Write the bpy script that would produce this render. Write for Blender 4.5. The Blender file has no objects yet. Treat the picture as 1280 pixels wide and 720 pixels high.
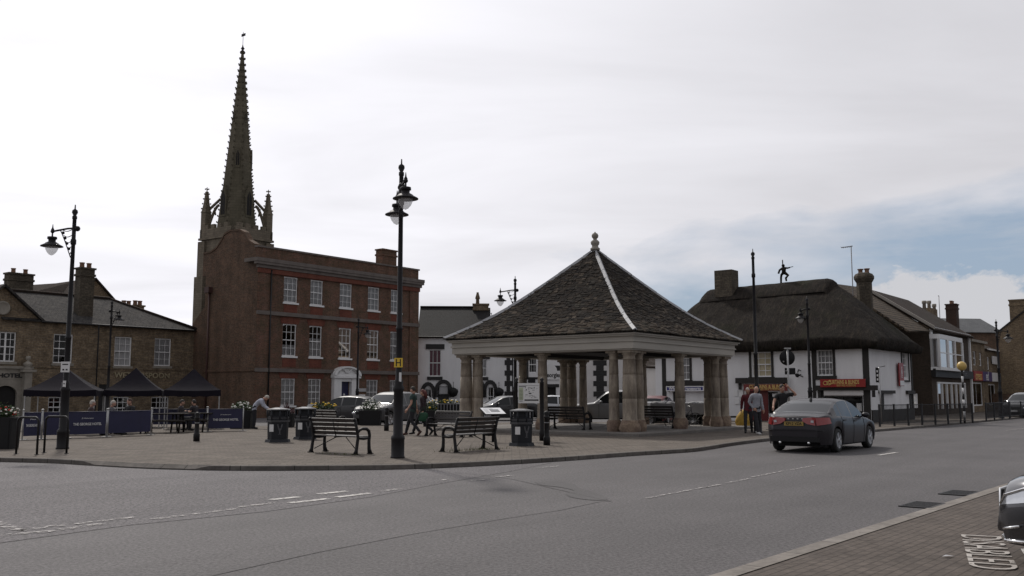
import bpy, math, random
from mathutils import Matrix, Vector
random.seed(7)
S = bpy.context.scene
COL = S.collection
PI = math.pi
# ------------------------------------------------------------------ camera numbers
F_PX = 1170.0
TH = math.atan(132.0/1170.0)
CT, ST = math.cos(TH), math.sin(TH)
CAMH = 1.6
def ray(u, v): return Vector((u-640.0, F_PX*CT+(v-360)*ST, F_PX*ST-(v-360)*CT))
def G(u, v, z=0.0):
    r = ray(u, v); t = (z-CAMH)/r.z
    return Vector((r.x*t, r.y*t, z))
def AT(u, Y, z=1.6):
    """world point at depth Y and height z whose column is u"""
    return Vector(((u-640)/F_PX*(Y*CT+(z-CAMH)*ST), Y, z))
def HT(v, Y):
    r = ray(640, v); return CAMH + Y*r.z/r.y
AX = Vector((.61, .792, 0)).normalized()
BX = Vector((-AX.y, AX.x, 0))
ANG = math.atan2(AX.y, AX.x)
class Frame:
    """vertical facade plane: origin, direction angle; x along, y inward"""
    def __init__(s, o, ang):
        s.o = Vector((o[0], o[1], 0)); s.a = ang
        s.x = Vector((math.cos(ang), math.sin(ang), 0)); s.y = Vector((-math.sin(ang), math.cos(ang), 0))
    def p(s, u, v, yoff=0):
        r = ray(u, v); c = Vector((0, 0, CAMH)); o = s.o+s.y*yoff
        t = (o-c).dot(s.y)/r.dot(s.y); q = c+r*t
        return (q-s.o).dot(s.x), q.z
    def rect(s, u0, v0, u1, v1, yoff=0):
        xa, za = s.p(u0, (v0+v1)/2, yoff); xb, zb = s.p(u1, (v0+v1)/2, yoff)
        um = (u0+u1)/2
        return xa, xb, s.p(um, v1, yoff)[1], s.p(um, v0, yoff)[1]
# ------------------------------------------------------------------ mesh builder
class MB:
    def __init__(s): s.v=[]; s.f=[]; s.m=[]; s.s=[]; s.M=Matrix.Identity(4)
    def add(s, vs, fs, mi=0, sm=False):
        n=len(s.v)
        for p in vs: s.v.append(tuple(s.M @ Vector(p)))
        for f in fs: s.f.append(tuple(n+i for i in f)); s.m.append(mi); s.s.append(sm)
        return s
    def box(s, x0,y0,z0,x1,y1,z1, mi=0):
        if x0>x1: x0,x1=x1,x0
        if y0>y1: y0,y1=y1,y0
        if z0>z1: z0,z1=z1,z0
        return s.add([(x0,y0,z0),(x1,y0,z0),(x1,y1,z0),(x0,y1,z0),(x0,y0,z1),(x1,y0,z1),(x1,y1,z1),(x0,y1,z1)],
              [(0,3,2,1),(4,5,6,7),(0,1,5,4),(1,2,6,5),(2,3,7,6),(3,0,4,7)], mi)
    def bbox(s, x0,y0,z0,x1,y1,z1, b=.01, mi=0):
        """box with chamfered vertical and top edges"""
        P=[(x0+b,y0),(x1-b,y0),(x1,y0+b),(x1,y1-b),(x1-b,y1),(x0+b,y1),(x0,y1-b),(x0,y0+b)]
        cx,cy=(x0+x1)/2,(y0+y1)/2
        fx=1-2*b/(x1-x0); fy=1-2*b/(y1-y0)
        vs=[(x,y,z0) for x,y in P]+[(x,y,z1-b) for x,y in P]+[(cx+(x-cx)*fx,cy+(y-cy)*fy,z1) for x,y in P]
        fs=[tuple(range(7,-1,-1)),tuple(range(16,24))]
        for k in (0,8):
            for i in range(8): fs.append((k+i,k+(i+1)%8,k+8+(i+1)%8,k+8+i))
        return s.add(vs,fs,mi)
    def lathe(s, prof, c=(0,0,0), n=16, mi=0, sm=True, ph=0):
        vs=[];fs=[]
        for r,z in prof:
            for i in range(n):
                a=2*PI*i/n+ph; vs.append((c[0]+r*math.cos(a),c[1]+r*math.sin(a),c[2]+z))
        for k in range(len(prof)-1):
            for i in range(n):
                j=(i+1)%n; fs.append((k*n+i,k*n+j,(k+1)*n+j,(k+1)*n+i))
        fs.append(tuple(range(n-1,-1,-1))); fs.append(tuple((len(prof)-1)*n+i for i in range(n)))
        return s.add(vs,fs,mi,sm)
    def tube(s, pts, r, n=8, mi=0, sm=True, flat=1.0):
        pts=[Vector(p) for p in pts]; R=r if isinstance(r,(list,tuple)) else [r]*len(pts)
        vs=[];fs=[]; up=None
        for i,p in enumerate(pts):
            d=(pts[min(i+1,len(pts)-1)]-pts[max(i-1,0)])
            if d.length<1e-9: d=Vector((0,0,1))
            d.normalize()
            if up is None:
                up=Vector((0,0,1)) if abs(d.z)<.9 else Vector((1,0,0))
            a=(up-d*up.dot(d))
            if a.length<1e-6: a=d.orthogonal()
            a.normalize(); b=d.cross(a); up=a
            for k in range(n):
                t=2*PI*k/n; vs.append(tuple(p+a*math.cos(t)*R[i]*flat+b*math.sin(t)*R[i]))
        for i in range(len(pts)-1):
            for k in range(n):
                j=(k+1)%n; fs.append((i*n+k,i*n+j,(i+1)*n+j,(i+1)*n+k))
        fs.append(tuple(range(n-1,-1,-1))); fs.append(tuple((len(pts)-1)*n+k for k in range(n)))
        return s.add(vs,fs,mi,sm)
    def prism(s, poly, a0, a1, ax='y', mi=0):
        """polygon (p,q) extruded along axis: 'y' -> (x,z) profile; 'z' -> (x,y); 'x' -> (y,z)"""
        n=len(poly)
        def w(p,t):
            return (p[0],t,p[1]) if ax=='y' else (p[0],p[1],t) if ax=='z' else (t,p[0],p[1])
        vs=[w(p,a0) for p in poly]+[w(p,a1) for p in poly]
        fs=[tuple(range(n-1,-1,-1)),tuple(range(n,2*n))]+[(i,(i+1)%n,n+(i+1)%n,n+i) for i in range(n)]
        return s.add(vs,fs,mi)
    def slab(s, poly3, t=.12, mi=0):
        """a plane polygon thickened downwards along its normal"""
        P=[Vector(p) for p in poly3]; nrm=(P[1]-P[0]).cross(P[2]-P[0]).normalized()
        if nrm.z<0: nrm=-nrm
        n=len(P); vs=[tuple(p) for p in P]+[tuple(p-nrm*t) for p in P]
        fs=[tuple(range(n)),tuple(range(2*n-1,n-1,-1))]+[(i,(i+1)%n,n+(i+1)%n,n+i) for i in range(n)]
        return s.add(vs,fs,mi)
    def sphere(s, c, r, n=12, m=8, mi=0, sc=(1,1,1)):
        return s.add(*sph(c,r,n,m,sc),mi,True)
    def build(s, name, mats, parent=None, loc=None, rz=0, fix=True, **kw):
        me=bpy.data.meshes.new(name); me.from_pydata(s.v,[],s.f)
        if not isinstance(mats,(list,tuple)): mats=[mats]
        for m in mats: me.materials.append(m)
        me.polygons.foreach_set('material_index',s.m); me.polygons.foreach_set('use_smooth',s.s)
        me.update()
        if fix:
            import bmesh
            bm=bmesh.new(); bm.from_mesh(me); bmesh.ops.recalc_face_normals(bm,faces=bm.faces); bm.to_mesh(me); bm.free()
        uv=me.uv_layers.new(name='UVMap'); V=me.vertices
        data=[0.0]*(2*len(me.loops)); Z=Vector((0,0,1))
        for p in me.polygons:
            nn=p.normal
            t=Z.cross(nn)
            if t.length<.05: t=Vector((1,0,0))
            else: t.normalize()
            b=nn.cross(t)
            for li in p.loop_indices:
                co=V[me.loops[li].vertex_index].co
                data[2*li]=co.dot(t); data[2*li+1]=co.dot(b)
        uv.data.foreach_set('uv',data)
        o=bpy.data.objects.new(name,me); COL.objects.link(o)
        if parent: o.parent=parent
        if loc is not None: o.location=loc
        o.rotation_euler=(0,0,rz)
        for k,v in kw.items(): o[k]=v
        return o
def sph(c,r,n=12,m=8,sc=(1,1,1)):
    vs=[];fs=[]
    for j in range(1,m):
        t=PI*j/m
        for i in range(n):
            a=2*PI*i/n; vs.append((c[0]+r*sc[0]*math.sin(t)*math.cos(a),c[1]+r*sc[1]*math.sin(t)*math.sin(a),c[2]+r*sc[2]*math.cos(t)))
    top=len(vs); vs.append((c[0],c[1],c[2]+r*sc[2])); bot=top+1; vs.append((c[0],c[1],c[2]-r*sc[2]))
    for j in range(m-2):
        for i in range(n):
            k=(i+1)%n; fs.append((j*n+i,(j+1)*n+i,(j+1)*n+k,j*n+k))
    for i in range(n):
        k=(i+1)%n; fs.append((top,i,k)); fs.append((bot,(m-2)*n+k,(m-2)*n+i))
    return vs,fs
def thing(name, label, cat, loc=(0,0,0), rz=0, group=None):
    o=bpy.data.objects.new(name,None); COL.objects.link(o); o.empty_display_size=.3
    o.location=loc; o.rotation_euler=(0,0,rz); o['label']=label; o['category']=cat
    if group: o['group']=group
    return o
def tag(o, label, cat, group=None):
    o['label']=label; o['category']=cat
    if group: o['group']=group
    return o
def struct(name, mb, mat, **k):
    o=mb.build(name,mat,**k); o['kind']='structure'; return o
KIDS={}
def dup(root, loc, rz, label, group=None):
    r=root.copy(); COL.objects.link(r); r.location=loc; r.rotation_euler=(0,0,rz); r['label']=label
    if group: r['group']=group
    for ch in list(root.children):
        c=ch.copy(); COL.objects.link(c); c.parent=r
        for g in ch.children:
            d=g.copy(); COL.objects.link(d); d.parent=c
    return r
def text_mb(mb, txt, size, M, ext=.008, mi=0, bold=0.0, align='CENTER', width=None, shear=0):
    cu=bpy.data.curves.new('t','FONT'); cu.body=txt; cu.size=size; cu.extrude=ext; cu.align_x=align; cu.align_y='CENTER'
    cu.offset=bold; cu.resolution_u=3; cu.shear=shear
    ob=bpy.data.objects.new('t',cu); COL.objects.link(ob)
    bpy.context.view_layer.update()
    me=bpy.data.meshes.new_from_object(ob.evaluated_get(bpy.context.evaluated_depsgraph_get()))
    vs=[v.co.copy() for v in me.vertices]; fs=[tuple(p.vertices) for p in me.polygons]
    if width and vs:
        w=max(v.x for v in vs)-min(v.x for v in vs); k=width/w
        for v in vs: v.x*=k
    old=mb.M; mb.M=old@M; mb.add([tuple(v) for v in vs],fs,mi); mb.M=old
    bpy.data.objects.remove(ob); bpy.data.curves.remove(cu); bpy.data.meshes.remove(me)
    return mb
STAND=Matrix.Rotation(PI/2,4,'X')      # text upright, facing local -y
def T(x,y,z): return Matrix.Translation((x,y,z))
def RZ(a): return Matrix.Rotation(a,4,'Z')
def RX(a): return Matrix.Rotation(a,4,'X')
def RY(a): return Matrix.Rotation(a,4,'Y')
# ------------------------------------------------------------------ materials
def nmat(name):
    m=bpy.data.materials.new(name); m.use_nodes=True; nt=m.node_tree
    return m,nt,nt.nodes['Principled BSDF']
def N(nt,t,**k):
    n=nt.nodes.new(t)
    for a,b in k.items():
        if a.startswith('i_'): n.inputs[a[2:].replace('_',' ')].default_value=b
        else: setattr(n,a,b)
    return n
def mixc(nt,a,b,fac,mode='MIX'):
    n=nt.nodes.new('ShaderNodeMix'); n.data_type='RGBA'; n.blend_type=mode
    for sock,val in ((n.inputs[6],a),(n.inputs[7],b),(n.inputs[0],fac)):
        if isinstance(val,(int,float)): sock.default_value=val
        elif isinstance(val,(tuple,list)): sock.default_value=(*val[:3],1)
        else: nt.links.new(val,sock)
    return n.outputs[2]
def ramp(nt,src,stops):
    r=nt.nodes.new('ShaderNodeValToRGB'); e=r.color_ramp.elements
    while len(e)<len(stops): e.new(.5)
    for i,(p,c) in enumerate(stops):
        e[i].position=p; e[i].color=(c,c,c,1) if isinstance(c,(int,float)) else (*c,1)
    nt.links.new(src,r.inputs[0]); return r.outputs[0]
def noise(nt,vec,scale,detail=4,rough=.6,dist=0):
    n=N(nt,'ShaderNodeTexNoise'); n.inputs['Scale'].default_value=scale; n.inputs['Detail'].default_value=detail
    n.inputs['Roughness'].default_value=rough; n.inputs['Distortion'].default_value=dist
    nt.links.new(vec,n.inputs['Vector']); return n.outputs[0]
def mapping(nt,src,scale):
    mp=N(nt,'ShaderNodeMapping'); mp.inputs['Scale'].default_value=scale; nt.links.new(src,mp.inputs['Vector']); return mp.outputs[0]
def bumpn(nt,b,h,dist,strength=.6):
    bp=N(nt,'ShaderNodeBump'); bp.inputs['Distance'].default_value=dist; bp.inputs['Strength'].default_value=strength
    nt.links.new(h,bp.inputs['Height']); nt.links.new(bp.outputs[0],b.inputs['Normal'])
def paint(name,c,rough=.6,metal=0,var=.25,vs=2.0,bump=0,bs=30,spec=.5,c2=None,coat=0,stretch=None,fine=0):
    m,nt,b=nmat(name); tc=N(nt,'ShaderNodeTexCoord').outputs['Object']
    if stretch: tc=mapping(nt,tc,stretch)
    f=ramp(nt,noise(nt,tc,vs,5),[(.3,0),(.7,1)])
    c2=c2 or tuple(x*(1-var) for x in c)
    col=mixc(nt,c2,c,f)
    if fine:
        col=mixc(nt,col,(.5,.5,.5),0); g=ramp(nt,noise(nt,tc,bs*2,2),[(.3,1-fine),(.7,1+0)])
        col=mixc(nt,col,g,1.0,'MULTIPLY')
    nt.links.new(col,b.inputs['Base Color'])
    b.inputs['Roughness'].default_value=rough; b.inputs['Metallic'].default_value=metal
    b.inputs['Specular IOR Level'].default_value=spec; b.inputs['Coat Weight'].default_value=coat
    if bump: bumpn(nt,b,noise(nt,tc,bs,3),bump)
    return m
def brick(name,c1,c2,mortar,bw=.23,bh=.075,ms=.011,patch=.35,patchc=None,rough=.9,bump=.006,vs=.35,off=.5,dark=None,mottle=.3):
    m,nt,b=nmat(name); uv=N(nt,'ShaderNodeTexCoord').outputs['UV']; ob=N(nt,'ShaderNodeTexCoord').outputs['Object']
    wob=N(nt,'ShaderNodeVectorMath',operation='SCALE'); wob.inputs['Scale'].default_value=.012
    nz=N(nt,'ShaderNodeTexNoise'); nz.inputs['Scale'].default_value=3; nt.links.new(uv,nz.inputs['Vector']); nt.links.new(nz.outputs[1],wob.inputs[0])
    ad=N(nt,'ShaderNodeVectorMath',operation='ADD'); nt.links.new(uv,ad.inputs[0]); nt.links.new(wob.outputs[0],ad.inputs[1])
    br=N(nt,'ShaderNodeTexBrick',offset=off); nt.links.new(ad.outputs[0],br.inputs['Vector'])
    br.inputs['Color1'].default_value=(*c1,1); br.inputs['Color2'].default_value=(*c2,1); br.inputs['Mortar'].default_value=(*mortar,1)
    br.inputs['Scale'].default_value=1; br.inputs['Brick Width'].default_value=bw; br.inputs['Row Height'].default_value=bh
    br.inputs['Mortar Size'].default_value=ms; br.inputs['Mortar Smooth'].default_value=.2; br.inputs['Bias'].default_value=0
    f=ramp(nt,noise(nt,ob,vs,6,.65),[(.35,0),(.68,1)])
    pc=patchc or tuple(x*.5 for x in c1)
    f2=N(nt,'ShaderNodeMath',operation='MULTIPLY'); nt.links.new(f,f2.inputs[0]); f2.inputs[1].default_value=patch
    col=mixc(nt,br.outputs[0],pc,f2.outputs[0])
    g=ramp(nt,noise(nt,uv,9,3),[(.3,1-mottle),(.7,1.0)])
    col=mixc(nt,col,g,1.0,'MULTIPLY')
    st=ramp(nt,noise(nt,mapping(nt,ob,(1.3,1.3,.18)),1.0,4),[(.35,.78),(.6,1.0)])
    col=mixc(nt,col,st,1.0,'MULTIPLY')
    nt.links.new(col,b.inputs['Base Color']); b.inputs['Roughness'].default_value=rough; b.inputs['Specular IOR Level'].default_value=.15
    inv=N(nt,'ShaderNodeMath',operation='SUBTRACT'); inv.inputs[0].default_value=1; nt.links.new(br.outputs['Fac'],inv.inputs[1])
    ad2=N(nt,'ShaderNodeMath',operation='MULTIPLY_ADD'); nt.links.new(noise(nt,uv,25,3),ad2.inputs[0]); ad2.inputs[1].default_value=.5; nt.links.new(inv.outputs[0],ad2.inputs[2])
    bumpn(nt,b,ad2.outputs[0],bump,.8)
    return m
def glassmat(name,tint=.8,refl=1.0):
    m,nt,b=nmat(name); nt.nodes.remove(b)
    tr=N(nt,'ShaderNodeBsdfTransparent'); tr.inputs[0].default_value=(tint,tint,tint,1)
    gl=N(nt,'ShaderNodeBsdfGlossy'); gl.inputs['Roughness'].default_value=.03; gl.inputs[0].default_value=(refl,refl,refl,1)
    fr=N(nt,'ShaderNodeFresnel'); fr.inputs[0].default_value=1.5
    mx=N(nt,'ShaderNodeMixShader'); nt.links.new(fr.outputs[0],mx.inputs[0]); nt.links.new(tr.outputs[0],mx.inputs[1]); nt.links.new(gl.outputs[0],mx.inputs[2])
    nt.links.new(mx.outputs[0],nt.nodes['Material Output'].inputs[0]); return m
def flat(name,c,rough=.6,metal=0,coat=0,spec=.5):
    m,nt,b=nmat(name); b.inputs['Base Color'].default_value=(*c,1); b.inputs['Roughness'].default_value=rough
    b.inputs['Metallic'].default_value=metal; b.inputs['Coat Weight'].default_value=coat; b.inputs['Specular IOR Level'].default_value=spec
    return m
# ------------------------------------------------------------------ material set
redbrick=brick('red_brick',(.31,.135,.09),(.17,.095,.07),(.22,.18,.15),patch=.85,patchc=(.12,.092,.06),vs=1.4,mottle=.45)
redbrick2=brick('brown_brick',(.25,.135,.085),(.16,.10,.07),(.2,.17,.14),patch=.7,patchc=(.10,.075,.055),vs=1.1,mottle=.45)
rubbed=brick('rubbed_red_brick',(.25,.085,.058),(.19,.07,.05),(.2,.12,.09),ms=.006,patch=.35,patchc=(.15,.05,.04))
stonebrick=brick('buff_brick',(.44,.33,.21),(.25,.19,.13),(.28,.24,.19),bw=.32,bh=.11,ms=.014,patch=.75,patchc=(.13,.10,.07),vs=1.6,mottle=.5)
chimstone=brick('sooty_chimney_stone',(.19,.16,.12),(.11,.09,.07),(.12,.11,.09),bw=.3,bh=.11,ms=.014,patch=.6,patchc=(.07,.06,.05),vs=1.5,mottle=.5)
yellowbrick=brick('yellow_brick',(.42,.31,.19),(.22,.16,.11),(.32,.27,.2),bw=.24,bh=.08,patch=.4,patchc=(.2,.15,.1),mottle=.5)
towerstone=brick('tower_stone',(.29,.245,.185),(.21,.18,.14),(.15,.135,.115),bw=.7,bh=.33,ms=.02,patch=.6,patchc=(.10,.085,.06),vs=.12)
spirestone=brick('spire_stone',(.20,.175,.13),(.155,.135,.10),(.11,.10,.08),bw=.8,bh=.4,ms=.02,patch=.6,patchc=(.09,.085,.055),vs=.12)
colstone=paint('column_limestone',(.39,.335,.265),.9,c2=(.165,.135,.11),vs=2.6,bump=.012,bs=14,fine=.3,stretch=(2.2,2.2,.55))
basestone=paint('weathered_base_stone',(.33,.25,.18),.95,var=.5,vs=3,bump=.06,bs=7,c2=(.13,.085,.07),fine=.3)
trimstone=paint('trim_stone',(.31,.285,.245),.85,var=.35,vs=2,bump=.006,bs=20)
stucco=paint('white_render',(.80,.80,.81),.85,var=.14,vs=.9,stretch=(1.5,1.5,.4),bump=.004,bs=18,fine=.06)
stucco2=paint('grey_white_render',(.70,.68,.67),.85,var=.22,vs=.9,bump=.004,bs=18,fine=.08)
fasciam=paint('cream_fascia',(.43,.405,.36),.7,var=.22,vs=1.2,stretch=(.5,.5,2),fine=.08)
leadm=paint('lead_flashing',(.34,.345,.36),.5,var=.35,vs=2.5,bump=.01,bs=10)
slateroof=brick('slate_roof',(.060,.058,.060),(.045,.044,.046),(.018,.018,.018),bw=.28,bh=.22,ms=.014,patch=.8,patchc=(.12,.11,.10),vs=2.6,bump=.05,rough=.95,mottle=.55)
slatelite=brick('pale_slate_roof',(.13,.135,.142),(.11,.115,.12),(.09,.09,.09),bw=.28,bh=.22,ms=.01,patch=.3,patchc=(.14,.14,.14),bump=.02,rough=.6)
blackroof=brick('dark_slate_roof',(.016,.015,.016),(.012,.012,.013),(.012,.012,.012),bw=.3,bh=.25,ms=.01,patch=.3,patchc=(.04,.038,.036),bump=.02,rough=.75)
tileroof=brick('clay_tile_roof',(.065,.040,.030),(.042,.030,.025),(.02,.016,.014),bw=.2,bh=.13,ms=.014,patch=.5,patchc=(.06,.055,.045),bump=.03)
pantile=brick('pantile_roof',(.21,.165,.12),(.13,.105,.08),(.025,.02,.018),bw=.32,bh=.34,ms=.05,patch=.4,patchc=(.09,.075,.06),bump=.05,off=0)
white=paint('white_paint',(.78,.78,.78),.5,var=.1,vs=5)
platey=flat('plate_yellow',(.28,.19,.045),.5)
cream=paint('net_curtain',(.50,.50,.51),.9,var=.25,vs=3,stretch=(14,14,.6))
blindy=paint('cream_blind',(.60,.52,.34),.9,var=.2,vs=3,stretch=(6,6,2))
darkblind=paint('dark_red_curtain',(.16,.02,.05),.9,var=.3,vs=3,stretch=(10,10,1))
black=paint('black_paint',(.014,.013,.014),.6,var=.3,vs=4)
lampblack=paint('lamp_post_paint',(.012,.011,.013),.55,spec=.3,var=.35,vs=3,bump=.002,bs=40)
blackwood=paint('black_stained_timber',(.025,.022,.02),.75,var=.4,vs=5,bump=.006,bs=20,stretch=(4,4,1))
benchm=paint('dark_bench_timber',(.028,.022,.020),.5,var=.4,vs=4,bump=.004,bs=40,stretch=(.6,6,6))
ironm=paint('cast_iron',(.012,.011,.012),.55,spec=.3,var=.3,vs=6,bump=.004,bs=30)
navy=paint('navy_banner',(.017,.018,.062),.55,var=.2,vs=2,bump=.01,bs=3)
tentm=paint('tent_canvas',(.014,.012,.018),.95,spec=.12,var=.25,vs=2,bump=.02,bs=2.5)
steel=paint('galvanised_steel',(.42,.42,.42),.4,.7,var=.3,vs=6)
greymetal=paint('grey_metal',(.22,.22,.23),.45,.3,var=.2,vs=4)
glass=glassmat('window_glass',.92,.7)
lampglass=glassmat('lamp_glass',.86)
darkin=flat('dark_interior',(.012,.011,.011),.9)
bluedoor=paint('navy_door',(.018,.02,.075),.35,var=.15)
signred=paint('red_sign',(.30,.018,.016),.4,var=.15)
signred2=paint('dark_red_shopfront',(.12,.012,.012),.5,var=.2)
signblue=paint('blue_sign',(.03,.03,.20),.4,var=.1)
signpurple=paint('purple_sign',(.07,.05,.16),.4,var=.1)
signwhite=paint('white_sign',(.72,.72,.72),.4,var=.06)
yellowm=paint('yellow_sign',(.75,.50,.04),.4,var=.1)
bronze=paint('aged_bronze_letters',(.42,.36,.24),.5,.3,var=.3)
rubber=flat('tyre_rubber',(.018,.018,.018),.8)
alloy=flat('alloy_rim',(.42,.42,.43),.35,.7)
def carpaint(n,c,metal=.4,rough=.32): 
    return flat(n,c,rough,metal,1.0)
carglass=flat('car_glass',(.014,.016,.018),.06,0,0,.4)
chrome=flat('chrome',(.7,.7,.7),.12,1)
cornicem=paint('weathered_cornice',(.17,.145,.13),.85,var=.35,vs=2)
redlens=flat('red_lamp_lens',(.24,.008,.01),.15,0,1)
clearlens=flat('clear_lamp_lens',(.55,.57,.6),.08,.4,1)
plasticb=flat('black_plastic',(.013,.013,.014),.65,spec=.25)
leafm=paint('leaves',(.05,.085,.03),.7,var=.6,vs=9)
grassm=paint('grass_tuft',(.12,.13,.05),.8,var=.4,vs=5)
petw=flat('white_petals',(.75,.75,.70),.8); pety=flat('yellow_petals',(.75,.5,.05),.8); petr=flat('red_petals',(.5,.03,.02),.8)
# ================================================================== building helpers
def cells(mb, L, H, ops, mi=0, M=None, depth=.14, x0=0, z0=0, rmi=None):
    """front skin at local y=0 with rectangular openings [(xa,xb,za,zb)] and reveals going inwards"""
    old=mb.M
    if M is not None: mb.M=old@M
    xs=sorted(set([x0,L]+[min(max(v,x0),L) for o in ops for v in o[:2]])); zs=sorted(set([z0,H]+[min(max(v,z0),H) for o in ops for v in o[2:4]]))
    for i in range(len(xs)-1):
        for j in range(len(zs)-1):
            cx=(xs[i]+xs[i+1])/2; cz=(zs[j]+zs[j+1])/2
            if any(o[0]<cx<o[1] and o[2]<cz<o[3] for o in ops): continue
            mb.add([(xs[i],0,zs[j]),(xs[i+1],0,zs[j]),(xs[i+1],0,zs[j+1]),(xs[i],0,zs[j+1])],[(0,1,2,3)],mi)
    r=mi if rmi is None else rmi
    for a,b,c,d in [o[:4] for o in ops]:
        D=depth+.25
        mb.add([(a,0,c),(b,0,c),(b,0,d),(a,0,d),(a,D,c),(b,D,c),(b,D,d),(a,D,d)],[(0,4,5,1),(1,5,6,2),(2,6,7,3),(3,7,4,0)],r)
    mb.M=old
def shell(mb, L, D, H, ops=(), mi=0, x0=0, sideops=None, side='l', z0=0):
    cells(mb,L,H,list(ops),mi,None,x0=x0,z0=z0)
    lo=list(sideops) if sideops and side=='l' else []
    ro=list(sideops) if sideops and side=='r' else []
    cells(mb,D,H,lo,mi,T(x0,D,0)@RZ(-PI/2),z0=z0)
    cells(mb,D,H,ro,mi,T(L,0,0)@RZ(PI/2),z0=z0)
    mb.add([(L,D,z0),(x0,D,z0),(x0,D,H),(L,D,H)],[(0,1,2,3)],mi)
    mb.add([(L,D,H-.02),(x0,D,H-.02),(x0,0,H-.02),(L,0,H-.02)],[(0,1,2,3)],mi)
def window(par, x0,x1,z0,z1, cols=3, rows=4, y=.09, fm=None, M=None, arch=0, curtain=None, sill=None, split=True, fw=.07, bar=.03, sillm=None, cover=(0,1), label=None, double=False):
    """sash window set in an opening; frame part with pane, curtain and sill sub-parts"""
    fm=fm or white; M=M or Matrix.Identity(4)
    w=MB(); w.M=M
    a,b,c,d=x0+.004,x1-.004,z0+.004,z1-.004
    w.box(a,y,c,a+fw,y+.07,d); w.box(b-fw,y,c,b,y+.07,d); w.box(a+fw,y,c,b-fw,y+.07,c+fw); w.box(a+fw,y,d-fw,b-fw,y+.07,d)
    if split: w.box(a+fw,y-.015,(c+d)/2-.03,b-fw,y+.05,(c+d)/2+.03)
    if double: w.box((a+b)/2-fw*.7,y-.01,c+fw,(a+b)/2+fw*.7,y+.06,d-fw)
    for i in range(1,cols):
        x=a+(b-a)*i/cols; w.box(x-bar/2,y+.012,c+fw*.9,x+bar/2,y+.045,d-fw*.9)
    for j in range(1,rows):
        z=c+(d-c)*j/rows
        if split and rows%2==0 and j==rows//2: continue
        w.box(a+fw*.9,y+.014,z-bar/2,b-fw*.9,y+.043,z+bar/2)
    if arch:      # segmental head: filled spandrels
        n=8; cx=(a+b)/2; hw=(b-a)/2
        for sgn in (-1,1):
            P=[(cx+sgn*hw,d+.003),(cx,d+.003)]+[(cx+sgn*hw*k/n,d-arch*(k/n)**2-.001) for k in range(n+1)]
            w.prism(P,y-.03,y+.0,'y')
    o=w.build('window',fm,par)
    if label: o['label']=label
    p=MB(); p.M=M; p.add([(a+.02,y+.03,c+.02),(b-.02,y+.03,c+.02),(b-.02,y+.03,d-.02),(a+.02,y+.03,d-.02)],[(0,1,2,3)]); p.build('pane',glass,o)
    if curtain:
        q=MB(); q.M=M; n=28; za=c+(d-c)*cover[0]; zb=c+(d-c)*cover[1]
        vs=[]
        for i in range(n+1):
            x=a+(b-a)*i/n; yy=y+.10+.018*math.sin(i*2.1)+.01*math.sin(i*.9)
            vs+=[(x,yy,za),(x,yy,zb)]
        q.add(vs,[(2*i,2*i+2,2*i+3,2*i+1) for i in range(n)],0,True); q.build('curtain',curtain,o)
    if sill:
        s=MB(); s.M=M; s.box(x0-.08,-.07,z0-sill,x1+.08,y-.003,z0-.003); s.build('window_sill',sillm or trimstone,o)
    return o
def cup(v0,v1): return v0
def chimney(par,x,y,z0,w,d,h,pots=2,mat=None,name='chimney',potm=None,collar=True,axis='x'):
    m=MB(); m.box(x-w/2,y-d/2,z0,x+w/2,y+d/2,z0+h)
    if collar:
        m.box(x-w/2-.06,y-d/2-.06,z0+h-.45,x+w/2+.06,y+d/2+.06,z0+h-.3)
        m.box(x-w/2-.07,y-d/2-.07,z0+h+.001,x+w/2+.07,y+d/2+.07,z0+h+.12)
    c=m.build(name,mat or stonebrick,par)
    for i in range(pots):
        p=MB(); k=(i+.5)/pots-.5
        px,py=(x+k*w,y) if axis=='x' else (x,y+k*d)
        p.lathe([(.17,0),(.15,.08),(.14,.26),(.17,.28),(.17,.34),(.11,.34),(.11,.2)],(px,py,z0+h+.12),12)
        p.build('chimney_pot',potm or claypot,c)
    return c
claypot=paint('clay_chimney_pot',(.26,.15,.10),.9,var=.4,vs=6)
def gutter(par,x0,x1,y,z,down=(),H=None,mat=None):
    g=MB(); g.tube([(x0,y,z),(x1,y,z)],.06,8)
    for dx in down: g.tube([(dx,y,z-.02),(dx,y+.02,z-.25),(dx,y+.0,z-.4),(dx,y+.0,.1)],.045,8)
    g.build('gutter',mat or black,par)

# ================================================================== STONE HOTEL (left)
H0=Vector((-22.5,66.3,0))-AX*20
hf=Frame(H0,ANG); R=hf.rect
hotel=thing('hotel','long two storey buff stone pub with slate roof behind the black gazebos','pub building',H0,ANG)
wU=[R(66.7,417.5,91,454),R(143,421,164.6,457.5),R(193,423,213.8,457.5)]
wG=R(-6,414.6,20,452)
wL=[R(60,496,83,522),R(141,496,161,524),R(189,496,211,524)]
door=R(122,494,134,540)
HL=20.0; HE=6.15
xg=hf.p(49,400)[0]; xa=hf.p(4,357.5)[0]; zap=hf.p(4,357.5)[1]
ops=[(a,b,c,d) for a,b,c,d in wU+wL]+[(wG[0],wG[1],wG[2],wG[3])]+[(door[0],door[1],0.0,2.2)]
m=MB(); x00=xg-2*(xg-xa)
shell(m,HL,9,HE,ops,0,x0=x00)
m.add([(x00,0,HE),(xg,0,HE),(xa,0,zap)],[(0,1,2)])       # gable
m.build('wall',stonebrick,hotel)
b=MB(); b.box(x00,-.05,3.18,HL-.01,0-.003,3.32); b.build('string_course',stonebrick,hotel)
for i,(a,b_,c,d) in enumerate(wU): window(hotel,a,b_,c,d,3,4,curtain=cream if i else None,sill=.16,cover=(.0,1) if i else (0,1))
window(hotel,*wG,4,4,double=True,sill=.16)
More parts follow.
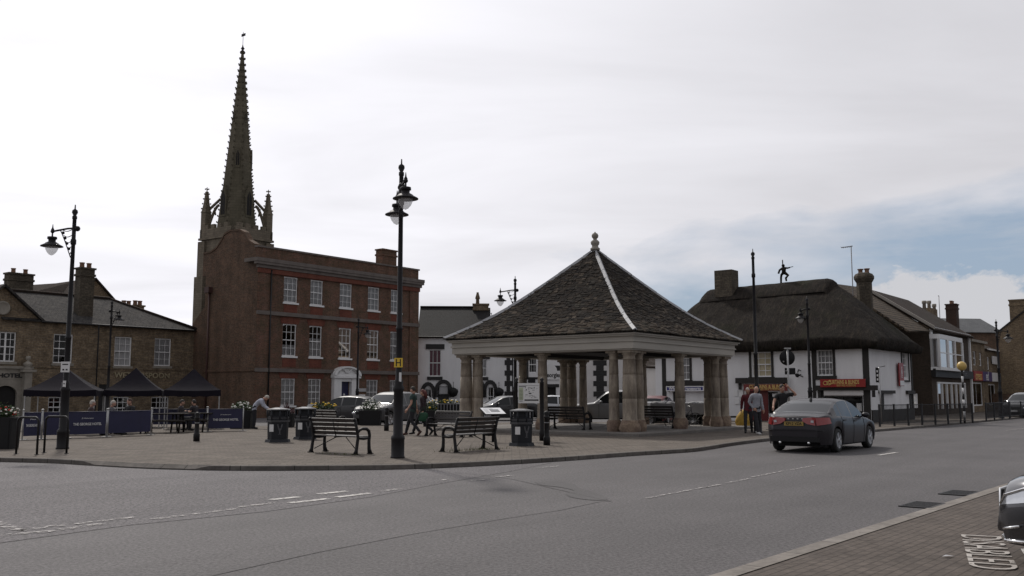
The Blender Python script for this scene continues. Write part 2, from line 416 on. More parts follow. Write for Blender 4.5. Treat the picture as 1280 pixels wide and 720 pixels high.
for (a,b_,c,d) in wL: window(hotel,a,b_,c,d,3,4,sill=.12)
dm=MB(); dm.box(door[0],.1,.05,door[1],.16,2.2); dm.build('door',black,hotel)
r=MB(); ridz=hf.p(137,374,4.5)[1]; ridx0=xg-.5; rx1=hf.p(137.5,374,4.5)[0]
ov=.25
zE=HE+.02
r.slab([(xa,-ov,zE-.1),(HL+.0,-ov,zE-.1),(rx1,4.5,ridz),(xa,4.5,ridz)],.1)
r.slab([(HL,-ov,zE-.1),(HL,9,zE-.1),(rx1,4.5,ridz)],.1)
r.slab([(xa,4.5,ridz),(rx1,4.5,ridz),(HL,9.2,zE-.1),(xa,9.2,zE-.1)],.1)
r.build('roof',slateroof,hotel)
r=MB(); zg=zap+.12
r.slab([(xg+.3,-.3,HE-.12),(xa,-.3,zg),(xa,6,zg),(xg+.3,6,HE-.12)],.12); r.slab([(x00-.3,-.3,HE-.12),(xa,-.3,zg),(xa,6,zg),(x00-.3,6,HE-.12)],.12)
r.build('gable_roof',slateroof,hotel)
rt=MB(); rt.tube([(xa+1,4.5,ridz+.05),(rx1,4.5,ridz+.05)],.11,8); rt.tube([(rx1,4.5,ridz+.03),(HL,-ov,zE-.02)],.09,8); rt.build('ridge_tiles',tileroof,hotel)
gutter(hotel,xg,HL-.1,-ov-.06,zE-.16,down=(hf.p(119,440)[0],))
# clock roundel in gable
cx,cz=hf.p(3,385); q=MB(); q.M=T(cx,-.06,cz)@RX(PI/2); q.lathe([(.42,-.06),(.42,.05),(.34,.07),(.3,.03),(.01,.03)],n=24); q.build('roundel',trimstone,hotel)
# chimneys
cx=hf.p(104,390,1.3)[0]; zt=hf.p(104,337,1.3)[1]; chimney(hotel,cx,1.3,HE+.2,.95,.7,zt-HE-.2,2,chimstone)
# portal with lettering
px0,_=hf.p(-16,500,-.5); px1,_=hf.p(39,500,-.5)
za=hf.p(20,463,-.5)[1]; zc=hf.p(20,478,-.5)[1]
portal=MB()
portal.box(px0,-.5,zc-.1,px1-.1,-.003,za+.1)
portal.box(px0-.1,-.62,za+.1,px1,-.003,za+.25)
ax0,_=hf.p(-8,500,-.5); ax1,_=hf.p(21,500,-.5); azt=hf.p(10,482,-.5)[1]
for xx0,xx1 in ((px0,ax0),(ax1,px1-.15)): portal.box(xx0,-.497,.1,xx1,-.003,zc-.1)
n=10; cxx=(ax0+ax1)/2; hw=(ax1-ax0)/2
for sgn in (-1,1):
    portal.prism([(cxx+sgn*hw,zc-.1),(cxx,zc-.1)]+[(cxx+sgn*hw*math.sin(k/n*PI/2),azt-.55*(1-math.cos(k/n*PI/2))) for k in range(n+1)],-.49,-.01,'y')
po=portal.build('portal',trimstone,hotel)
pm=MB(); ux,_=hf.p(35,450,-.6); uzb=hf.p(35,462,-.6)[1]
pm.box(ux-.22,-.8,.1,ux+.22,-.45,uzb-.15); pm.box(ux-.42,-.9,uzb-.15,ux+.42,-.4,uzb)
pm.lathe([(.25,0),(.25,.08),(.12,.14),(.28,.3),(.2,.42),(.07,.5),(.07,.55),(.16,.66),(.12,.8),(.01,.83)],(ux,-.62,uzb),14)
pm.build('portal_pillar',trimstone,hotel)
di=MB(); di.box(ax0+.01,-.3,.1,ax1-.01,-.2,zc); di.build('portal_door',darkin,hotel)
tx0,tz=hf.p(0,469.5,-.53); tx1,_=hf.p(27,469.5,-.53)
t=MB(); bz=(za+zc)/2+.04
t.box(px0+.2,-.51,bz-.22,px1-.35,-.503,bz+.2,0); t.build('portal_panel',trimstone,hotel)
t=MB(); text_mb(t,'HOTEL',.34,T(tx0+(tx1-tx0)*.5-.05,-.53,bz)@STAND,.01,bold=.014,width=(tx1-tx0)*1.12); t.build('portal_lettering',black,hotel)
tx0,tz=hf.p(143,469,-.04); tx1,_=hf.p(212,469,-.04)
t=MB(); text_mb(t,'WETHERSPOON',.5,T((tx0+tx1)/2,-.05,tz)@STAND,.03,bold=.008,width=tx1-tx0); t.build('wall_lettering',bronze,hotel)
# rear range of the hotel
h2f=Frame(H0+BX*9.5,ANG); ra=h2f.p(118.7,347); rb=h2f.p(139.6,373)
h2=thing('rear_house','steep brown roofed house rising behind the buff stone pub','house',H0+BX*9.5,ANG)
hw=3.4; base=ra[1]-3.3
m=MB(); m.box(ra[0]-9,0,0,ra[0]+hw*.0+.01,6,base); m.box(ra[0],0.001,0,ra[0]+3.4,6.01,base)
m.add([(ra[0]-3.4,-.0,base),(ra[0]+3.4,-.0,base),(ra[0],-.0,ra[1]-.1)],[(0,1,2)]); m.build('wall',stonebrick,h2)
r=MB(); r.slab([(ra[0]+3.7,-.2,base-.2),(ra[0],-.2,ra[1]),(ra[0],7,ra[1]),(ra[0]+3.7,7,base-.2)],.12)
r.slab([(ra[0]-3.7,-.2,base-.2),(ra[0],-.2,ra[1]),(ra[0],7,ra[1]),(ra[0]-3.7,7,base-.2)],.12)
r.slab([(ra[0]-10,-.1,base-.1),(ra[0],-.1,base-.1),(ra[0],3.4,ra[1]-.1),(ra[0]-5,3.4,ra[1]-.9)],.12)
r.build('roof',tileroof,h2)
c0=h2f.p(24,345,1); chimney(h2,c0[0],1,2,1.7,.8,h2f.p(24,344,1)[1]-2,2,chimstone)
c0=h2f.p(166,378,4); cz1=h2f.p(162,381,4)[1]
for uu in (158,172):
    cx,zt=hf.p(uu,376,5.6); chimney(hotel,cx,5.6,ridz-2.2,.75,.6,zt-ridz+2.2-.45,2,stonebrick)

# ================================================================== RED BRICK HOUSE
RC=Vector(((320-640)/F_PX*62*1.0, 62,0)); rc=RC
rf=Frame(RC,ANG)
rw=rf.p(522.5,400)[0]
red=thing('georgian_house','three storey red brick Georgian house with pale sash windows and dark blue door','house',RC,ANG)
ZC=rf.p(320,326)[1]; ZP=rf.p(320,308)[1]
upx=[(353,370.5),(386.5,402.5),(423.5,439),(459,473.5),(488,501)]
W3=[];W2=[];W1=[]
def XX(u,v): return rf.p(u,v)[0]
z3a,z3b=rf.p(361,378)[1],rf.p(361,346)[1]
z2a,z2b=rf.p(361,445)[1],rf.p(361,405)[1]
z1a,z1b=rf.p(361,507)[1],rf.p(361,473)[1]
for i,(a,b_) in enumerate(upx):
    xa1,xb1=XX(a,430),XX(b_,430)
    W3.append((xa1,xb1,z3a,z3b)); W2.append((xa1,xb1,z2a,z2b))
    if i!=2: W1.append((xa1,xb1,z1a,z1b))
DR=(XX(424,490),XX(435.5,490),.1,rf.p(430,477)[1])
m=MB(); DEP=Frame(RC,ANG+PI/2).p(257,360)[0]; print('DEP',DEP)
s=lambda u,v:(Frame(RC,ANG+PI/2).p(u,v))
def cellsr(): pass
shell(m,rw,DEP,ZP,[w[:4] for w in W3+W2+W1]+[DR],0)
m.build('wall',redbrick,red)
# brighter rubbed brick dressings round openings, pilaster strips
P=.012
for wi,(a,b_,c,dd) in enumerate(W3+W2+W1):
    d=MB()
    d.prism([(a-.14,dd+.001),(b_+.14,dd+.001),(b_+.26,dd+.42),((a+b_)/2,dd+.50),(a-.26,dd+.42)],-P-.01,-.002,'y')
    d.build('brick_arch',rubbed,red)
    if wi<10: d=MB(); d.box(a+.02,-P,c-.75,b_-.02,-.002,c-.17); d.build('brick_apron',rubbed,red)
for u0,u1 in ((320,337),(511,522.0)):
    pl=MB(); pl.box(max(XX(u0,420),.0),-.1,0,min(XX(u1,420),rw),-.004,ZC-.25); pl.build('pilaster',redbrick,red)
co=MB()
co.box(-.4,-.4,ZC-.02,rw+.32,-.002,ZC+.22); co.box(-.35,-.36,ZC-.2,rw+.3,-.002,ZC-.021); co.box(-.15,-.22,ZC-.42,rw+.2,-.002,ZC-.202)
co.box(-.4,-.002,ZC-.02,-.004,1.0,ZC+.22)
co.build('cornice',cornicem,red)
br_=MB(); br_.box(-.05,-.16,ZC-.75,rw+.05,-.003,ZC-.43); br_.build('brick_frieze',rubbed,red)
zs1=rf.p(330,391)[1]; zs2=rf.p(330,462.5)[1]
st=MB()
for z in (zs1,zs2): st.box(-.08,-.17,z-.12,rw+.06,-.103,z+.14); st.box(-.06,-.103,z-.10,rw+.05,-.003,z+.10)
st.build('string_course',cornicem,red)
cp=MB(); cp.box(-.08,-.08,ZP+.001,rw+.08,.35,ZP+.12); cp.build('parapet_coping',cornicem,red)
for k,(ws,cur) in enumerate(((W3,cream),(W2,cream),(W1,cream))):
    for i,w in enumerate(ws):
        cv=(0,1)
        if k==1: cv=[(.0,.35),(0,.6),(0,.0),(.0,1),(0,1)][i]
        window(red,*w,3,4 if k else 4,curtain=cur if cv[1]>0 else None,sill=.12,arch=.16,sillm=white,cover=cv)
# shaped side gable as raised parapet wall, standing on the side wall
sf=Frame(RC,ANG+PI/2)       # x = along BX
def SG(u,v):
    return sf.p(u,v)
pts=[(0,ZP),(0.02,ZP)]
gp=[(319,307),(310,301),(306,292),(300,288.5),(288,289.5),(281,294),(277,302),(271,311),(264,316),(255,318)]
poly=[(SG(u,v)) for u,v in gp]
xe=poly[-1][0]
m=MB(); m.M=RZ(PI/2)   # local x -> BX
PP=[(p[0]+.001,p[1]) for p in poly]+[(max(DEP,xe+.05),poly[-1][1]),(max(DEP,xe+.05),ZP-1.5),(.001,ZP-1.5)]
m.prism(PP,-.35,.012,'y')
mm=m.build('gable_parapet',redbrick2,red)
# the prism above lies on the outside of the side wall; a brown skin covers the wall below it
m=MB(); m.M=RZ(PI/2); m.box(.0,.003,0,DEP,.011,ZP-1.5); 
# low rear lean-to wall in the same plane
sl=[SG(258,383),SG(241,405)]
m.prism([(DEP+.003,0),(max(sl[1][0],DEP+.9),0),(max(sl[1][0],DEP+.9),sl[1][1]),(DEP+.003,sl[0][1])],-3.0,.012,'y')
m.build('side_wall',redbrick2,red)
cpg=MB(); cpg.M=RZ(PI/2)
for i in range(len(poly)-1):
    a=poly[i]; b2=poly[i+1]
    cpg.prism([(a[0],a[1]+.002),(b2[0],b2[1]+.002),(b2[0],b2[1]+.13),(a[0],a[1]+.13)],-.40,.06,'y')
cpg.build('gable_coping',redbrick2,red)
bd=MB(); bd.M=RZ(PI/2); bd.box(0.0,.013,zs2-.08,DEP,.08,zs2+.1); bd.build('side_band',redbrick2,red)
dp=MB(); dp.M=RZ(PI/2); dx=SG(262,400)[0]; dp.tube([(dx,.1,.1),(dx,.1,8.6)],.06,8); dp.box(dx-.25,.02,8.6,dx+.25,.35,9.0); dp.build('drainpipe',paint('rust_pipe',(.07,.03,.025),.6),red)
zw=SG(248,470); 
# little white side windows
for (va,vb) in ((455,475),(495,515)):
    xa1,z1=SG(248.5,vb); xb1,z2=SG(243,va)
    # local frame of the side: x along BX, outside is +y
    M=RZ(PI/2)@T(0,.16,0)@Matrix.Scale(-1,4,Vector((0,1,0)))
    if xb1-xa1<.3: xb1=xa1+.9
# door case
ds=MB(); a,b_=DR[0],DR[1]; zt=DR[3]; zarc=rf.p(430,458)[1]
ds.box(a-.75,-.3,.1,a-.05,-.003,zt+.25); ds.box(b_+.05,-.3,.1,b_+.75,-.003,zt+.25)
ds.box(a-.05,-.25,zt,b_+.05,-.003,zt+.25); ds.box(a-.85,-.42,zt+.25,b_+.85,-.003,zt+.42)
cx=(a+b_)/2; rr=(b_-a)/2+.85; hh_=zarc-(zt+.42)
n=16; arc=[(cx-rr*math.cos(PI*k/n),zt+.421+hh_*math.sin(PI*k/n)) for k in range(n+1)]
ds.prism(arc,-.3,-.003,'y')
for k in range(n):
    p,q=arc[k],arc[k+1]; pi_=(cx+(p[0]-cx)*.84,zt+.42+(p[1]-zt-.42)*.84); qi=(cx+(q[0]-cx)*.84,zt+.42+(q[1]-zt-.42)*.84)
    ds.prism([p,q,qi,pi_],-.48,-.301,'y')
ds.tube([(cx-.9,-.34,zt+.6),(cx-.5,-.34,zt+.95),(cx-.1,-.34,zt+.65),(cx+.1,-.34,zt+.65),(cx+.5,-.34,zt+.95),(cx+.9,-.34,zt+.6)],.07,6)
ds.build('door_surround',white,red)
dd=MB(); dd.box(a+.003,.05,.1,b_-.003,.12,zt-.003); 
for i in range(2):
    for j in range(3): dd.box(a+.12+i*.45,.03,.3+j*.75,a+.42+i*.45,.049,.85+j*.75)
do=dd.build('door',bluedoor,red); k=MB(); k.sphere((a+.5,.0,1.5),.05); k.box(a+.4,.04,1.35,a+.6,.049,1.6); k.build('door_knocker',signwhite,do)
# small painted notice boards by the door
q=MB(); xq0,zq0=rf.p(444.5,506); xq1,zq1=rf.p(456,493); q.box(xq0,-.06,zq0,xq1,-.004,zq1); q.build('notice_case',white,red)
q=MB(); q.box(xq0+.14,-.07,zq0+.2,xq0+.55*(xq1-xq0),-.061,zq1-.14); q.build('notice_sheet',bluedoor,red)
q=MB(); xq0,zq0=rf.p(445,489.5); xq1,zq1=rf.p(457,485.5); q.box(xq0,-.06,zq0,xq1,-.004,zq1); q.build('name_board',cream,red)
chx,chz=rf.p(483,312,3.5); 
chimney(red,chx,3.5,ZP-1.5,1.6,.8,chz-ZP+1.35,0,redbrick,axis='x')
rr_=MB(); rr_.slab([(.2,.4,ZP-.9),(rw-.2,.4,ZP-.9),(rw-3,3,ZP-.15),(3,3,ZP-.15)],.1); rr_.slab([(3,3,ZP-.15),(rw-3,3,ZP-.15),(rw-.2,DEP-.1,ZP-.9),(.2,DEP-.1,ZP-.9)],.1); rr_.build('roof',tileroof,red)
dpi=MB(); dpi.tube([(XX(336,400),-.16,.1),(XX(336,400),-.16,ZC-.5)],.05,8); dpi.build('rainwater_pipe',black,red)

# ================================================================== CHURCH
CH=Vector((AT(289,134).x,134,0))
cang=ANG-PI/4*0+.10
church=thing('parish_church','tall grey stone church spire with crockets and corner pinnacles behind the red brick house','church',CH,ANG+.06)
apz=HT(56,134); 
TW=3.4; zp=HT(292,134)
m=MB(); m.box(-TW,-TW,0,TW,TW,zp-1.2)
for sx in (-1,1):
    for sy in (-1,1):
        cx,cy=sx*(TW-.35),sy*(TW-.35)
        for (w,z1) in ((1.15,zp-14),(.95,zp-6.5),(.72,zp-1.4)):
            m.box(cx-w,cy-w,0 if w>1.1 else z1-9,cx+w,cy+w,z1)
m.build('tower',towerstone,church)
p=MB()
p.box(-TW-.35,-TW-.35,zp-1.2,TW+.35,TW+.35,zp-.9)
for k in range(4):
    p.M=RZ(k*PI/2)
    p.box(-TW-.2,-TW-.2,zp-.9,TW+.2,-TW+.25,zp+.35)
    for i in range(4):
        x=-TW+.75+i*1.42; p.box(x,-TW-.19,zp+.35,x+.75,-TW+.24,zp+.95)
p.M=Matrix.Identity(4); p.build('parapet',towerstone,church)
for sx in (-1,1):
    for sy in (-1,1):
        if sx<0 and sy<0: continue
        q=MB(); cx,cy=sx*(TW-.35),sy*(TW-.35)
        zt=HT(234,134)-zp+.7
        q.M=T(cx,cy,zp-.9)
        q.box(-.5,-.5,0,.5,.5,3.8)
        q.lathe([(.80,3.8),(.64,4.1),(.42,5.2),(.25,6.8),(.1,zt-1.0),(.26,zt-.9),(.26,zt-.7),(.08,zt-.6),(.05,zt)],n=4,sm=False,ph=PI/4)
        for j in range(5):
            for kk in range(4):
                rr0=.66-.11*j; a_=kk*PI/2+PI/4; q.sphere((rr0*math.cos(a_),rr0*math.sin(a_),4.4+j*.72),.12,6,4)
        q.build('pinnacle',towerstone,church)
        f=MB()   # flying buttress arc from pinnacle to spire
        n=8; r_in=2.5
        prev=None
        pts=[]
        for k in range(n+1):
            t_=k/n; rad=(TW*1.414-.9)*(1-t_)+r_in*t_; z=zp+.9+3.2*math.sin(t_*PI/2)
            pts.append((rad*sx/1.414,rad*sy/1.414,z))
        f.tube(pts,.22,6); pts2=[((TW*1.414-.9)*sx/1.414,(TW*1.414-.9)*sy/1.414,zp+3.4),(2.4*sx/1.414,2.4*sy/1.414,zp+5.0)]
        f.tube(pts2,.2,6); f.tube([((TW*1.414-1.6)*sx/1.414,(TW*1.414-1.6)*sy/1.414,zp+3.7),((TW*1.414-1.8)*sx/1.414,(TW*1.414-1.8)*sy/1.414,zp+2.6)],.12,6)
        f.build('flying_buttress',towerstone,church)
sp=MB(); sr=2.95; z0=zp-.8; HS=apz-z0
sp.lathe([(sr,0),(sr*.965,1.6),(sr*.78,HS*.22),(sr*.53,HS*.47),(sr*.28,HS*.73),(.16,HS*.965)],(0,0,z0),8,sm=False,ph=PI/8)
ck=sp
for k in range(8):
    a_=2*PI*k/8+PI/8
    for j in range(30):
        t_=.04+j*.0315; 
        # radius interpolation along profile
        zz=HS*t_; pr=[(sr,0),(sr*.965,1.6),(sr*.78,HS*.22),(sr*.53,HS*.47),(sr*.28,HS*.73),(.16,HS*.965)]
        for (r0,za_),(r1,zb_) in zip(pr,pr[1:]):
            if za_<=zz<=zb_: rr0=r0+(r1-r0)*(zz-za_)/(zb_-za_)
        ck.M=T(0,0,z0)@RZ(a_)
        ck.box(rr0-.1,-.09,zz,rr0+.15,.09,zz+.13); ck.box(rr0+.05,-.08,zz+.131,rr0+.2,.08,zz+.24)
ck.M=Matrix.Identity(4); sp.build('spire',spirestone,church)
fi=MB(); fi.M=T(0,0,z0); fi.lathe([(.2,HS*.955),(.34,HS*.965),(.12,HS*.972),(.3,HS*.98),(.12,HS*.988),(.05,HS)],n=8)
fi.tube([(0,0,HS),(0,0,HS+2.0)],.04,6); fi.box(-.03,-.5,HS+1.3,.03,.35,HS+1.7); fi.build('weathervane',ironm,church)
# spire lucarnes: gabled windows on alternate faces, in two tiers
for k in (4,5,6,7,0):
    a_=2*PI*k/8
    for (t_,w,h) in ((.11,1.0,4.4),(.36,.55,2.8),(.6,.3,1.4)):
        if (k%2==0)!=(t_<.2 or t_>.5): 
            if t_!=.36: continue
            if k%2==0: continue
        zz=HS*t_; rr0=None
        for (r0,za_),(r1,zb_) in zip(pr,pr[1:]):
            if za_<=zz<=zb_: rr0=(r0+(r1-r0)*(zz-za_)/(zb_-za_))*math.cos(PI/8)
        l=MB(); l.M=T(0,0,z0)@RZ(a_+PI/2)
        y=-rr0
        l.prism([(-w*.62,zz-.3),(w*.62,zz-.3),(w*.62,zz+h*.62),(0,zz+h),(-w*.62,zz+h*.62)],y-.12,y+1.0*min(1,w),'y')
        o=l.build('lucarne',spirestone,church)
        l2=MB(); l2.M=l.M; 
        l2.prism([(-w*.42,zz),(-.04,zz),(-.04,zz+h*.8),(-w*.42,zz+h*.58)],y-.14,y-.121,'y'); l2.prism([(w*.42,zz),(.04,zz),(.04,zz+h*.8),(w*.42,zz+h*.58)],y-.14,y-.121,'y')
        l2.build('louvres',darkin,o)
for k in range(4):   # belfry windows + clock
    l=MB(); l.M=RZ(k*PI/2)
    l.prism([(-1.3,zp-11),(1.3,zp-11),(1.3,zp-6.5),(.8,zp-5.2),(0,zp-4.4),(-.8,zp-5.2),(-1.3,zp-6.5)],-TW-.03,-TW-.004,'y'); l.build('belfry_window',darkin,church)
cl=MB(); cl.M=T(0,-TW-.1,zp-2.6)@RX(PI/2)@T(0,0,0); cl.lathe([(1.0,-.1),(1.0,.08),(.9,.1),(.01,.1)],n=28); cl.build('clock',flat('clock_blue',(.02,.022,.06),.5),church)
nv=MB(); nv.box(TW,-5,0,34,5,12); nv.prism([(-6.2,11.8),(6.2,11.8),(0,15)],TW,35,'x'); 
nv.build('nave',towerstone,church)
# ================================================================== WHITE PUB and its neighbours (far side of the square)
PA=math.radians(2.5)
P0=Vector((AT(520,75).x,75.5,0)); pf=Frame(P0,PA)
pub=thing('white_pub','white rendered pub with dark slate roof and black arched hood moulds by the brick house','pub building',P0,PA)
PE=pf.p(560,419.5)[1]; PR=pf.p(560,384.5,4)[1]; xr=pf.p(611,400)[0]; xq=pf.p(640,450)[0]
def RP(u0,v0,u1,v1): return pf.rect(u0,v0,u1,v1)
u1=RP(536,436.7,551.5,470.5); u2=RP(597.7,449,608.5,471)
g=[RP(530,486,540,512),RP(596.5,483.5,602.5,508),RP(608,483.5,617.5,508)]
dr=RP(547.5,483,561,520); dr=(dr[0],dr[1],0.0,dr[3])
m=MB(); shell(m,xr,8,PE,[w for w in [u1,u2]+g+[dr] if w[1]<xr],0); 
m.build('wall',stucco,pub)
m=MB(); 
EL=PE-.9
ops2=[w for w in [u1,u2]+g if w[1]>=xr]
r=MB(); r.slab([(-.0,-.3,PE-.1),(xr+.2,-.3,PE-.1),(xr+.2,4,PR),(-.0,4,PR)],.14); r.slab([(-.0,8.3,PE-.1),(xr+.2,8.3,PE-.1),(xr+.2,4,PR),(-.0,4,PR)],.14); r.build('roof',blackroof,pub)
m=MB(); m.add([(xr-.01,0,PE-.02),(xr-.01,8,PE-.02),(xr-.01,4,PR-.1)],[(0,1,2)]); m.build('gable',stucco,pub)
rt=MB(); rt.tube([(0,4,PR+.04),(xr,4,PR+.04)],.1,8); rt.build('ridge_tiles',blackroof,pub)
window(pub,*u1,3,2,curtain=darkblind,split=True); window(pub,*u2,3,2,curtain=cream) if u2[1]<xr else None
for w in (u1,u2):
    bb=MB(); bb.box(w[0]-.25,-.09,w[3]+.02,w[1]+.25,-.003,w[3]+.42); bb.build('lintel',black,pub)
    bb=MB(); bb.box(w[0]-.12,-.12,w[2]-.28,w[1]+.12,-.003,w[2]-.02); bb.build('window_sill',black,pub)
def hood(mb,xc,zb,hw,hh,t=.3):
    n=10; P=[]
    for k in range(n+1):
        a=PI*k/n; P.append((xc-math.cos(a)*(hw+t),zb+math.sin(a)*(hh+t)))
    Q=[(xc-math.cos(PI*k/n)*hw,zb+math.sin(PI*k/n)*hh) for k in range(n+1)]
    for k in range(n): mb.prism([P[k],P[k+1],Q[k+1],Q[k]],-.14,-.003,'y')
    for sgn in (-1,1): mb.box(xc+sgn*hw,-.14,zb-.5,xc+sgn*(hw+t),-.003,zb)
for w in g+[dr]: hd=MB(); hood(hd,(w[0]+w[1])/2,w[3]-.35,(w[1]-w[0])/2,.6); hd.build('hood_mould',black,pub)
for w in g: window(pub,*w,2,2,fm=white,split=True)
dm=MB(); dm.box(dr[0]+.01,.12,.05,dr[1]-.01,.2,dr[3]); dm.box(dr[0]+.01,.05,dr[3]-.7,dr[1]-.01,.119,dr[3]-.6,0); dm.build('door',black,pub)
fl=MB(); fl.box(dr[0]+.1,.06,dr[3]-.6,dr[1]-.1,.115,dr[3]-.05); fl.build('fanlight',cream,pub)
mb_=RP(541,497,546.5,508); q=MB(); q.box(mb_[0],-.08,mb_[2],mb_[1],-.003,mb_[3]); q.build('menu_board',signwhite,pub)
gutter(pub,0,xr,-.36,PE-.14)
cx,_=pf.p(601,390,4); zt=pf.p(601,380,4)[1]; chimney(pub,cx,4,PE,1.3,.9,zt-PE-.12,0,stonebrick)
pt=MB(); pt.lathe([(.16,0),(.14,.4),(.2,.42),(.2,.55),(.1,.9),(.1,1.0)],(pf.p(597,380,4)[0],4,zt)); pt.build('chimney_pot',stonebrick,pub)
an=MB(); ax_,_=pf.p(614.5,400,4.5); za_=pf.p(614.5,391,4.5)[1]; an.tube([(ax_,4.5,PE-.5),(ax_,4.5,za_)],.03,6); an.tube([(ax_-1.0,4.5,za_-.15),(ax_,4.5,za_-.05)],.025,6)
an.build('aerial',greymetal,pub)
# second low white house under the cross roof
wh=thing('white_house','low white rendered cottage behind the left columns of the market cross','house',P0+pf.x*xr,PA)
WL=xq-xr; ops2=[(a-xr,b-xr,c,d) for a,b,c,d in [w for w in [u2]+g if w[1]>=xr]]
m=MB(); shell(m,WL,7,PE-.6,ops2,0); m.build('wall',stucco,wh)
r=MB(); r.slab([(0.03,-.25,PE-.65),(WL+.1,-.25,PE-.65),(WL+.1,3.5,PE+1.3),(0.03,3.5,PE+1.3)],.12); r.slab([(0.03,7.25,PE-.65),(WL+.1,7.25,PE-.65),(WL+.1,3.5,PE+1.3),(0.03,3.5,PE+1.3)],.12); r.build('roof',blackroof,wh)
def quoin(par,x,z0,z1,w=.45,alt=.22,both=True,y=-.02,mat=None):
    q=MB(); z=z0;k=0; h=.42
    while z<z1-.05:
        zz=min(z+h,z1); e=alt if k%2 else 0
        q.box(x-w/2-e,y-.012*(k%2),z,x+w/2+(e if both else 0),-.002,zz-.004); z+=h;k+=1
    q.build('painted_quoins',mat or black,par)
quoin(wh,WL-.3,.1,PE-.7,.3,.15)
for w in (567,624):
    x,z=pf.p(w,490,-.5); hb=thing('hanging_basket','dark round hanging basket on the white wall '+('left of the near column pair' if w==567 else 'behind the parked dark car'),'hanging basket',P0+pf.x*x+Vector((0,-.55,z)),PA)
    q=MB(); q.lathe([(.05,-.42),(.28,-.28),(.4,0),(.36,.2),(.05,.36)],n=12); q.build('basket',plasticb,hb)
    q=MB(); q.tube([(0,.5,.75),(0,0,.8),(0,0,.3)],.02,6); q.build('bracket',ironm,hb)
# shopfront with lettering
sh=thing('white_shop','white gabled shop with black painted trim seen through the market cross columns','shop',P0+pf.x*(xq+.1),PA)
xs1=pf.p(712,450)[0]-xq-.1
def SP(u,v): x,z=pf.p(u,v); return x-xq-.1,z
w_=SP(661,466),SP(671,450); ops=[(w_[0][0],w_[1][0],w_[0][1],w_[1][1]+.3)]
dd_=SP(681.5,500),SP(695,484); ops.append((dd_[0][0],dd_[1][0],0,dd_[1][1]))
w2=SP(647,512),SP(657,484); 
m=MB(); shell(m,xs1,8,6.2,ops,0); m.build('wall',stucco,sh)
r=MB(); r.slab([(-.1,-.3,6.1),(xs1+.1,-.3,6.1),(xs1+.1,4,8.1),(-.1,4,8.1)],.12); r.slab([(-.1,8.3,6.1),(xs1+.1,8.3,6.1),(xs1+.1,4,8.1),(-.1,4,8.1)],.12); r.build('roof',blackroof,sh)
window(sh,*ops[0],3,2); dm=MB(); dm.box(ops[1][0],.15,0,ops[1][1],.2,ops[1][3]); dm.build('door',darkin,sh)
q=MB()
for u0,u1 in ((658,660.5),): a=SP(u0,460)[0]; b=SP(u1,460)[0]; q.box(a,-.05,SP(650,474)[1],b,-.003,5.6)
a=SP(658,474); b=SP(672,471.5); q.box(a[0],-.05,a[1],b[0],-.003,b[1])
a=SP(681,465); b=SP(701,457); q.box(a[0],-.06,a[1],b[0],-.003,b[1])
q.box(ops[1][0]-.2,-.06,ops[1][3],ops[1][1]+.25,-.003,ops[1][3]+.25)
q.build('black_trim',black,sh)
q=MB(); a=SP(680,474.5); b=SP(702,463.5); q.box(a[0],-.1,a[1],b[0],-.061,b[1]); q.prism([(SP(687,463)[0]+.6*math.cos(t*PI/8)+.0,b[1]+.55*math.sin(t*PI/8)) for t in range(9)],-.1,-.061,'y'); fs=q.build('fascia_sign',signwhite,sh)
t=MB(); text_mb(t,'georgies',.5,T((a[0]+b[0])/2,-.11,(a[1]+b[1])/2)@STAND,.006,bold=.012,width=(b[0]-a[0])*.92); t.build('sign_lettering',black,fs)
q=MB(); a=SP(660,478.5); b=SP(669,471.8); q.box(a[0],-.09,a[1],b[0],-.055,b[1]); q.build('small_wall_sign',plasticb,sh)
# wide white building and its junction of black quoins
wb=thing('long_white_building','long white rendered two storey building with black quoins behind the silver pickup','building',P0+pf.x*(xq+xs1+.3)+pf.y*.2,PA)
f2=Frame(P0+pf.x*(xq+xs1+.3)+pf.y*.2,PA); L2=f2.p(803,480)[0]
m=MB(); shell(m,L2,8,6.3,(),0); m.build('wall',stucco2,wb)
r=MB(); r.slab([(-.1,-.3,6.2),(L2+.1,-.3,6.2),(L2-1.5,4,8.0),(-.1,4,8.0)],.12); r.slab([(-.1,8.3,6.2),(L2+.1,8.3,6.2),(L2-1.5,4,8.0),(-.1,4,8.0)],.12);r.slab([(L2+.1,-.3,6.2),(L2+.1,8.3,6.2),(L2-1.5,4,8.0)],.12); r.build('roof',pantile,wb)
quoin(wb,f2.p(750,470)[0],.1,6.2,.62,.24)
quoin(wb,f2.p(710.5,470)[0]+.1,.1,6.2,.3,.14)
# lean-to white wall beside the thatched cottage
W3=Vector((AT(800,62).x,62,0)); f3=Frame(W3,0.0); lw=thing('white_outbuilding','low grey white outbuilding with tiled roof squeezed left of the thatched cottage','outbuilding',W3,0)
L3=f3.p(829,480)[0]; z3=f3.p(815,457)[1]
m=MB(); shell(m,L3,4,z3,(),0); m.build('wall',stucco2,lw)
r=MB(); r.slab([(-.2,-.2,z3-.02),(L3+.2,-.2,z3-.12),(L3+.2,2.2,z3+.55),(-.2,2.2,z3+1.1)],.12); r.slab([(-.2,4.2,z3-.0),(L3+.2,4.2,z3-.1),(L3+.2,2.2,z3+.55),(-.2,2.2,z3+1.1)],.12); r.build('roof',tileroof,lw)

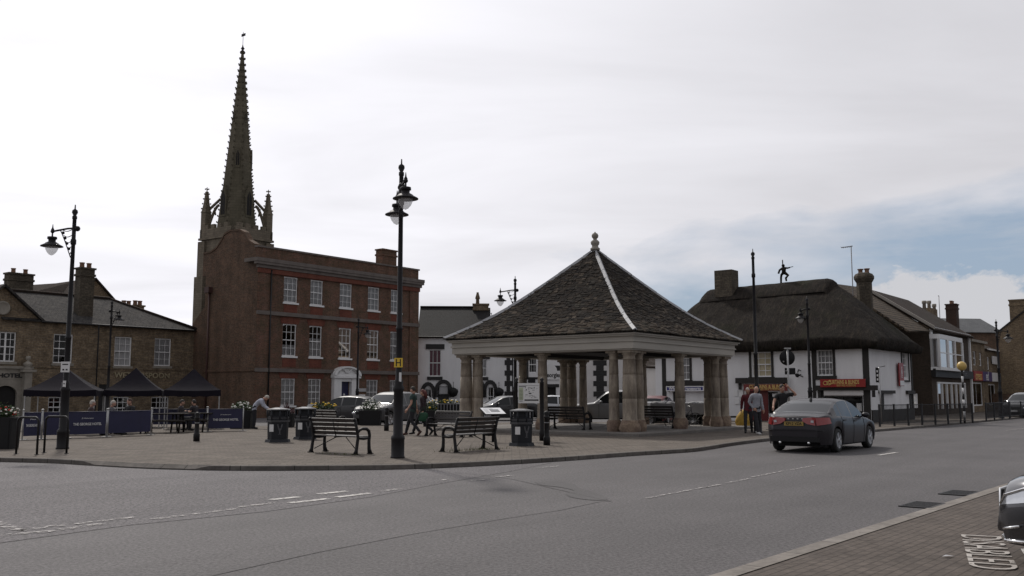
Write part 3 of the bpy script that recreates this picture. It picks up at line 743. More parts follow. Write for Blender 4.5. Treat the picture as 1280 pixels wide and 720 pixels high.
# ================================================================== THATCHED COTTAGE
TC=AT(1090,48.9,0); TC.z=0
TL=12.6; TO=TC+BX*TL; TA=ANG-PI/2
tf=Frame(TO,TA)
th=thing('thatched_cottage','long white cottage with deep dark thatched roof and black beams behind the turning car','cottage',TO,TA)
def RT(u0,v0,u1,v1): return tf.rect(u0,v0,u1,v1)
TE=4.15
tw=[RT(847,439,862,475),RT(939.5,440,964,471),RT(1021,437,1041,469.5)]
tg=[RT(841,489,857,512),RT(960,490,973,524),RT(1030,495,1079,528)]
DT=8.0
# side wall (right end) openings in its own frame
SF=Frame(TC,ANG)
sw=SF.rect(1127,440,1135,473); sg=SF.rect(1139,492,1147,510)
m=MB(); shell(m,TL,DT,TE,tw+[(a,b,max(c,.5),d) for a,b,c,d in tg],0,sideops=[sw,sg],side='r')
m.build('wall',stucco,th)
cur=[None,blindy,cream]
for i,w in enumerate(tw): window(th,*w,4 if i==2 else 3,4,curtain=[cream,blindy,cream][i],fm=white,fw=.06)
for i,w in enumerate(tg): window(th,w[0],w[1],max(w[2],.5),w[3],2,1,fm=black,split=False)
window(th,*sw,2,4,M=T(TL,0,0)@RZ(PI/2),curtain=cream); window(th,*sg,2,2,M=T(TL,0,0)@RZ(PI/2))
def strip(u,v0,v1,w=.2):
    bm_=MB(); x,z1=tf.p(u,v0); z0=tf.p(u,v1)[1]; bm_.box(x-w/2,-.035,max(z0,.1),x+w/2,-.003,min(z1,TE-.1)); bm_.build('timber_post',blackwood,th)
for w in tw: 
    bm_=MB(); bm_.box(w[0]-.14,-.045,w[2]-.1,w[0]-.003,-.003,w[3]+.1); bm_.box(w[1]+.003,-.045,w[2]-.1,w[1]+.14,-.003,w[3]+.1); bm_.box(w[0]-.2,-.06,w[2]-.22,w[1]+.2,-.046,w[2]-.01); bm_.build('window_surround',blackwood,th)
strip(829.5,430,530,.26); strip(1016,430,528,.17); 
bm_=MB(); bm_.box(TL-.34,-.04,.1,TL-.02,-.003,TE-.1); bm_.build('timber_post',blackwood,th)
# shopfronts: black bressumers with signs
def bress(u0,u1,v,vb,name='shop_beam',mat=None):
    a,z=tf.p(u0,v); b,_=tf.p(u1,v); z2=tf.p((u0+u1)/2,vb)[1]
    q=MB(); q.box(a,-.22,z2,b,-.061,z); q.box(a+.15,-.15,z2-.35,a+.3,-.061,z2-.003); q.box(b-.3,-.15,z2-.35,b-.15,-.061,z2-.003)
    return q.build(name,mat or blackwood,th)
bress(832,884,476.5,482); bress(921,986,472.5,479); bress(1020,1098,482,488)
def sign(u0,v0,u1,v1,mat,txt,size,tm,txt2=None,frame=None,depth=-.3,wk=.85):
    a,z0=tf.p(u0,v1,depth); b,z1=tf.p(u1,v0,depth)
    q=MB(); q.box(a,depth-.03,z0,b,depth+.05,z1,0)
    o=q.build('fascia_sign',mat,th); 
    if frame:
        f=MB(); e=.05; y0,y1=depth-.05,depth-.031
        f.box(a,y0,z0,b,y1,z0+e); f.box(a,y0,z1-e,b,y1,z1); f.box(a,y0,z0+e,a+e,y1,z1-e); f.box(b-e,y0,z0+e,b,y1,z1-e); f.build('sign_border',frame,o)
    t=MB(); zc=(z0+z1)/2+(.1*(z1-z0) if txt2 else 0)
    text_mb(t,txt,size,T((a+b)/2+(.03*(b-a) if txt2 else 0),depth-.04,zc)@STAND,.006,bold=.006,width=(b-a)*wk)
    if txt2: text_mb(t,txt2,size*.5,T((a+b)/2+.2,depth-.04,z0+.2*(z1-z0))@STAND,.006,width=(b-a)*wk*.62)
    t.build('sign_lettering',tm,o); return o,a,b,z0,z1
sign(833,482.5,880,489,signblue,'Whittle  Transports',.25,signwhite,frame=signwhite)
signred2b=paint('deep_red_sign',(.17,.02,.018),.5,var=.2)
gold=flat('gold_lettering',(.60,.42,.14),.5)
sign(930,480,985,488.5,signred2b,'CURTAINS & BLINDS',.3,gold,'BLINDS  MADE TO MEASURE',wk=.8)
o,a,b,z0,z1=sign(1025.5,473.5,1081.5,484,signred,'CURTAINS & BLINDS',.3,gold,'READY MADE  ALTERATIONS',wk=.68)
q=MB(); 
for k in range(2): q.tube([(a+.3+.18*k+.12*math.cos(t*PI/8),-.345,(z0+z1)/2+.1*math.sin(t*PI/8)) for t in range(17)],.02,6)
q.build('scissors_emblem',gold,o)
# white panel under the right sign, shop posters, stall risers
q=MB(); a,z0=tf.p(1030,494,-.1); b,z1=tf.p(1079,487.8,-.1); q.box(a,-.12,z0,b,-.01,z1); q.build('shop_blind',stucco2,th)
q=MB(); a,_=tf.p(916,486); b,_=tf.p(1013,486)
for (uu0,vv0,uu1,vv1) in ((918,487,922.5,495),(924,486,929,496),(931,486.5,936,497),(919,498,924,505),(966,492,971,496),(972,492,976,498)):
    a,z0=tf.p(uu0,vv1); b,z1=tf.p(uu1,vv0); q.box(a,-.05,z0,b,-.004,z1)
q.build('posters',signwhite,th)
q=MB(); a,z0=tf.p(931,523); b,z1=tf.p(960,487); q.box(a,-.05,.1,b,-.004,z1-.0); q.build('shop_front',signred2,th)
q=MB(); a,_=tf.p(1023,500); b,_=tf.p(1030,500); a2,_=tf.p(1079.5,500); q.box(a,-.05,.1,b,-.004,tf.p(1030,488)[1]); q.box(a2,-.05,.1,a2+.12,-.004,tf.p(1030,488)[1]); q.box(b,-.05,.1,a2,-.004,.48); q.build('shop_posts',blackwood,th)
q=MB(); a,z0=tf.p(1071,514,.25); b,z1=tf.p(1077,504,.25); q.box(a,.25,z0,b,.27,z1); q.build('window_card',signwhite,th)
# side wall details
SM=T(TL,0,0)@RZ(PI/2)
q=MB(); q.M=SM
a,z=SF.p(1108,487.5); b,_=SF.p(1118,487); 
q.box(SF.p(1098,490)[0],-.15,SF.p(1104,492)[1],SF.p(1116,490)[0],-.003,SF.p(1104,488)[1]); 
q.box(SF.p(1132,490)[0],-.15,SF.p(1138,492.5)[1],min(DT,SF.p(1151,490)[0]),-.003,SF.p(1138,488.2)[1])
q.box(SF.p(1136.5,500)[0],-.05,.1,SF.p(1138.5,500)[0],-.003,SF.p(1138,492.5)[1]); q.box(SF.p(1101,500)[0],-.05,.1,SF.p(1104,500)[0],-.003,SF.p(1104,492)[1])
q.box(DT-.25,-.05,.1,DT-.02,-.003,TE-.2)
q.box(0.0,-.06,.1,DT,-.0035,.75)
for w in (sw,): q.box(w[0]-.1,-.05,w[2]-.1,w[0],-.003,w[3]); q.box(w[1],-.05,w[2]-.1,w[1]+.14,-.003,w[3]); q.box(w[0]-.1,-.06,w[2]-.2,w[1]+.14,-.003,w[2]-.1)
q.build('side_beams',blackwood,th)
a,z0=SF.p(1121,482.5); b,z1=SF.p(1125,454)
q=MB(); q.M=SM; q.box(a,-.18,z0,b,-.12,z1); vs_=q.build('vertical_sign',signred,th)
q=MB(); 
for k in range(4): text_mb(q,'SALE'[k],.34,SM@T((a+b)/2,-.19,z1-.35-k*(z1-z0-.9)/3.2)@STAND,.005,bold=.008)
q.build('sign_lettering',signwhite,vs_)
q=MB(); q.M=SM; q.box(a+.02,-.2,z0+.03,b-.02,-.181,z0+.3); q.build('sign_footer',signwhite,vs_)
# ---- thatch: thick soft shape with an uneven surface
thatch=None
m,nt,b_=nmat('thatch'); ob=N(nt,'ShaderNodeTexCoord').outputs['Object']
n1=noise(nt,mapping(nt,ob,(22,5,3)),1.6,6,.7); n2=noise(nt,ob,.45,5,.6)
c=mixc(nt,(.016,.014,.013),(.052,.044,.037),ramp(nt,n1,[(.40,0),(.66,1)]))
c=mixc(nt,c,(.035,.04,.02),ramp(nt,n2,[(.55,0),(.75,.55)]))
c=mixc(nt,c,(.075,.060,.046),ramp(nt,noise(nt,mapping(nt,ob,(7,1.4,1.0)),1.0,6,.7),[(.52,0),(.70,.75)]))
c=mixc(nt,c,ramp(nt,noise(nt,ob,1.6,4),[(.3,.65),(.65,1.05)]),1.0,'MULTIPLY')
nt.links.new(c,b_.inputs['Base Color']); b_.inputs['Roughness'].default_value=1; b_.inputs['Specular IOR Level'].default_value=.1
bumpn(nt,b_,n1,.09,1.0); thatch=m
rz0=tf.p(1042,348,DT/2)[1]; rz1=tf.p(875,364,DT/2)[1]
rxa=tf.p(886,364,DT/2)[0]; rxb=tf.p(1040,348,DT/2)[0]
print('thatch',TL,DT,rz0,rz1,rxa,rxb)
import mathutils
def nz(p,s=1.0): return mathutils.noise.noise(Vector(p)*s)
def hipsurf(x0,x1,y0,y1,ze,zr0,zr1,rx0,rx1,thk=.38,nx=90,ny=48,dome=.35):
    """height surface over the plan rectangle, softly rounded, with thick cut eaves"""
    mb=MB(); H=[[0]*(ny+1) for _ in range(nx+1)]; vs=[]
    cy=(y0+y1)/2
    for i in range(nx+1):
        x=x0+(x1-x0)*i/nx
        for j in range(ny+1):
            y=y0+(y1-y0)*j/ny
            ty=1-abs(y-cy)/(cy-y0)
            tl=(x-x0)/max(rx0-x0,.01); tr=(x1-x)/max(x1-rx1,.01)
            zr=zr0+(zr1-zr0)*min(max((x-rx0)/(rx1-rx0),0),1)
            # smooth minimum of the planes
            k=9.0; v=[ty,tl,tr,1.0]; sm=-math.log(sum(math.exp(-k*a) for a in v))/k
            sm=max(0,min(1,sm+.045))
            z=ze+(zr-ze)*sm
            z+=.06*nz((x,y,0),.9)+.035*nz((x,y,3),3.1)
            vs.append((x+.05*nz((x,y,9),1.3),y+.05*nz((x,y,5),1.3),z))
    fs=[]
    W=ny+1
    for i in range(nx):
        for j in range(ny): fs.append((i*W+j,(i+1)*W+j,(i+1)*W+j+1,i*W+j+1))
    top=len(vs)
    border=[(i,0) for i in range(nx+1)]+[(nx,j) for j in range(1,ny+1)]+[(i,ny) for i in range(nx-1,-1,-1)]+[(0,j) for j in range(ny-1,0,-1)]
    rim=[]
    for (i,j) in border:
        p=vs[i*W+j]; cx=(x0+x1)/2; dx=.12*(1 if p[0]<x0+.3 else -1 if p[0]>x1-.3 else 0); dy=.12*(1 if p[1]<y0+.3 else -1 if p[1]>y1-.3 else 0)
        rim.append(len(vs)); vs.append((p[0]+dx,p[1]+dy,ze-thk+.03*nz(p,2)))
    nb=len(border)
    for k in range(nb):
        a=border[k]; b=border[(k+1)%nb]; fs.append((a[0]*W+a[1],rim[k],rim[(k+1)%nb],b[0]*W+b[1]))
    fs.append(tuple(rim))
    mb.add(vs,fs,0,True); return mb
tm_=hipsurf(-.55,TL+.6,-.6,DT+.5,TE+.12,rz1,rz0,rxa,rxb,thk=.34); tho=tm_.build('thatched_roof',thatch,th)
# raised block-cut ridge
rd=MB(); n=40; vs=[];fs=[]
prof=[(-1.32,-.99),(-1.25,-.86),(-.6,-.25),(-.2,.02),(.2,.02),(.6,-.25),(1.25,-.86),(1.32,-.99)]
slope=(rz0-TE)/(DT/2+.6)
for i in range(n+1):
    t_=i/n; x=rxa-.2+(rxb-rxa+.4)*t_; z=rz1+(rz0-rz1)*t_+.0-.25*max(0,1-min(t_,1-t_)/.05)**2
    for (py,pz) in prof: vs.append((x,DT/2+py,z+pz*slope*.98+.03*nz((x,py,1),1.5)))
W=len(prof)
for i in range(n):
    for j in range(W-1): fs.append((i*W+j,(i+1)*W+j,(i+1)*W+j+1,i*W+j+1))
fs.append(tuple(range(W))); fs.append(tuple(n*W+j for j in range(W-1,-1,-1)))
rd.add(vs,fs,0,True); rd.build('thatch_ridge',thatch,th)
# chimneys
cx,_=tf.p(908,350,DT/2-.6); zt=tf.p(908,338.5,DT/2-.6)[1]; chimney(th,cx,DT/2-.6,TE+1,1.15,.95,zt-TE-1,0,chimstone,collar=False)
cx,_=tf.p(1080,350,DT-1.4); zt=tf.p(1080,341,DT-1.4)[1]
q=MB(); q.lathe([(.44,TE),(.44,zt-.6),(.48,zt-.55),(.58,zt-.36),(.58,zt-.22),(.48,zt-.07),(.3,zt)],(cx,DT-1.4,0),8,sm=False,ph=PI/8); c=q.build('round_chimney',chimstone,th)
for k in (-.19,.19):
    q=MB(); q.lathe([(.15,0),(.13,.1),(.13,.22),(.18,.24),(.18,.29),(.05,.29)],(cx+k,DT-1.4,zt-.05),10); q.build('chimney_pot',claypot,c)
q=MB(); ax_,_=tf.p(1065.5,350,DT-1.9); zt2=tf.p(1065,307,DT-1.9)[1]; 
q.tube([(ax_,DT-1.9,TE+1),(ax_,DT-1.9,zt2)],.03,6); q.tube([(ax_-.55,DT-2.0,zt2-.08),(ax_+.1,DT-1.9,zt2-.03)],.025,6)
for k in range(5): q.tube([(ax_-.5+.12*k,DT-2.25,zt2-.07),(ax_-.5+.12*k,DT-1.7,zt2-.07)],.012,5)
q.build('tv_aerial',greymetal,th)
# straw figure on the ridge
fx,_=tf.p(980,350,DT/2); fz=rz1+(rz0-rz1)*(fx-rxa)/(rxb-rxa)+.2
fg=thing('ridge_figure','small dark straw archer figure dancing on top of the thatched ridge','roof ornament',TO+tf.x*fx+tf.y*(DT/2)+Vector((0,0,fz)),TA)
q=MB(); k=.42
def P_(x,z): return (x*k,0,z*k)
q.tube([P_(-.45,-.4),P_(-.42,.4),P_(-.35,.75),P_(-.1,1.0)],[.06,.07,.075,.1],8)
q.tube([P_(.35,-.2),P_(.28,.25),P_(.62,.6),P_(.15,1.0)],[.055,.07,.08,.1],8)
q.tube([P_(0,.95),P_(.02,1.3),P_(0,1.7),P_(0,1.85)],[.13,.13,.16,.07],8)
q.tube([P_(-.15,1.7),P_(-.6,1.45),P_(-.8,.95)],[.075,.065,.06],8); q.tube([P_(.15,1.7),P_(.6,1.65),P_(.95,1.72)],[.065,.05,.04],8)
q.sphere(P_(-.05,2.05),.10,10,8)
q.build('figure',thatch,fg)
q=MB(); q.tube([P_(-.1,1.7),P_(-.13,2.9)],.035,6); q.tube([P_(.5,1.6),P_(1.0,1.75),P_(1.4,1.8)],.02,6); q.build('sword',ironm,fg)
# wall lamp / camera
q=thing('wall_lamp','small dark scrolled lamp bracket on the white wall beneath the round sign','wall lamp',TO+tf.x*tf.p(1001,468)[0]+Vector((0,0,tf.p(1001,468)[1])),TA)
z=MB(); z.tube([(0,0,.2),(0,-.3,.25),(0,-.45,.1)],.03,6); z.tube([(0,0,0),(0,-.3,-.05),(.25,-.35,-.15)],.03,6); z.build('bracket',ironm,q)
z=MB(); z.lathe([(.03,-.12),(.1,-.07),(.13,.03),(.07,.09),(.02,.1)],(-.04,-.4,-.05),12); z.build('lantern',plasticb,q)

stripm2=paint('pale_verge',(.38,.35,.31),.85,var=.3)
# ================================================================== RIGHT HAND SHOPS (facades along AX)
S0=AT(1167,66,0); S0.z=0
f=Frame(S0,ANG)
xe=f.p(1211,430)[0]; ze=f.p(1167,411.5)[1]
s1=thing('bay_window_shop','dark brick shop with white upper bay window and black fascia beside the crossing beacon','shop',S0,ANG)
gw=f.rect(1172,478,1207,515); 
m=MB(); shell(m,xe,9,ze,[(gw[0],gw[1],.5,gw[3]),(f.p(1174,430)[0],f.p(1199,430)[0],f.p(1180,458)[1],f.p(1180,427)[1])],0); m.build('wall',brick('dark_shop_brick',(.12,.09,.07),(.09,.07,.055),(.1,.09,.08),patch=.5),s1)
rz=ze+2.6
zr=f.p(1120.5,371,4.5)[1]; zr2=f.p(1121,371,4.5)
r=MB()
r.slab([(-.35,-.4,ze-.05),(xe+.1,-.4,ze-.05),(xe+.1,4.5,zr),(-.35,4.5,zr)],.15); r.build('roof_slope',tileroof,s1)
r=MB(); r.slab([(-.35,9.3,ze-.05),(xe+.1,9.3,ze-.05),(xe+.1,4.5,zr),(-.35,4.5,zr)],.15); r.build('rear_roof',tileroof,s1)
r=MB(); r.add([(0,0,ze-.02),(0,9,ze-.02),(0,4.5,zr-.15)],[(0,1,2)]); r.build('gable',stonebrick,s1)
r=MB(); r.prism([(-.45,ze-.1),(4.5,zr+.02),(9.4,ze-.1),(9.4,ze+.12),(4.5,zr+.24),(-.45,ze+.12)],-.5,-.3,'x'); r.build('verge',stripm2,s1)
# pantiled return roof falling left behind the thatch
r=MB(); r.slab([(-.52,-.2,ze-.2),(-.52,4.5,zr-.05),(-6,4.5,zr-.3),(-6,-.2,ze-.5)],.12); r.slab([(-.52,9.2,ze-.2),(-.52,4.5,zr-.05),(-6,4.5,zr-.3),(-6,9.2,ze-.5)],.12); r.build('pantile_roof',pantile,s1)
m=MB(); m.box(-6,1.5,0,-.01,9,ze-.5); m.build('rear_wing',stonebrick,s1)
# bay
a=f.p(1171.5,430,-.5)[0]; b=f.p(1203,440,-.5)[0]; z0=f.p(1180,459,-.5)[1]; z1=f.p(1180,419,-.5)[1]
bay=MB(); 
P=[(a,0),(a+.25,-.6),(b-.25,-.6),(b,0)]
bay.prism([(p[0],p[1]) for p in P],z1-.32,z1,'z'); bay.prism(P,z0-.22,z0,'z')
for x in (a+.25,a+.25+(b-a-.5)*.33,a+.25+(b-a-.5)*.36,a+.25+(b-a-.5)*.66,b-.25):
    bay.box(x-.09,-.62,z0,x+.09,-.47,z1-.32)
for j in (.5,): bay.box(a+.25,-.58,z0+(z1-z0-.3)*j-.03,b-.25,-.53,z0+(z1-z0-.3)*j+.04)
bo=bay.build('bay_window',white,s1)
p=MB(); p.add([(a+.25,-.55,z0),(b-.25,-.55,z0),(b-.25,-.55,z1-.3),(a+.25,-.55,z1-.3)],[(0,1,2,3)]); p.add([(a,0,z0),(a+.25,-.55,z0),(a+.25,-.55,z1-.3),(a,0,z1-.3)],[(0,1,2,3)]); p.build('pane',glass,bo)
q=MB()
for k in range(4):
    x=a+.3+k*(b-a-.6)/4; n=8
    q.add([v for i in range(n+1) for v in ((x+i*.055,-.35+.02*(i%2),z0+.05),(x+i*.055,-.35+.02*(i%2),z1-.35))],[(2*i,2*i+2,2*i+3,2*i+1) for i in range(n)])
q.build('curtain',cream,bo)
pi_=MB(); pi_.box(0,-.14,f.p(1169,463)[1],.3,-.003,ze-.05); pi_.box(xe-.3,-.14,.1,xe-.02,-.003,ze-.05); pi_.box(0,-.2,ze-.05,xe,-.003,ze+.12); pi_.build('white_pilaster',white,s1)
q=MB(); zf0=f.p(1180,472)[1]; zf1=f.p(1180,462)[1]; q.box(-.05,-.3,zf0,xe-.35,-.003,zf1); fo=q.build('shop_fascia',black,s1)
q=MB(); text_mb(q,'GIFTS',.3,T(xe*.75,-.31,(zf0+zf1)/2)@STAND,.004); q.build('fascia_lettering',greymetal,fo)
sfm=MB(); zt=zf0-.02
k=6
for i in range(k+1):
    x=gw[0]+(gw[1]-gw[0])*i/k; sfm.box(x-.05,-.05,.5,x+.05,.1,gw[3])
sfm.box(gw[0],-.05,gw[3]-.12,gw[1],.1,gw[3]); so=sfm.build('shop_window',white,s1)
p=MB(); p.add([(gw[0],.03,.5),(gw[1],.03,.5),(gw[1],.03,gw[3]),(gw[0],.03,gw[3])],[(0,1,2,3)]); p.build('pane',glass,so)
ds_=MB()
for i in range(5): ds_.box(gw[0]+.4+i*.9,.3,.5,gw[0]+.75+i*.9,.35,1.1+.5*(i%3)); 
ds_.build('display',cream,so)
ds_=MB()
for i in range(7): ds_.sphere((gw[0]+.3+i*.75,.2,gw[3]-.35),.12,8,6)
ds_.build('warm_lights',flat('warm_shade',(.6,.45,.12),.6),so)

for k,(uu,vv) in enumerate(((1155,376),(1161,376),(1167.5,380))):
    cx,zt=f.p(uu,vv,7.2); q=MB(); q.lathe([(.2,zt-1.6),(.16,zt-.3),(.22,zt-.28),(.22,zt),(.1,zt)],(cx,7.2,0),10); q.build('tall_chimney_pot',trimstone,s1)
cx,zt=f.p(1162,386,7.2); q=MB(); q.box(cx-1.4,6.8,ze,cx+1.4,7.6,zt); q.build('rear_chimney',stonebrick,s1)
cx,zt=f.p(1173.5,370,4); q=MB(); q.tube([(cx,4,zr-1.2),(cx,4,zt)],.03,6); q.tube([(cx-.6,3.9,zt-.02),(cx+.5,4.1,zt)],.03,6); q.build('tv_aerial',greymetal,s1)
# brick shop with red and purple fascia
s2=thing('brick_shop','two storey brown brick shop with red and purple fascia sign near the road end','shop',S0+f.x*(xe+.02),ANG)
f_=Frame(S0+f.x*(xe+.02),ANG); L=f_.p(1231,440)[0]; ze2=f_.p(1213,427)[1]
ws=[f_.rect(1211.5,438,1214.5,455),f_.rect(1216.5,439,1220.5,456.5),f_.rect(1224,441,1227.5,457.5)]
gg=f_.rect(1215,478,1229,506)
m=MB(); shell(m,L,9,ze2,[w for w in ws if w[1]<L]+[(gg[0],min(gg[1],L-.3),.6,gg[3])],0); m.build('wall',stonebrick,s2)
q=MB(); q.box(-.02,-.25,ze2,L,.3,ze2+.2); q.build('parapet',trimstone,s2)
for w in ws:
    if w[1]<L: window(s2,*w,1,2,curtain=cream)
window(s2,gg[0],min(gg[1],L-.3),.6,gg[3],2,1,split=False,fw=.1)
zf0=f_.p(1220,476)[1]; zf1=f_.p(1220,464)[1]
xm=f_.p(1224.5,470)[0]
q=MB(); q.box(.15,-.25,zf0,xm,-.003,zf1); a=q.build('fascia_red_panel',signred,s2)
t=MB(); text_mb(t,'cress',1.0,T((.15+xm)/2,-.26,(zf0+zf1)/2)@STAND,.005,bold=.01,width=(xm)*.7); t.build('panel_lettering',gold,a)
f_end=f_.p(1236,470)[0]
q=MB(); q.box(xm,-.25,zf0,f_end,-.003,zf1); a=q.build('fascia_purple_panel',signpurple,s2)
t=MB(); text_mb(t,'ed',1.1,T((f_end+xm)/2-.1,-.26,(zf0+zf1)/2)@STAND,.005,bold=.01); t.build('panel_lettering',signwhite,a)
r=MB(); r.slab([(0,.3,ze2),(L,.3,ze2),(L,5,ze2+1.4),(0,5,ze2+1.4)],.1); r.build('roof',tileroof,s2)
cx,_=f_.p(1190,385,6.0); zt=f_.p(1190,377,6.0)[1]; print('ch',cx,L); chimney(s2,max(cx,.8),6.0,ze2-1,1.2,1.0,zt-ze2+1-.4,2,brick('chimney_brick',(.10,.06,.045),(.08,.05,.04),(.07,.06,.055)))
s3=thing('small_end_shop','small brown brick shop with blank white fascia at the far end of the row','shop',S0+f.x*(xe+L+.05),ANG)
f3_=Frame(S0+f.x*(xe+L+.05),ANG); L3_=f3_.p(1250,450)[0]; ze3=f3_.p(1233,437)[1]
w=f3_.rect(1234,446,1237,462); g3=f3_.rect(1236,480,1245,506)
m=MB(); shell(m,L3_,8,ze3,[w,(g3[0],g3[1],.6,g3[3])],0); m.build('wall',stonebrick,s3)
window(s3,*w,1,2,curtain=cream); window(s3,g3[0],g3[1],.6,g3[3],2,1,split=False,fw=.1)
r=MB(); r.slab([(0,-.2,ze3),(L3_+.1,-.2,ze3),(L3_+.1,4,ze3+1.9),(0,4,ze3+1.9)],.12); r.slab([(0,8.2,ze3),(L3_+.1,8.2,ze3),(L3_+.1,4,ze3+1.9),(0,4,ze3+1.9)],.12); r.build('roof',tileroof,s3)
q=MB(); a=f3_.p(1236.5,470)[0]; b=f3_.p(1248,470)[0]; q.box(max(a,0.01),-.25,f3_.p(1240,477)[1],b,-.003,f3_.p(1240,466)[1]); q.build('white_fascia',signwhite,s3)
q=MB(); a,z0=f3_.p(1238.5,455); b,z1=f3_.p(1244,446); q.box(a,-.2,z0,b,-.1,z1); q.build('wall_box',signwhite,s3)
gt=MB(); gt.box(-.0,-.3,ze3-.05,L3_,-.2,ze3+.08); gt.build('white_gutter',white,s3)
# grey roofed building behind
B4=AT(1201,110,0);B4.z=0; f4=Frame(B4,.15); g4=thing('grey_roof_house','brick house with pale grey slate roof rising behind the row of shops','house',B4,.15)
L4=f4.p(1250,420)[0]; z4=f4.p(1225,415)[1]; zr4=f4.p(1228,398,4)[1]
m=MB(); m.box(-3,0,0,L4,9,z4); m.build('wall',redbrick2,g4)
xr4=f4.p(1228,398,4)[0]
r=MB(); r.slab([(-3.2,-.3,z4-.05),(L4+.3,-.3,z4-.05),(xr4,4.5,zr4),(-1,4.5,zr4)],.1); r.slab([(L4+.3,-.3,z4-.05),(L4+.3,9.3,z4-.05),(xr4,4.5,zr4)],.1); r.slab([(-3.2,9.3,z4-.05),(L4+.3,9.3,z4-.05),(xr4,4.5,zr4),(-1,4.5,zr4)],.1); r.build('roof',slatelite,g4)
# stone gabled building on the right edge
B5=AT(1254,84,0);B5.z=0; f5=Frame(B5,-.6); g5=thing('stone_gable_house','yellow stone gabled house with tall chimney cut off by the right edge of the view','house',B5,-.6)
z5=f5.p(1254,413)[1]; zr5=f5.p(1276,388)[1]; xr5=f5.p(1282,388)[0]
m=MB(); m.prism([(0,0),(2*xr5,0),(2*xr5,z5),(xr5,zr5),(0,z5)],0,12,'y'); m.build('wall',yellowbrick,g5)
r=MB(); r.slab([(-.25,-.12,z5-.2),(xr5,-.12,zr5+.1),(xr5,12,zr5+.1),(-.25,12,z5-.2)],.12); r.slab([(2*xr5+.25,-.12,z5-.2),(xr5,-.12,zr5+.1),(xr5,12,zr5+.1),(2*xr5+.25,12,z5-.2)],.12); r.build('roof',slateroof,g5)
cx,_=f5.p(1276,380,1); zt=f5.p(1276,376.5,1)[1]; chimney(g5,cx,.7,z5,1.7,1.0,zt-z5,0,yellowbrick)
bw_=MB(); bw_.box(-1,-2.0,0,14,-1.7,f5.p(1268,492)[1]); bwo=bw_.build('brick_boundary_wall',redbrick2); bwo.location=B5; bwo.rotation_euler=(0,0,-.6); tag(bwo,'dark brick boundary wall in front of the yellow stone gabled house','wall')
# ================================================================== GROUND
def asphalt(name,c,var,agg=.35,sc=160,bump=.004):
    m,nt,b=nmat(name); ob=N(nt,'ShaderNodeTexCoord').outputs['Object']
    a=ramp(nt,noise(nt,ob,sc,5,.85),[(.38,max(.1,1-agg)),(.62,1+agg*.35)])
    big=ramp(nt,noise(nt,ob,.35,5,.6),[(.3,0),(.7,1)])
    col=mixc(nt,tuple(x*(1-var) for x in c),c,big)
    vr=N(nt,'ShaderNodeVectorRotate',rotation_type='Z_AXIS'); vr.inputs['Angle'].default_value=-ANG; nt.links.new(ob,vr.inputs['Vector'])
    tr=ramp(nt,noise(nt,mapping(nt,vr.outputs[0],(.05,.75,1)),1.0,4),[(.35,.84),(.65,1.05)])
    sp_=ramp(nt,noise(nt,ob,2.6,5,.7),[(.28,.80),(.42,1.0)]); col=mixc(nt,col,sp_,1,'MULTIPLY')
    col=mixc(nt,col,a,1,'MULTIPLY'); col=mixc(nt,col,tr,1,'MULTIPLY')
    nt.links.new(col,b.inputs['Base Color']); b.inputs['Roughness'].default_value=.82; b.inputs['Specular IOR Level'].default_value=.35
    bumpn(nt,b,noise(nt,ob,sc*2.2,2),bump,.7); return m
tarmac=asphalt('road_asphalt',(.120,.111,.113),.25,.65,24)
oldtar=asphalt('old_road_asphalt',(.150,.137,.143),.28,.95,20,.012)
darkseal=asphalt('seam_sealant',(.108,.100,.101),.1,.6,24,.0)
paving=brick('block_paving',(.205,.176,.148),(.155,.133,.113),(.08,.07,.062),bw=.40,bh=.20,ms=.012,patch=.6,patchc=(.13,.112,.098),vs=.8,bump=.005,mottle=.35)
baypav=brick('bay_block_paving',(.15,.125,.108),(.125,.105,.092),(.085,.072,.064),bw=.20,bh=.10,ms=.008,patch=.4,patchc=(.10,.085,.075),vs=.6,bump=.006,mottle=.35)
kerbm=brick('kerb_stone',(.20,.185,.17),(.165,.15,.14),(.06,.055,.05),bw=.92,bh=1000,ms=.012,patch=.5,patchc=(.11,.10,.09),vs=.9,off=0)
stripm=brick('flush_kerb_stone',(.30,.275,.25),(.26,.235,.21),(.11,.1,.09),bw=.92,bh=1000,ms=.012,patch=.35,patchc=(.18,.16,.145),vs=1.2,off=0)
def wornpaint(name,thr,c=(.62,.60,.56)):
    m,nt,b=nmat(name); ob=N(nt,'ShaderNodeTexCoord').outputs['Object']
    b.inputs['Base Color'].default_value=(*c,1); b.inputs['Roughness'].default_value=.8
    f=ramp(nt,noise(nt,ob,9,6,.75),[(thr,0),(thr+.1,1)]); nt.links.new(f,b.inputs['Alpha']); return m
mark=wornpaint('road_marking_paint',.40,(.48,.46,.44)); markw=wornpaint('worn_road_marking_paint',.47,(.34,.32,.31))
m=MB(); m.add([(-900,-300,0),(900,-300,0),(900,1500,0),(-900,1500,0)],[(0,1,2,3)]); struct('road',m,tarmac)
Z=.1
front=[G(u,v,0) for u,v in ((-260,574),(-60,576),(0,577.5),(70,579),(125,583),(190,586.5),(250,588),(330,588.5),(400,588),(480,587.3),(556,585),(640,580.5),(712,576),(780,570.5),(830,567.5),(868,565),(890,561.5),(911,557.8),(935,554.5),(958,551.6),(1010,547),(1092,540),(1145,535.5),(1217,528.8),(1262,524.6))]
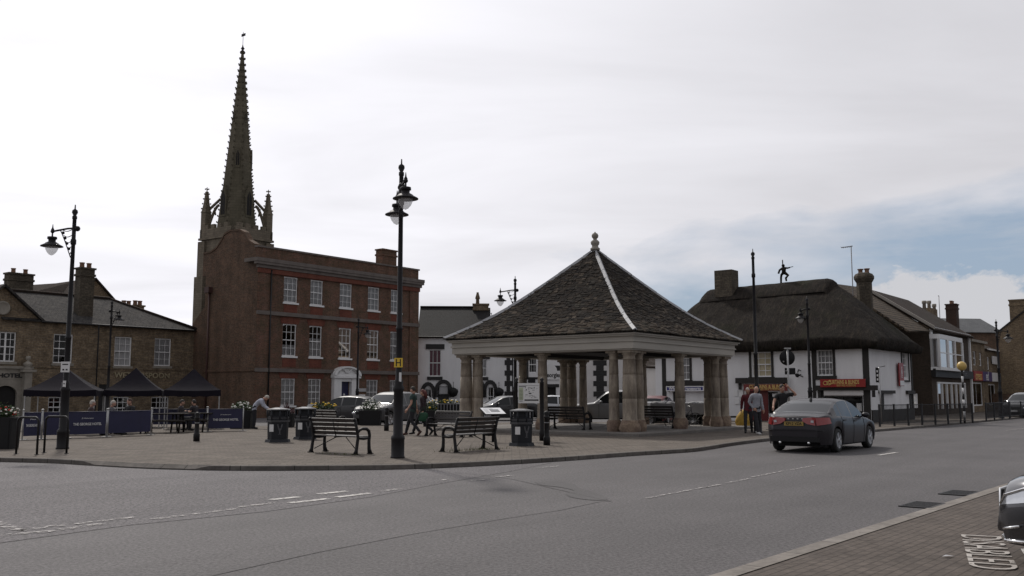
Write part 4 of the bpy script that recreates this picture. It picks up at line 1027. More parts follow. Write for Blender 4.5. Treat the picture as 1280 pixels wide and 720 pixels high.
# smooth the kerb line
def chaikin(P,n=2):
    for _ in range(n):
        Q=[P[0]]
        for a,b in zip(P,P[1:]): Q+= [a*.75+b*.25,a*.25+b*.75]
        Q.append(P[-1]); P=Q
    return P
front=chaikin(front)
end=front[-1]+AX*70
inner=[]
back=[end+BX*40, TC+AX*40+BX*4, TC+BX*1.0, TO-tf.y*1.6-tf.x*1.0, Vector((12.3,45.2,0)), Vector((8,50,0)), Vector((1.5,50.5,0)), Vector((-6,46,0)), Vector((-13.5,43.8,0)), Vector((-20,60,0)), Vector((-42,44,0)), Vector((-40,22,0))]
full=front+[end]
def offs(P,d):
    out=[]
    for i,p in enumerate(P):
        t=(P[min(i+1,len(P)-1)]-P[max(i-1,0)]).normalized(); out.append(p+Vector((-t.y,t.x,0))*d)
    return out
inn=offs(full,.14)
m=MB(); poly=[(p.x,p.y,Z) for p in inn]+[(p.x,p.y,Z) for p in back]
m.add(poly,[tuple(range(len(poly)))]); 
nb=len(back)
for i in range(nb-1):
    a,b=back[i],back[i+1]; m.add([(a.x,a.y,0),(b.x,b.y,0),(b.x,b.y,Z),(a.x,a.y,Z)],[(0,1,2,3)])
struct('pavement',m,paving,fix=False)
m=MB(); vs=[];fs=[]
# kerb with a dropped stretch
def kh(i):
    u=full[i]; 
    return .03 if (-9.5<u.x<-6.6 and u.y<24) else .092
prof_=[]
L=0; ku=[]
for i,p in enumerate(full):
    q=inn[i]; h=kh(i)
    vs+=[(p.x,p.y,0),(p.x,p.y,h),(p.x*.85+q.x*.15,p.y*.85+q.y*.15,h+.012 if h>.05 else h+.004),(q.x,q.y,Z+.003)]
for i in range(len(full)-1):
    for k in range(3): fs.append((i*4+k,(i+1)*4+k,(i+1)*4+k+1,i*4+k+1))
m.add(vs,fs); struct('kerb',m,kerbm)
# gutter strip of coarser old surface on the left
old=[(-260,574.5),(0,578),(70,579.6),(125,583.6),(190,587),(250,588.6),(330,589.2),(400,588.7),(480,588),(556,585.8),(640,581.3),(690,578.5),(640,589),(560,603),(460,622),(330,640),(160,657),(0,679),(-300,716)]
P=[G(u,v,0) for u,v in old]; m=MB(); m.add([(p.x,p.y,.004) for p in P],[tuple(range(len(P)))]); struct('old_road_surface',m,oldtar,fix=False)
def stripm_(name,pts,w,z,mat,kind='structure',close=None):
    P=[G(u,v,0) for u,v in pts]; n1=offs(P,w/2); n2=offs(P,-w/2); m=MB()
    vs=[(p.x,p.y,z) for p in n1]+[(p.x,p.y,z) for p in n2]; n=len(P)
    m.add(vs,[(i,i+1,n+i+1,n+i) for i in range(n-1)]); return struct(name,m,mat,fix=False)
stripm_('road_seam',chaikin([G2 for G2 in [(300,712),(400,690),(520,667),(640,647),(700,638),(751,627),(765,627)]],2) if False else [(120,752),(300,712),(400,690),(520,667),(640,647),(700,638),(751,627),(765,626)],.02,.008,darkseal)
stripm_('road_seam',[(568,591),(600,594),(640,599),(697,612),(763,627)],.022,.008,darkseal)
stn=paint('damp_road_stain',(.075,.07,.07),.6,var=.3,vs=3)
P=[G(u,v,0) for u,v in ((668,603),(700,602),(718,605),(722,610),(742,615),(765,625),(740,626),(712,622),(706,617),(722,614),(700,609),(676,607))]
P=chaikin(P+[P[0]],2)[:-1]; m=MB(); m.add([(p.x,p.y,.006) for p in P],[tuple(range(len(P)))]); struct('road_stain',m,asphalt('stain_asphalt',(.088,.082,.083),.1,.35,60),fix=False)
def dash(u0,v0,u1,v1,w=.12,mat=None,z=.012): stripm_('road_marking',[(u0,v0),((u0+u1)/2,(v0+v1)/2),(u1,v1)],w,z,mat or mark)
for a in ((338,625.5,374,621.8),(362,629.5,410,624.2),(398,618.3,434,614.6),(421,622.3,462,617.2)): dash(*a,w=.15)
for a in ((300,634.5,343,629.0),(478,614.5,500,611.5),(550,601,563,599.6),(590,601.3,604,599.8),(616,597.2,640,594.8),(672,585.5,700,582.8)): dash(*a,w=.13,mat=markw)
dash(808,623.5,884,609,.07,markw); dash(908,604.5,938,598.5,.07,markw); dash(985,588.5,1018,582.5,.09,markw); dash(1098,569.5,1121,566,.12); 
for a in ((940,597,980,589,),(880,610,900,606)): dash(*a,w=.07,mat=markw)
dash(1255,538.5,1285,535,.12,markw)
dash(-20,652,0,656,.2,markw); dash(0,656.5,30,664,.16,markw); dash(26,664,80,657,.16,markw); dash(0,670,70,664.5,.14,markw); dash(75,663,130,655,.14,markw); dash(95,656,170,647,.12,markw); dash(190,650,300,636,.12,markw)
# parking bay
K0=G(895,720,0); K1=G(1245,610,0); d=(K1-K0).normalized(); K0e=K0-d*14; K1e=K1+d*22; nr=Vector((d.y,-d.x,0))
m=MB(); P=[K0e+nr*.17,K1e+nr*.17,K1e+nr*16,K0e+nr*16]; m.M=Matrix.Identity(4)
# rotate the sheet frame so the block rows follow the kerb
ang=math.atan2(d.y,d.x); Mi=RZ(-ang)
m.add([tuple(Mi@Vector((p.x,p.y,.006))) for p in P],[(0,1,2,3)]); o=struct('parking_bay_paving',m,baypav,fix=False); o.rotation_euler=(0,0,ang)
m=MB(); P=[K0e-nr*.02,K1e-nr*.02,K1e+nr*.17,K0e+nr*.17]
m.add([tuple(Mi@Vector((p.x,p.y,.014))) for p in P],[(0,1,2,3)]); o=struct('flush_kerb',m,stripm,fix=False); o.rotation_euler=(0,0,ang)
# DISABLED bay lettering
t=MB(); rd_=Vector((-.40,-.917,0)).normalized(); ta=math.atan2(rd_.y,rd_.x)
c=G(1228,690,0)+Vector((.02,0,0))
text_mb(t,'DISABLED',.60,T(c.x,c.y,.018)@RZ(ta)@Matrix.Shear('XY',4,(0,0)) if False else T(c.x,c.y,.018)@RZ(ta),.001,bold=-.004,width=2.2)
o=struct('road_lettering',t,wornpaint('letter_paint',.36,(.40,.37,.34)),fix=False)
P=[G(u,v,0) for u,v in ((1276,688),(1300,684),(1300,692),(1280,695))]; m=MB(); m.add([(p.x,p.y,.018) for p in P],[(0,1,2,3)]); struct('road_marking',m,mark,fix=False)
# fallen leaf
P=G(1184,695,.02); m=MB(); m.add([(-.06,-.02,0),(.0,-.03,.006),(.07,0,.0),(.0,.03,.008)],[(0,1,2,3)]); tag(m.build('fallen_leaf',cream,loc=P),'pale dry leaf lying on the parking bay blocks','leaf')
# drain covers
for u,v,l in ((1153,631.5,'rectangular iron drain cover beside the flush kerb, nearer to the camera'),(1199,616.5,'rectangular iron drain cover beside the flush kerb, close to the parked car nose')):
    g_=MB(); 
    g_.box(-.38,-.22,0,.38,-.19,.012); g_.box(-.38,.19,0,.38,.22,.012); g_.box(-.38,-.19,0,-.35,.19,.012); g_.box(.35,-.19,0,.38,.19,.012)
    for k in range(8): g_.box(-.33+k*.085,-.19,.0,-.29+k*.085,.19,.011)
    g_.box(-.35,-.19,0,.35,.19,.002)
    o=g_.build('drain_cover',ironm,loc=G(u,v,.004)-nr*.0,rz=ang); tag(o,l,'drain cover','iron drain covers by the bay kerb')

# ================================================================== MARKET CROSS
h=4.355; CC=Vector((4.35,33.5,0))+(AX+BX)*h
zB,zT_=3.17,3.84; APZ=7.72
cross=thing('market_cross','open stone market shelter with steep slate pyramid roof on clustered columns','market shelter',CC,ANG)
m=MB(); e=h+.42; m.bbox(-e,-e,.0,e,e,.225,.03); m.build('stone_platform',paint('platform_stone',(.20,.185,.17),.9,var=.3,vs=1.5,bump=.006,bs=12,fine=.2),cross)
q_=h-.47
def column(x,y,r,ph=0):
    c=MB(); H=zB-.225
    rr=random.Random(int(x*100+y*10+r*1000))
    n=18
    prof=[(r*1.42,0),(r*1.5,.12),(r*1.45,.26),(r*1.28,.36),(r*1.22,.42),(r*1.04,.46),(r*1.03,1.0),(r*1.025,1.18),(r*.975,1.186),(r*.975,1.20),(r*1.02,1.206),(r*1.0,1.6),(r*.955,2.05),(r*.91,2.056),(r*.91,2.07),(r*.95,2.076),(r*.94,2.2),(r*.88,H-.34),(r*.97,H-.33),(r*.97,H-.30),(r*.87,H-.29),(r*.87,H-.2),(r*1.02,H-.15),(r*1.14,H-.10)]
    vs=[];fs=[]
    for k,(R,z) in enumerate(prof):
        for i in range(n):
            a=2*PI*i/n
            j=1+(.22 if z<.4 else .008)*mathutils.noise.noise(Vector((x*3+math.cos(a)*2.2,y*3+math.sin(a)*2.2,z*4)))
            vs.append((x+R*j*math.cos(a),y+R*j*math.sin(a),.225+z))
    lo=MB(); 
    for k in range(len(prof)-1):
        for i in range(n): fs.append((k*n+i,k*n+(i+1)%n,(k+1)*n+(i+1)%n,(k+1)*n+i))
    fs.append(tuple((len(prof)-1)*n+i for i in range(n)))
    c.v=[];
    c.add(vs,fs,0,True)
    for idx in range(len(c.f)):
        if idx<4*n: c.m[idx]=1
    c.box(x-r*1.18,y-r*1.18,zB-.095,x+r*1.18,y+r*1.18,zB-.003)
    c.build('column',[colstone,basestone],cross)
for sx in (-1,1):
    for sy in (-1,1):
        column(sx*q_,sy*q_,.255)
        column(sx*(q_-.66),sy*q_,.185); column(sx*q_,sy*(q_-.66),.185)
for s_ in (-1,1):
    column(s_*q_,0,.195); column(0,s_*q_,.195)
m=MB()
def ring(mb,a0,a1,z0,z1,mi=0):   # square ring: outer half a1, inner half a0
    mb.box(-a1,-a1,z0,a1,-a0,z1,mi); mb.box(-a1,a0,z0,a1,a1,z1,mi); mb.box(-a1,-a0,z0,-a0,a0,z1,mi); mb.box(a0,-a0,z0,a1,a0,z1,mi)
ring(m,h-.75,h-.12,zB,zB+.05); ring(m,h-.70,h-.05,zB+.052,zB+.30); ring(m,h-.70,h+.0,zB+.302,zB+.36); ring(m,h-.7,h-.04,zB+.362,zB+.5); ring(m,h-.7,h+.06,zB+.502,zB+.56); ring(m,h-.7,h+.12,zB+.562,zT_-.02)
m.build('fascia',fasciam,cross)
m=MB(); m.box(-h+.3,-h+.3,zB+.12,h-.3,h-.3,zB+.18)
for k in (-.55,.55): m.box(-h+.7,k*h/1.2-.1,zB-.02,h-.7,k*h/1.2+.1,zB+.119); 
m.build('ceiling',blackwood,cross)
he=h+.22
def zr_(s): return zT_+(APZ-zT_)*(s-.080*math.sin(PI*s)-.012*math.sin(2*PI*s))
under=MB(); ns=8
for k in range(4):
    under.M=RZ(k*PI/2)
    for i in range(ns):
        s0,s1=i/ns,(i+1)/ns; r0,r1=(he-.05)*(1-s0),(he-.05)*(1-s1)
        under.add([(-r0,-r0,zr_(s0)-.05),(r0,-r0,zr_(s0)-.05),(r1,-r1,zr_(s1)-.05),(-r1,-r1,zr_(s1)-.05)],[(0,1,2,3)])
under.M=Matrix.Identity(4); under.box(-he+.1,-he+.1,zT_-.06,he-.1,he-.1,zT_-.04)
under.build('roof_deck',blackwood,cross)
sl_mats=[paint('stone_slate_%s'%n,tuple((k*.6+.4*sum(c)/3)*1.12 for k in c),.97,var=.45,vs=7,bump=.012,bs=16,fine=.25,spec=.04) for n,c in (('grey',(.043,.035,.029)),('brown',(.054,.040,.029)),('dark',(.034,.029,.026)),('buff',(.10,.074,.05)),('lichen',(.066,.057,.044)))]
sl=MB(); rnd=random.Random(3)
ss=[0]; 
while ss[-1]<.985: ss.append(ss[-1]+.026-.010*ss[-1])
for k in range(4):
    sl.M=RZ(k*PI/2)
    for i in range(len(ss)-1):
        s0=ss[i]; s1=min(ss[i+1]+.012,1.0)
        r0=he*(1-s0); r1=he*(1-s1); z0=zr_(s0); z1=zr_(s1)
        x=-r0; wav=.02
        while x<r0-.02:
            w=rnd.uniform(.11,.34)*(1-.35*s0); x2=min(x+w,r0)
            xa,xb=x+.006,x2-.006
            xt0=max(min(xa,r1),-r1); xt1=max(min(xb,r1),-r1)
            if xb-xa>.02:
                j=rnd.uniform(-.022,.022); lift=rnd.uniform(.02,.045); d0=rnd.uniform(-.012,.012)
                sag=.03*mathutils.noise.noise(Vector((x*.6,k*7.1,s0*6)))
                yb=-r0+j*0-0.0-j; zb=z0+sag
                V_=[(xa,yb,zb+lift+d0),(xb,yb,zb+lift-d0),(xt1,-r1,z1+.012+sag),(xt0,-r1,z1+.012+sag),(xa,yb+.004,zb-.01),(xb,yb+.004,zb-.01)]
                t=rnd.random(); 
                if s0<.14: mi=rnd.choices([0,1,2,3,4],[1,2,.7,4,2])[0]
                else: mi=rnd.choices([0,1,2,3,4],[4,4,3,.5+.5*(k==3),.7])[0]
                sl.add(V_,[(0,1,2,3),(4,5,1,0),(4,0,3),(1,5,2)],mi)
            x=x2
sl.build('slate_covering',sl_mats,cross,fix=False)
hp=MB()
for k in range(4):
    hp.M=RZ(k*PI/2)
    n=12
    for i in range(n):
        s0=i/n+.003; s1=(i+1)/n-.0
        for sg in (0,1):
            pass
        r0,r1=he*(1-s0)+.01,he*(1-s1)+.01; z0,z1=zr_(s0)+.075,zr_(s1)+.07
        w=.125; 
        c0=Vector((-r0,-r0,z0)); c1=Vector((-r1,-r1,z1))
        a0=c0+Vector((w,0,-.05)); a1=c1+Vector((w,0,-.05)); b0=c0+Vector((0,w,-.05)); b1=c1+Vector((0,w,-.05))
        if s1>.97: a1=a0*.02+c1*.98; b1=c1
        up=Vector((0,0,.012+.006*(i%2)))
        hp.add([tuple(c0+up),tuple(c1+up),tuple(a1),tuple(a0),tuple(b1),tuple(b0)],[(0,3,2,1),(0,1,4,5)])
        hp.add([tuple(c0+up),tuple(a0),tuple(a0-Vector((0,0,.04))),tuple(c0-Vector((0,0,.03))),tuple(b0),tuple(b0-Vector((0,0,.04)))],[(0,1,2,3),(0,3,5,4)])
        
hp.M=Matrix.Identity(4); hp.lathe([(.24,APZ-.42),(.17,APZ-.15),(.12,APZ+.05)],(0,0,0),4,sm=False,ph=PI/4)
hp.build('lead_hip',leadm,cross,fix=False)
fn=MB(); fn.lathe([(.20,0),(.21,.08),(.15,.12),(.13,.2),(.18,.26),(.19,.36),(.14,.42),(.08,.46),(.08,.5),(.13,.55),(.15,.63),(.12,.71),(.04,.76),(.02,.8)],(0,0,APZ-.03),14); fn.build('finial',trimstone,cross)

# ================================================================== street furniture
def lantern(par,x,y,z,s=1.0):
    """z is the arm end height"""
    q=MB(); q.M=T(x,y,z)@Matrix.Scale(s,4)
    q.lathe([(.008,.20),(.02,.10),(.045,.05),(.02,.0),(.022,-.14),(.125,-.155),(.13,-.215),(.10,-.225),(.095,-.29),(.17,-.33),(.19,-.355),(.295,-.41),(.30,-.43),(.25,-.435),(.20,-.42)],n=18)
    o=q.build('lantern_hood',lampblack,par)
    g=MB(); g.M=q.M; g.lathe([(.175,-.425),(.17,-.48),(.135,-.57),(.07,-.65),(.01,-.68)],n=16); g.build('lamp_glass',lampmat,o)
    return o
m_,nt,b_=nmat('frosted_lamp_glass'); b_.inputs['Base Color'].default_value=(.6,.6,.6,1); b_.inputs['Roughness'].default_value=.15; b_.inputs['Transmission Weight'].default_value=.0; b_.inputs['Alpha'].default_value=.45
lampmat=m_
def lamp_post(loc,label,H=6.8,arms=((math.pi,1),),rz=0,arm=.62,azs=None,name='street_lamp',glen=1.0,grp='black ornamental lamp posts round the square'):
    o=thing(name,label,'street lamp',loc,rz,grp)
    p=MB()
    p.lathe([(.17,0),(.17,.03),(.155,.05),(.155,.42),(.165,.44),(.16,.50),(.115,.54),(.11,1.55),(.13,1.58),(.13,1.64),(.10,1.70),(.11,1.78),(.075,1.84),(.07,3.0),(.085,3.02),(.085,3.06),(.066,3.08),(.052,H-1.15),(.075,H-1.12),(.075,H-1.0),(.055,H-.97),(.052,H-.42),(.065,H-.4),(.065,H-.33),(.04,H-.31),(.08,H-.22),(.07,H-.16),(.02,H-.12),(.015,H)],(0,0,0),16)
    p.build('post',lampblack,o)
    for a,s in arms:
        c,d=math.cos(a),math.sin(a); z0=H-.66
        q=MB(); L=arm*s
        q.tube([(c*-.08,d*-.08,z0+.0),(c*.3*L,d*.3*L,z0-.02),(c*L,d*L,z0-.10)],.028,8); q.sphere((c*L,d*L,z0-.10),.055); q.sphere((-c*.09,-d*.09,z0-.02),.08)
        for i in range(5):    # scrollwork bracket
            t=i/5; r=.28*(1-t)
            q.tube([(c*(.06+r*k/6),d*(.06+r*k/6),z0-.05-.16*i-.05*math.sin(k/6*PI)) for k in range(7)],.012,5)
        q.tube([(c*.34*(1-k/8)+c*.06,d*.34*(1-k/8)+d*.06,z0-.04-.8*(k/8)**1.15) for k in range(9)],.014,5)
        for i in range(4): q.sphere((c*(.12+.06*(3-i)),d*(.12+.06*(3-i)),z0-.14-.15*i),.045,8,6)
        q.build('lamp_arm',lampblack,o)
        lantern(o,c*L,d*L,z0-.10)
    return o
def GP(u,v,z=.1): return G(u,v,z)
p1=GP(78,561); H1=HT(256,p1.y)-.1
l1=lamp_post(p1,'tall black lamp post with white notice standing beside the cycle hoops',H1,((PI,1),),arm=.6)
q=MB(); z=HT(459,p1.y)-.1; q.box(-.12,-.095,z-.14,.12,-.08,z+.15); s1_=q.build('white_notice',signwhite,l1); q=MB(); q.box(-.08,-.1,z+.06,.08,-.096,z+.09); q.box(-.07,-.1,z-.09,-.02,-.096,z-.05); q.box(.02,-.1,z-.09,.07,-.096,z-.05); q.build('notice_marks',black,s1_)
q=MB(); z=HT(480,p1.y)-.1; q.box(-.035,-.105,z-.09,.045,-.085,z+.09); q.build('small_sticker',signwhite,l1)
p2=GP(497,572.5); H2=HT(199,p2.y)-.1
l2=lamp_post(p2,'tallest black lamp post with two lanterns between the two front benches',H2,((-1.35,1),(-1.35+PI,1)),arm=1.0)
q=MB(); z=HT(453.5,p2.y)-.1; q.box(-.10,-.1,z-.11,.10,-.085,z+.11); hy=q.build('hydrant_sign',yellowm,l2); q=MB(); 
for a in ((-.06,-.085,-.035,.085),(.035,-.085,.06,.085),(-.035,-.012,.035,.012)): q.box(a[0],-.105,z+a[1],a[2],-.101,z+a[3])
q.build('hydrant_letter',black,hy)
q=MB(); z=HT(472,p2.y)-.1; q.box(.02,-.1,z-.1,.075,-.088,z+.12); q.build('small_sticker',signwhite,l2)
p=AT(644,44,.1); lamp_post(p,'black lamp post rising behind the left slope of the shelter roof',HT(345,44)-.1,((PI,1),),arm=.70)
p=AT(133,53,.1); lamp_post(p,'slim black lamp post directly in front of the buff stone pub wall',HT(374,53)-.1,((0.2,1),),arm=.42)
p=AT(446,63.5,.1); lamp_post(p,'black lamp post in front of the brick house beside its arched door',HT(396,63.5)-.1,((0.0,1),),arm=.62)
p=GP(947.5,541); lp=lamp_post(p,'bare black post without lantern beside the three pedestrians',HT(311,p.y)-.1,(),name='tall_post')
lp['category']='post'
p=AT(1014,49,.1); lamp_post(p,'black lamp post against the dark thatch left of the red shop sign',HT(370,49)-.1,((PI-.2,1),),arm=.35)
p=GP(1252,523); lamp_post(p,'black lamp post with lantern at the far right end of the guard rails',HT(399,p.y)-.1,((0.3,1),),arm=.85)
# bollards
def bollard(loc,label,H=.95):
    o=thing('bollard',label,'bollard',loc,0,'black cast iron bollards')
    q=MB(); q.lathe([(.10,0),(.10,.22),(.085,.25),(.07,.28),(.068,H-.22),(.085,H-.2),(.085,H-.17),(.06,H-.15),(.085,H-.08),(.07,H-.02),(.02,H)],n=16); q.build('shaft',ironm,o)
    q=MB(); q.lathe([(.0705,H-.36),(.0705,H-.33)],n=16); q.build('reflective_band',greymetal,o)
    return o
for u,vb,vt,l in ((245.5,551.5,515,'black bollard in the open space before the gazebos'),(683.5,556.5,513.5,'black bollard right beside the litter bin and noticeboard post'),(483,538.5,509,'black bollard between the flower planter and the tall lamp post')):
    p=GP(u,vb); bollard(p,l,HT(vt,p.y)-.1)
# cycle hoops
for (ua,ub,vb,vt,l) in ((20,46,568,521.5,'left cycle hoop beside the flower planter'),(55,83,566.5,520.5,'right cycle hoop in front of the lamp post')):
    a=GP(ua,vb-.5); b=GP(ub,vb+.5); H=HT(vt,a.y)-.1; w=(b-a).length; o=thing('cycle_hoop','black tubular steel '+l,'cycle stand',a,math.atan2((b-a).y,(b-a).x),'black cycle hoops')
    q=MB(); r=.13; pts=[(0,0,0),(0,0,H-r)]+[(r-r*math.cos(t*PI/12),0,H-r+r*math.sin(t*PI/12)) for t in range(1,7)]+[(w-r+r*math.sin(t*PI/12),0,H-r+r*math.cos(t*PI/12)) for t in range(0,7)]+[(w,0,0)]
    q.tube(pts,.028,10); q.build('hoop_tube',ironm,o)
    q=MB(); q.lathe([(.06,0),(.06,.012),(.03,.014)],n=12); q.lathe([(.06,0),(.06,.012),(.03,.014)],(w,0,0),12); q.build('foot_plates',ironm,o)
# benches: local x along the seat, front towards -y, back at +y
def make_bench(label,L=1.62):
    o=thing('park_bench',label,'bench',(0,0,0),0,'dark slatted benches with scrolled iron ends')
    for s_ in (-1,1):
        x=s_*(L/2+.02); q=MB()
        q.tube([(x,.28,0),(x,.25,.1),(x,.20,.42),(x,.24,.6),(x,.31,.86)],[.062,.042,.038,.036,.036],8,flat=1.0)
        q.tube([(x,-.22,0),(x,-.18,.12),(x,-.17,.3),(x,-.19,.46),(x,-.16,.57),(x,-.08,.625),(x,.05,.63),(x,.15,.6),(x,.22,.53)],[.065,.045,.04,.038,.042,.042,.038,.036,.034],8)
        q.tube([(x,-.2,.40),(x,0,.385),(x,.21,.40)],[.035,.035,.03],8)
        q.tube([(x,.31,.86),(x,.345,.875),(x,.36,.85),(x,.34,.83)],.026,6)
        q.box(x-.05,.22,0,x+.05,.35,.025); q.box(x-.05,-.29,0,x+.05,-.15,.025)
        q.build('bench_end',ironm,o)
    for k in range(5):
        q=MB(); y=-.2+k*.088; q.bbox(-L/2,y-.036,.42,L/2,y+.036,.447,.006); q.build('seat_slat',benchm,o)
    for k in range(4):
        t=k/3; z=.52+t*.32; y=.185+t*.105; q=MB(); q.M=T(0,y,z)@RX(-.3); q.bbox(-L/2,-.016,-.043,L/2,.016,.043,.006); q.build('back_slat',benchm,o)
    q=MB(); 
    q.tube([(-L/2+.02,.2,.1),(-.18,.0,.40)],.012,6); q.tube([(L/2-.02,.2,.1),(.18,.0,.40)],.012,6); q.tube([(0,.17,.4),(0,.31,.86)],.012,6); q.box(-.02,-.22,.40,.02,.22,.419)
    q.build('brace',ironm,o)
    return o
bench0=make_bench('dark slatted bench seen from behind, left of the tall twin lamp post')
def place_bench(o,c,face):      # face = direction the sitter looks
    o.location=c; o.rotation_euler=(0,0,math.atan2(face.y,face.x)+PI/2)
def bcent(*uv): 
    P=[GP(u,v) for u,v in uv]; return sum(P,Vector((0,0,0)))/len(P)
c=bcent((386.6,565.6),(447.5,568.4),(468,567.5),(405,563.8)); place_bench(bench0,c,AX)
def nb_(c,face,label):
    o=dup(bench0,c,0,label); place_bench(o,c,face); return o
nb_(bcent((546,565.7),(564,566.6),(606.6,559.3),(624.6,562)),BX,'dark slatted bench turned away beside the right litter bin, weeds at its feet')
nb_(AT(556,33.4,.1)+Vector((.1,0,0)),(AX*-1+Vector((0,0,0))),'dark slatted bench facing the camera behind the walking couple')
nb_(AT(409,36.0,.1),AX,'dark slatted bench half hidden behind the left front bench')
nb_(AT(712,36.6,.225),(AX),'dark slatted bench under the market shelter left of the near column cluster')
nb_(AT(822,38.3,.225),(AX),'dark slatted bench under the market shelter right of the near column cluster')
# litter bins
def make_bin(label):
    o=thing('litter_bin',label,'litter bin',(0,0,0),0,'black litter bins')
    def oct_(r,z0,z1,r2=None,mb=None): 
        mb.lathe([(r,z0),(r2 or r,z1)],(0,0,0),8,sm=False,ph=PI/8)
    q=MB(); oct_(.40,0,.09,.37,q); oct_(.315,.09,.62,.325,q); q.build('body',plasticb2,o)
    q=MB(); oct_(.36,.62,.68,.36,q); oct_(.345,.73,.76,.345,q); q.build('band',greyband,o)
    q=MB(); 
    for k in range(8):
        a=k*PI/4+PI/8; q.box(*(0,0,0,0,0,0)) if False else q.tube([(.315*math.cos(a),.315*math.sin(a),.66),(.335*math.cos(a),.335*math.sin(a),.99)],.03,6)
    oct_(.335,.66,.80,.335,q); oct_(.25,.80,.97,.25,q); oct_(.35,.96,.99,.36,q); q.build('hood',plasticb2,o)
    q=MB(); oct_(.375,.992,1.02,.36,q); oct_(.36,1.02,1.065,.12,q); q.build('lid',lidm,o)
    q=MB(); 
    for kk in (5,): 
        a=-PI/2-.42; 
        q.M=RZ(a+PI/2)@T(0,-.305,0); q.box(-.075,-.02,.33,.075,-.0,.55)
    so=q.build('paper_notice',signwhite,o)
    q=MB(); q.M=RZ(.42)@T(0,-.312,.42); 
    q.prism([(-.09,.13),(-.05,.15),(-.02,.02),(.0,.0),(.02,.02),(.05,.15),(.09,.13),(.05,-.02),(.02,-.06),(.02,-.15),(.05,-.18),(-.05,-.18),(-.02,-.15),(-.02,-.06),(-.05,-.02)],-.012,0,'y'); q.build('crest_emblem',paint('faded_crest',(.10,.10,.11),.6,var=.5,vs=20),o)
    return o
plasticb2=paint('bin_plastic',(.015,.017,.022),.5,spec=.3,var=.2,vs=4); greyband=paint('bin_band',(.05,.05,.055),.4,var=.2); lidm=paint('bin_lid',(.10,.10,.10),.3,var=.2)
bin0=make_bin('black octagonal litter bin with paper notice left of the front bench'); bin0.location=GP(347,552.5)
b2=dup(bin0,GP(381,549),.1,'black litter bin partly hidden behind the left front bench')
b3=dup(bin0,GP(652,557),.05,'black litter bin with crest beside the noticeboard post')
# noticeboard
pn=GP(677.5,551); pl=AT(645.5,pn.y+.1,.1)
nbd=thing('noticeboard','white map noticeboard on two black posts behind the right litter bin','noticeboard',pn,0)
Hn=HT(472,pn.y)-.1; xw=(pl-pn).x
for x in (0,xw):
    q=MB(); q.lathe([(.085 if x==0 else .05,0),(.085 if x==0 else .05,.3),(.07 if x==0 else .045,.34),(.062 if x==0 else .042,Hn-.18),(.075,Hn-.16),(.04,Hn-.12),(.07,Hn-.05),(.02,Hn)],(x,0,0),14); q.build('post',ironm,nbd)
zb0,zb1=HT(504,pn.y)-.1,HT(479,pn.y)-.1
q=MB(); q.box(xw+.06,-.03,zb0,-.08,.02,zb1); bd_=q.build('board',signwhite,nbd)
q=MB(); rnd=random.Random(5); W0,W1=xw+.06,-.08
q.box(W0+.02,-.036,zb1-.12,W0+.25,-.031,zb1-.10); q.box(W0+.2,-.036,zb0+.08,W1-.03,-.031,zb0+.12); q.box(W0+.02,-.036,zb1-.075,W1-.02,-.031,zb1-.07)
for k in range(26):
    x=rnd.uniform(W0+.2,W1-.08); z=rnd.uniform(zb0+.16,zb1-.14); q.box(x,-.036,z,x+rnd.choice([.015,.03,.08]),-.031,z+rnd.choice([.008,.03,.012]))
for k in range(9): q.box(W0+.03,-.036,zb0+.05+k*.045,W0+.14,-.031,zb0+.058+k*.045)
q.build('map_print',plasticb,bd_)
q=MB(); q.box(W0+.02,-.034,zb0+.1,W0+.16,-.0305,zb1-.14); q.build('legend_panel',paint('pale_green',(.5,.55,.4),.6),bd_)
# lectern
pl_=AT(616,29.5,.1); lc=thing('information_lectern','slanted white information panel on a dark leg behind the right front bench','information panel',pl_,.5)
q=MB(); q.tube([(0,0,0),(0,0,.85)],.04,8); q.tube([(0,0,.02),(0,0,.03)],.12,10); q.build('leg',ironm,lc)
q=MB(); q.M=T(0,0,.95)@RX(.42); q.box(-.37,-.24,-.012,.37,.24,.012); pn_=q.build('panel',ironm,lc)
q=MB(); q.M=T(0,0,.95)@RX(.42); q.box(-.35,-.22,.0125,.35,.22,.02); q.build('panel_sheet',paint('bright_white_sheet',(.8,.8,.8),.15,var=.03),pn_)
q=MB(); q.M=T(0,0,.95)@RX(.42); q.box(-.1,-.1,.0205,.22,.1,.022); q.box(-.3,.12,.0205,.05,.15,.022)
for k in range(5): q.box(-.3,-.15+k*.05,.0205,-.15,-.135+k*.05,.022)
q.build('panel_print',greymetal,pn_)
